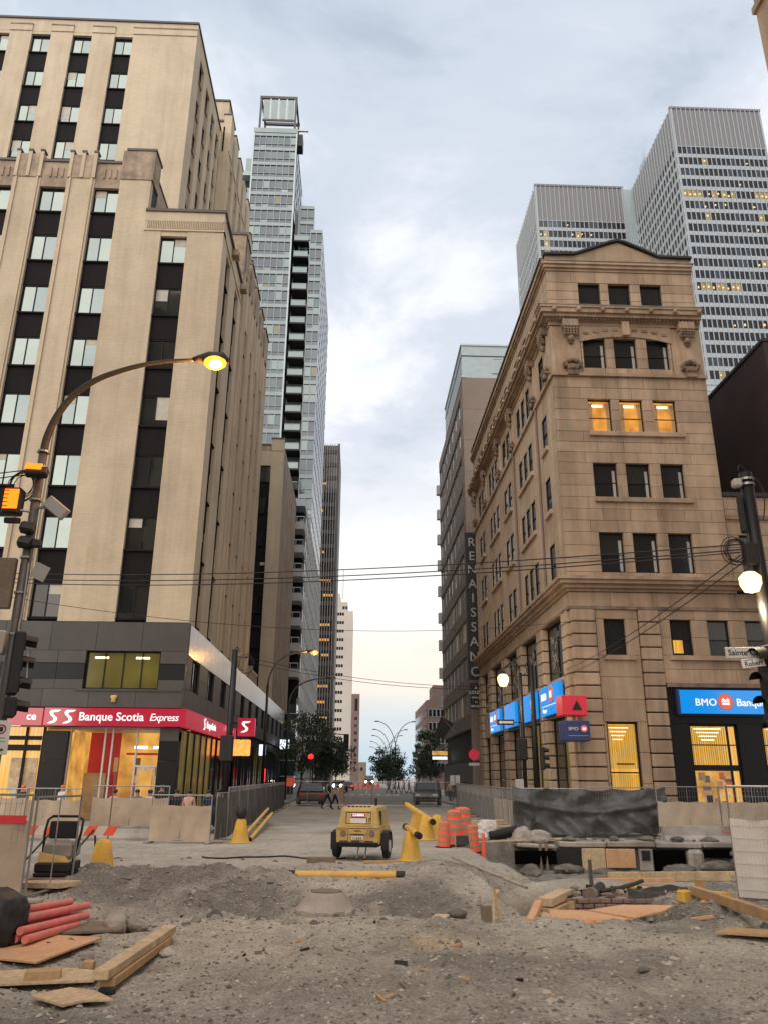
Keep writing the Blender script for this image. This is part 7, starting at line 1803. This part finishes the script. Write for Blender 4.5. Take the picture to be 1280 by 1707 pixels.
MB().tube(arc((0, 0, 7.0), (-.1, 0, 7.4), (-.3, 0, 6.9)), .03, 6).build('cable_loop', 'black_mat', t, **Z0); MB().bev(-1.0, -.62, -.1, .0, 1.45, 1.85, .02).build('notice', 'balcony_grey', t, **Z0); MB().cyl((-.62, -.05, 1.65), (0, -.05, 1.65), .015).build('notice_arm', 'black_steel', t, **Z0)
t = thing('round_sign', 'round red detour sign on a post before the dark hotel base', 'sign', (9.0, 62, .1))
MB().cyl((0, 0, 0), (0, 0, 3.6), .04, n=8).build('post', 'galvanised', t, **Z0)
mb = MB(); mb.lathe([(.02, 0), (.40, 0), (.40, .03), (.02, .03)], n=24); mb.v = [(p[0], -p[2]-.04, p[1]+3.6) for p in mb.v]; mb.build('disc', 'red_cube', t, **Z0); MB().box(-.45, .45, -.02, .0, 3.05, 3.18).build('backing', 'black_mat', t, **Z0); MB().box(-.4, .4, -.04, -.021, 2.8, 3.0).build('plate', 'sign_metal', t, **Z0)
# flag banner and shop lights on the right
t = thing('flag', 'dark flag on a slanting wall staff before the hotel', 'flag', (9.9, 80, 6.2))
MB().cyl((0, 0, 0), (-1.5, 0, 1.7), .035, n=6).build('staff', 'galvanised', t, **Z0); MB().prism([(-1.45, -.02, 1.62), (-.2, -.02, .95), (-1.3, -.02, -.65), (-2.15, -.02, -.15)], (0, .04, 0)).build('cloth', 'black_mat', t, **Z0)
for k, (x, y, z, w, h, m_, lab) in enumerate(((9.3, 90, 4.6, 1.7, .45, 'lit_warm', 'amber lit shop sign under the far hotel canopy'), (9.2, 89, 4.05, 1.6, .3, 'cyan_white', 'white lit strip sign below the amber shop sign'),
        (-6.9, 80, 5.0, .9, .9, 'cyan_white', 'square white lit shop sign by the left trees'), (-7.0, 62, 3.9, .5, .8, 'cyan_white', 'narrow white lit sign on the left shop wall'), (-6.6, 60, 2.1, .25, .9, 'signal_red', 'small red neon light at the left shop door'))):
    s = thing('shop_sign', lab, 'sign', (x, y, z)); MB().bev(-w/2, w/2, -.1, .1, -h/2, h/2, .02).build('sign_box', m_, s, **Z0); MB().cyl((0, 0, 0), (.8 if x > 0 else -.9, .1, 0), .03, n=6).build('bracket', 'black_steel', s, **Z0)
s = thing('vertical_sign', 'small vertical white lettered sign by the dark tower foot', 'sign', (-7.2, 128, 9)); MB().box(-.4, .4, 0, .2, 0, 7.4).build('board', 'black_mat', s, **Z0)
for k, ch in enumerate('HOTELS'): me = text_mesh(ch, 1.1, 'white_paint', .01, align='CENTER'); me.transform(FRONT); inst('lettering', me, s, (0, -.02, 6.3-k*1.15))
MB().cyl((0, .2, 3), (-.6, .2, 3), .05).build('bracket', 'black_steel', s, **Z0)
# far signals and median lamps
t = thing('traffic_signal', 'glowing red traffic signal on a post before the left trees', 'signal', (-3.75, 70, .0))
MB().cyl((0, 0, 0), (0, 0, 3.4), .05, n=8).build('post', 'black_steel', t, **Z0); signal_head(t, (0, -.1, 3.25), 0, ['signal_red', None, None], h=1.15, w=.6)
t = thing('traffic_signal', 'dark hanging traffic signal against the pale far block', 'signal', (-1.05, 95, 5.9)); signal_head(t, (0, 0, 0), 0, h=1.8, w=.62); MB().cyl((0, .1, .8), (-3.8, .1, 1.1), .06, n=6).build('mast_arm', 'black_steel', t, **Z0); MB().cyl((-3.8, .1, -5.9), (-3.8, .1, 1.3), .09, n=8).build('post', 'black_steel', t, **Z0)
for k, (x, y) in enumerate(((7.3, 150), (7.46, 176), (7.8, 202), (8.0, 236), (8.7, 279))):
    t = thing('median_lamp', f'{["nearest", "second", "third", "fourth", "farthest"][k]} double armed lamp post on the far median', 'street lamp', (x, y, .14), 'double armed lamps on the median')
    MB().cyl((0, 0, 0), (0, 0, 7.6), .14, .10, 8).build('pole', 'pole_grey', t, **Z0)
    for s_ in (-1, 1):
        MB().tube(arc((0, 0, 7.6), (s_*.7, 0, 11.5), (s_*3.3, 0, 11.75), 10), .075, 6).build('arm', 'pole_grey', t, **Z0); MB().bev(s_*3.4-.4, s_*3.4+.4, -.12, .12, 11.66, 11.86, .04).build('lamp_head', 'pole_grey', t, **Z0)
# overhead wires: (a, b, sag)
def wire(label, a, b, sag, r=.012, grp='overhead wires'):
    a, b = Vector(a), Vector(b); n = 22
    o = MB().tube([a+(b-a)*(i/n)-Vector((0, 0, sag*4*(i/n)*(1-i/n))) for i in range(n+1)], r, 5).build('overhead_wire', 'black_mat', smooth=True); tag(o, label, 'wire', grp)
wire('top overhead wire strung from the left edge to the right pole coil', (-14, 24.5, 8.15), (6.75, 13.0, 5.95), .35)
wire('second overhead wire just under the top one, strung across the street', (-14, 24.5, 8.0), (6.72, 13.0, 5.85), .38)
wire('third overhead wire, lowest of the three close ones', (-14, 24.5, 7.9), (6.7, 13.0, 5.8), .42)
wire('thin single wire sagging below the three close wires', (-14, 26, 8.0), (9.3, 34, 8.6), .9, .010)
wire('upper wire slanting down from the right pole to the stone building', (6.7, 13.0, 5.75), (9.85, 37.0, 6.9), .2)
wire('lower wire slanting down from the right pole to the stone building', (6.7, 13.0, 5.6), (9.85, 39.0, 6.7), .25)
wire('upper wire leading off from the left pole floodlight to the left edge', (-6.6, 15, 7.9), (-11, 14.2, 7.2), .1)
wire('lower wire leading off from the left pole floodlight to the left edge', (-6.6, 15, 7.8), (-11, 14.2, 7.05), .1)
wire('upper far wire across the street below the lit lamp', (-7.7, 58, 10.2), (9.9, 62, 8.8), .5, .02)
wire('lower far wire across the street below the lit lamp', (-7.7, 58, 9.9), (9.9, 62, 8.6), .5, .02)

# ------------------------------------------------------------------ trees
def tree(name, label, x, y, h, cw, ch, seed, n=2600, leaf=.16, m_='leaf', trunk=.14, group='street trees', lean=0, sparse=.55):
    t = thing(name, label, 'tree', (x, y, 0), group); rr = random.Random(seed)
    tb = MB(); zc = h-ch
    tb.tube([(0, 0, 0), (lean*.3, 0, zc*.5), (lean*.7, 0, zc), (lean, 0, h*.8)], [trunk, trunk*.85, trunk*.65, trunk*.2], 8)
    tips = []
    for k in range(13):
        a = rr.uniform(0, 6.28); z0 = zc*(.75+rr.random()*.5); rad = cw/2*rr.uniform(.5, .95); z1 = zc+ch*rr.uniform(.15, .9)
        mid = (lean*.6+math.cos(a)*rad*.5, math.sin(a)*rad*.5, z0+(z1-z0)*.6); end = (lean+math.cos(a)*rad, math.sin(a)*rad, z1)
        tb.tube([(lean*.5, 0, z0), mid, end], [trunk*.4, trunk*.25, trunk*.06], 5); tips += [mid, end, tuple((m+e)/2 for m, e in zip(mid, end))]
    tb.build('trunk', 'bark', t, **Z0)
    cl = []
    for k in range(34):
        if rr.random() < sparse: c = rr.choice(tips); c = (c[0]+rr.gauss(0, cw*.06), c[1]+rr.gauss(0, cw*.06), c[2]+rr.gauss(0, ch*.06))
        else:
            a = rr.uniform(0, 6.28); u = rr.random()**.5; w = rr.uniform(-1, 1); c = (lean+math.cos(a)*cw/2*u*math.sqrt(1-w*w*.8), math.sin(a)*cw/2*u*math.sqrt(1-w*w*.8), zc+ch*(.5+.46*w))
        cl.append((c, rr.uniform(.10, .22)*cw))
    lf = MB()
    for k in range(n):
        c, r_ = rr.choice(cl); d = Vector((rr.gauss(0, 1), rr.gauss(0, 1), rr.gauss(0, .8))).normalized()*r_*rr.random()**.45
        p = Vector(c)+d; u = Vector((rr.uniform(-1, 1), rr.uniform(-1, 1), rr.uniform(-1, 1))).normalized(); v = u.cross(Vector((rr.uniform(-1, 1), rr.uniform(-1, 1), rr.uniform(-1, 1)))).normalized(); s = leaf*rr.uniform(.5, 1.1)
        lf.add([p-u*s, p+v*s*.5, p+u*s, p-v*s*.5], [(0, 1, 2, 3)])
    stuff(lf.build('crown', m_, t, **Z0))
tree('street_tree', 'feathery street tree nearest on the left pavement beyond the shop', -5.0, 78, 8.8, 5.2, 6.2, 1, 2600, .16)
tree('street_tree', 'dark street tree under the dark tower, left pavement', -4.6, 98, 9.2, 5.4, 7.0, 2, 3200, .19, 'leaf_dark')
tree('street_tree', 'low bushy street tree behind the red signal', -4.0, 116, 7.6, 6.4, 5.4, 3, 3200, .22, 'leaf_dark')
tree('street_tree', 'spreading far street tree before the pale far block, left', -3.2, 140, 8.0, 6.0, 5.6, 4, 2600, .24, 'leaf_dark')
tree('median_tree', 'round dense dark tree on the far median, centre', 6.1, 148, 7.4, 6.6, 6.2, 5, 3600, .25, 'leaf_dark', sparse=.6, group='median trees')
tree('median_tree', 'second rounded tree just behind on the far median', 6.4, 158, 7.2, 5.8, 5.8, 6, 2400, .27, 'leaf_dark', sparse=.6, group='median trees')
tree('street_tree', 'dark street tree on the right pavement before the brown office block', 11.2, 122, 8.6, 5.2, 6.6, 7, 3600, .22, 'leaf_dark')
tree('street_tree', 'thin far street tree at the right road edge', 10.4, 135, 6.8, 4.2, 5.0, 8, 1800, .22, 'leaf')

# ------------------------------------------------------------------ people
def person(label, x, y, rz, pose, top, bottom, z=0.0, s=1.0, hair='hair', group=None, skinleg=False, shoes='cl_black'):
    J = {'pelvis': (0, 0, .95), 'spine': (0, .0, 1.14), 'chest': (0, .0, 1.36), 'neck': (0, .0, 1.49), 'head': (0, .02, 1.60), 'crown': (0, .015, 1.70)}
    sw = {'walk': (.24, -.24), 'walk2': (-.22, .2), 'stand': (.02, -.02), 'sit': (0, 0)}[pose]
    for i, sd in enumerate((-1, 1)):
        n = 'lr'[i]; a = sw[i]
        J['sh'+n] = (sd*.18, 0, 1.42); J['el'+n] = (sd*.235, -.04-a*.35, 1.14); J['wr'+n] = (sd*.24, .08-a*.75, .93); J['ha'+n] = (sd*.235, .11-a*.85, .84)
        J['hip'+n] = (sd*.09, 0, .90); J['kn'+n] = (sd*.095, .05+a*.75, .50+.03*abs(a)); J['an'+n] = (sd*.095, -.03+a*1.35, .10+(.07 if a < -.1 else 0)); J['to'+n] = (sd*.10, .12+a*1.35, .04+(.03 if a < -.1 else 0))
        if pose == 'sit': J['kn'+n] = (sd*.10, .42, .92); J['an'+n] = (sd*.10, .40, .50); J['to'+n] = (sd*.1, .54, .46); J['wr'+n] = (sd*.16, .30, 1.0); J['ha'+n] = (sd*.12, .38, 1.02)
    E = [('pelvis', 'spine'), ('spine', 'chest'), ('chest', 'neck'), ('neck', 'head'), ('head', 'crown')]
    for n in 'lr': E += [('chest', 'sh'+n), ('sh'+n, 'el'+n), ('el'+n, 'wr'+n), ('wr'+n, 'ha'+n), ('pelvis', 'hip'+n), ('hip'+n, 'kn'+n), ('kn'+n, 'an'+n), ('an'+n, 'to'+n)]
    RR = dict(pelvis=.135, spine=.125, chest=.145, neck=.052, head=.088, crown=.062, sh=.066, el=.045, wr=.034, ha=.036, hip=.098, kn=.064, an=.046, to=.038)
    names = list(J); me = bpy.data.meshes.new('person'); me.from_pydata([J[k] for k in names], [(names.index(a), names.index(b)) for a, b in E], [])
    ob = bpy.data.objects.new('tmp', me); TMP.collection.objects.link(ob); ob.modifiers.new('skin', 'SKIN'); ob.modifiers.new('sub', 'SUBSURF').levels = 1
    for i, k in enumerate(names):
        r_ = RR.get(k, RR.get(k[:-1])); v = me.skin_vertices[0].data[i]; v.radius = (r_, r_*.82 if k in ('pelvis', 'spine', 'chest') else r_); v.use_root = (k == 'pelvis')
    nm = evaluated(ob); bpy.data.objects.remove(ob)
    nm.materials.clear()
    for m_ in (top, bottom, 'skin', hair, shoes): nm.materials.append(M[m_])
    for p in nm.polygons:
        c = p.center; p.use_smooth = True
        hip = .95 if pose != 'sit' else .90
        mi = 0 if c.z > hip else 1
        if pose == 'sit' and c.y > .12 and c.z < .99 and abs(c.x) < .2: mi = 1
        if c.z > 1.47 and abs(c.x) < .13: mi = 2
        if c.z > 1.62 or (c.z > 1.52 and c.y < -.02 and abs(c.x) < .13): mi = 3 if abs(c.x) < .13 else mi
        if abs(c.x) > .19 and c.z < 1.12 and pose != 'sit': mi = 2
        if c.z < .12 and pose != 'sit': mi = 4
        if skinleg and .12 < c.z < .55: mi = 2
        p.material_index = mi
    o = bpy.data.objects.new('person', nm); COL.objects.link(o); o.location = (x, y, z); o.rotation_euler.z = rz; o.scale = (s, s, s); tag(o, label, 'person', group)
    MB().ball((0, .0, 1.665), .098, 10, sx=.95, sy=1.08, sz=.75).build('hair', hair, o, loc=(0, 0, 0), smooth=True)
    MB().ball((0, .115, 1.60), .018, 6, sz=1.3).build('nose', 'skin', o, loc=(0, 0, 0), smooth=True)
    return o
g = 'people crossing the street'
person('person in dark trousers and backpack walking left of the compressor', -1.75, 54, R(-100), 'walk', 'cl_grey', 'cl_black', group=g)
person('person in pink shirt walking in the middle of three', -1.25, 54.3, R(-95), 'walk2', 'cl_pink', 'cl_black', group=g)
person('person in tan shorts with backpack, right one of three walking', -.75, 53.8, R(-80), 'walk', 'cl_tan', 'cl_tan', skinleg=True, group=g, s=1.04)
for lab, x, y in (('dark backpack on the left walking person', -1.62, 53.9), ('dark backpack on the right walking person', -.55, 53.7)):
    o = MB().bev(-.14, .14, -.12, .12, -.24, .24, .08).build('backpack', 'cl_black'); o.location = (x, y, 1.22); o.rotation_euler.z = R(80); tag(o, lab, 'backpack')
seat = [(-8.9, 31.2, 'cl_pink', 'person with brown hair seated low behind the left fence, leftmost', R(160)), (-8.15, 31.5, 'cl_grey', 'person in grey seated left of the red pole behind the fence', R(200)), (-7.55, 31.0, 'cl_white', 'person in white seated right of the red pole behind the fence', R(150)), (-6.7, 31.6, 'cl_black', 'person in black seated before the amber glazing', R(190)), (-6.1, 31.0, 'cl_pink', 'person in pale pink seated before the amber glazing', R(165)), (-5.5, 31.7, 'cl_navy', 'person in navy seated before the amber glazing', R(210)), (-5.35, 33.0, 'cl_black', 'person in black seated at the far end of the terrace', R(180))]
for x, y, c, lab, rz in seat: person(lab, x, y, rz, 'sit', c, 'cl_black', z=-.22, group='people seated on the terrace')
person('person in black standing before the lit bank door', -7.35, 32.0, R(170), 'stand', 'cl_black', 'cl_black', z=.05, s=.94, group='people on the left pavement')
for k, (x, y, c) in enumerate(((-12.2, 31, 'cl_black'), (-10.9, 31.4, 'cl_white'))):
    person(['worker in black and orange helmet behind the left fence', 'worker in white with orange helmet beside the dark pillar'][k], x, y, R(150), 'stand', c, 'cl_black', z=.05, s=.92, hair='orange_plastic', group='workers on the left pavement')
fx = [(4.3, 104, 'cl_grey', R(90)), (4.9, 105, 'cl_white', R(-90)), (5.5, 104.4, 'cl_black', R(80)), (6.2, 105.2, 'cl_pink', R(95)), (6.8, 104, 'cl_blue', R(-85)), (8.6, 104, 'cl_black', R(60)), (8.7, 66, 'cl_black', R(170)), (9.2, 68, 'cl_red', R(10)), (8.3, 72, 'cl_tan', R(160)), (8.9, 76, 'cl_black', R(0))]
fl = ['leftmost of the small group at the far crossing', 'second from the left in the far crossing group', 'third from the left in the far crossing group', 'fourth from the left in the far crossing group', 'rightmost of the far crossing group', 'alone right of the far crossing group', 'nearest on the right pavement behind the fence', 'second on the right pavement', 'third on the right pavement', 'farthest on the right pavement']
for (x, y, c, a), l_ in zip(fx, fl): person({'cl_grey': 'grey', 'cl_white': 'white', 'cl_black': 'black', 'cl_pink': 'pink', 'cl_blue': 'blue', 'cl_red': 'red', 'cl_tan': 'tan'}[c]+' clad person '+l_, x, y, a, 'walk', c, 'cl_navy', group='far pedestrians')

# ------------------------------------------------------------------ vehicles
def car(name, label, x, y, rz, paint, L_=4.5, w=1.8, h=1.5, head=False, tail=False, van=False, cat='car'):
    t = thing(name, label, cat, (x, y, 0), 'cars', rz)
    hl = L_/2; zb = .32; zw = h*.60
    pr = [(-hl, zb), (-hl, zw*.92), (-hl+.12, zw), (-hl*.62 if not van else -hl*.9, h), (hl*.22, h), (hl*.50, zw+.04), (hl-.12, zw*.88), (hl, zw*.62), (hl, zb)]
    vs = []
    for s_ in (-1, 1):
        for yy, zz in pr: vs.append((s_*(w/2-(.20 if zz > zw+.05 else .0)), yy, zz))
    n = len(pr); fs = [tuple(range(n)), tuple(range(n, 2*n))[::-1]]+[(i, (i+1) % n, n+(i+1) % n, n+i) for i in range(n)]
    b = MB().add(vs, fs).build('body', paint, t, **Z0); m = b.modifiers.new('b', 'BEVEL'); m.width = .06; m.segments = 2; m.limit_method = 'ANGLE'
    for s_ in (-1, 1):
        g0 = [(-hl*.58 if not van else -hl*.85, zw+.06), (-hl*.55 if not van else -hl*.82, h-.09), (hl*.18, h-.09), (hl*.42, zw+.06)]
        x0 = s_*(w/2-.02); x1 = s_*(w/2-.19)
        mb = MB(); mb.add([(x0-s_*.02*0+s_*.012, g0[0][0], g0[0][1]), (x1+s_*.02, g0[1][0], g0[1][1]), (x1+s_*.02, g0[2][0], g0[2][1]), (x0+s_*.012, g0[3][0], g0[3][1])], [(0, 1, 2, 3)]); mb.build('side_window', 'glass_black', t, **Z0)
        for yy in (-hl*.62, hl*.62):
            q = MB().cyl((s_*(w/2-.2), yy, .33), (s_*(w/2+.01), yy, .33), .33, n=18).build('wheel', 'rubber', t, **Z0); MB().cyl((s_*(w/2), yy, .33), (s_*(w/2+.02), yy, .33), .19, n=14).build('rim', 'galvanised', q, **Z0)
        MB().bev(s_*w*.34-.2, s_*w*.34+.2, hl-.04, hl+.03, zw*.66, zw*.82, .03).build('headlight', 'head_light' if head else 'sign_metal', t, **Z0)
        if head: MB().ball((s_*w*.34, hl+.05, zw*.74), .22, 10, sy=.4).build('lit_lens', 'head_light', t, smooth=True, **Z0)
        MB().bev(s_*w*.38-.14, s_*w*.38+.14, -hl-.03, -hl+.04, zw*.68, zw*.9, .02).build('tail_light', 'signal_red' if tail else 'cl_red', t, **Z0)
    MB().prism([(-w*.38, hl*.245, h-.06), (w*.38, hl*.245, h-.06), (w*.45, hl*.47, zw+.09), (-w*.45, hl*.47, zw+.09)], (0, .02, .03)).build('windscreen', 'glass_dark', t, **Z0)
    ry = -hl*.62 if not van else -hl*.9
    MB().prism([(-w*.38, ry-.03, h-.09), (w*.38, ry-.03, h-.09), (w*.45, -hl+.10, zw+.08), (-w*.45, -hl+.10, zw+.08)], (0, -.02, .02)).build('rear_window', 'glass_black', t, **Z0)
    MB().bev(-w*.46, w*.46, hl-.02, hl+.06, .34, .5, .03).build('bumper', 'black_mat', t, **Z0); MB().bev(-w*.46, w*.46, -hl-.06, -hl+.02, .34, .5, .03).build('bumper', 'black_mat', t, **Z0); MB().box(-.26, .26, hl+.005, hl+.04, .55, .67).build('grille', 'black_mat', t, **Z0)
    return t
car('parked_car', 'dark parked car behind the mesh fence, right side of the street', 5.6, 63.5, R(172), 'car_black', 4.6, 1.9, 1.75, van=True)
car('parked_car', 'dark brown parked pickup behind the fence, left of the walkers', -3.35, 63.5, R(6), 'car_brown', 4.8, 1.9, 1.55)
car('oncoming_car', 'car with two glowing lamps far down the street, left lane', -2.9, 141, R(182), 'car_grey', head=True)
car('far_car', 'far car with red tail lights nearer than the lit oncoming car', -1.0, 132, R(-2), 'car_grey', tail=True)
car('oncoming_bus', 'far van with bright white headlights before the median', 3.4, 190, R(178), 'car_black', 5.5, 2.1, 2.4, head=True, van=True, cat='van')
car('far_car', 'light grey car far right near the road end', 9.6, 118, R(3), 'car_grey')
for k in range(7):
    x, y = (-1.2+.85*k*1.05, 152-k*1.2); 
    t = thing('traffic_barrel', f'{["first", "second", "third", "fourth", "fifth", "sixth", "seventh"][k]} far orange barrel from the left across the street', 'barrel', (x, y, 0), 'far orange barrels'); t.scale = (1.1, 1.1, 1.1)
    inst('body', CACHE['barrel'], t); inst('reflective_band', CACHE[('band', 1)], t)
t = thing('orange_sign', 'square orange roadworks sign on a post at the left fence end', 'sign', (-4.55, 59.0, 0))
MB().bev(-.28, .28, -.02, .0, 1.35, 1.95, .01).build('plate', 'orange_plastic', t, **Z0); MB().cyl((0, .02, 0), (0, .02, 1.9), .03, n=6).build('post', 'galvanised', t, **Z0)
for k, (x, y, z) in enumerate(((7.35, 62.2, 1.9), (7.75, 62.2, 1.9))):
    t = thing('notice_board', ['left', 'right'][k]+' one of two pale notice boards above the right fence', 'sign', (x, y, 0), 'pale notice boards'); MB().box(-.17, .17, -.02, 0, 1.5, 2.2).build('plate', 'sign_metal', t, **Z0); MB().cyl((0, .02, 0), (0, .02, 2.1), .02, n=6).build('post', 'galvanised', t, **Z0)
bpy.data.scenes.remove(TMP)
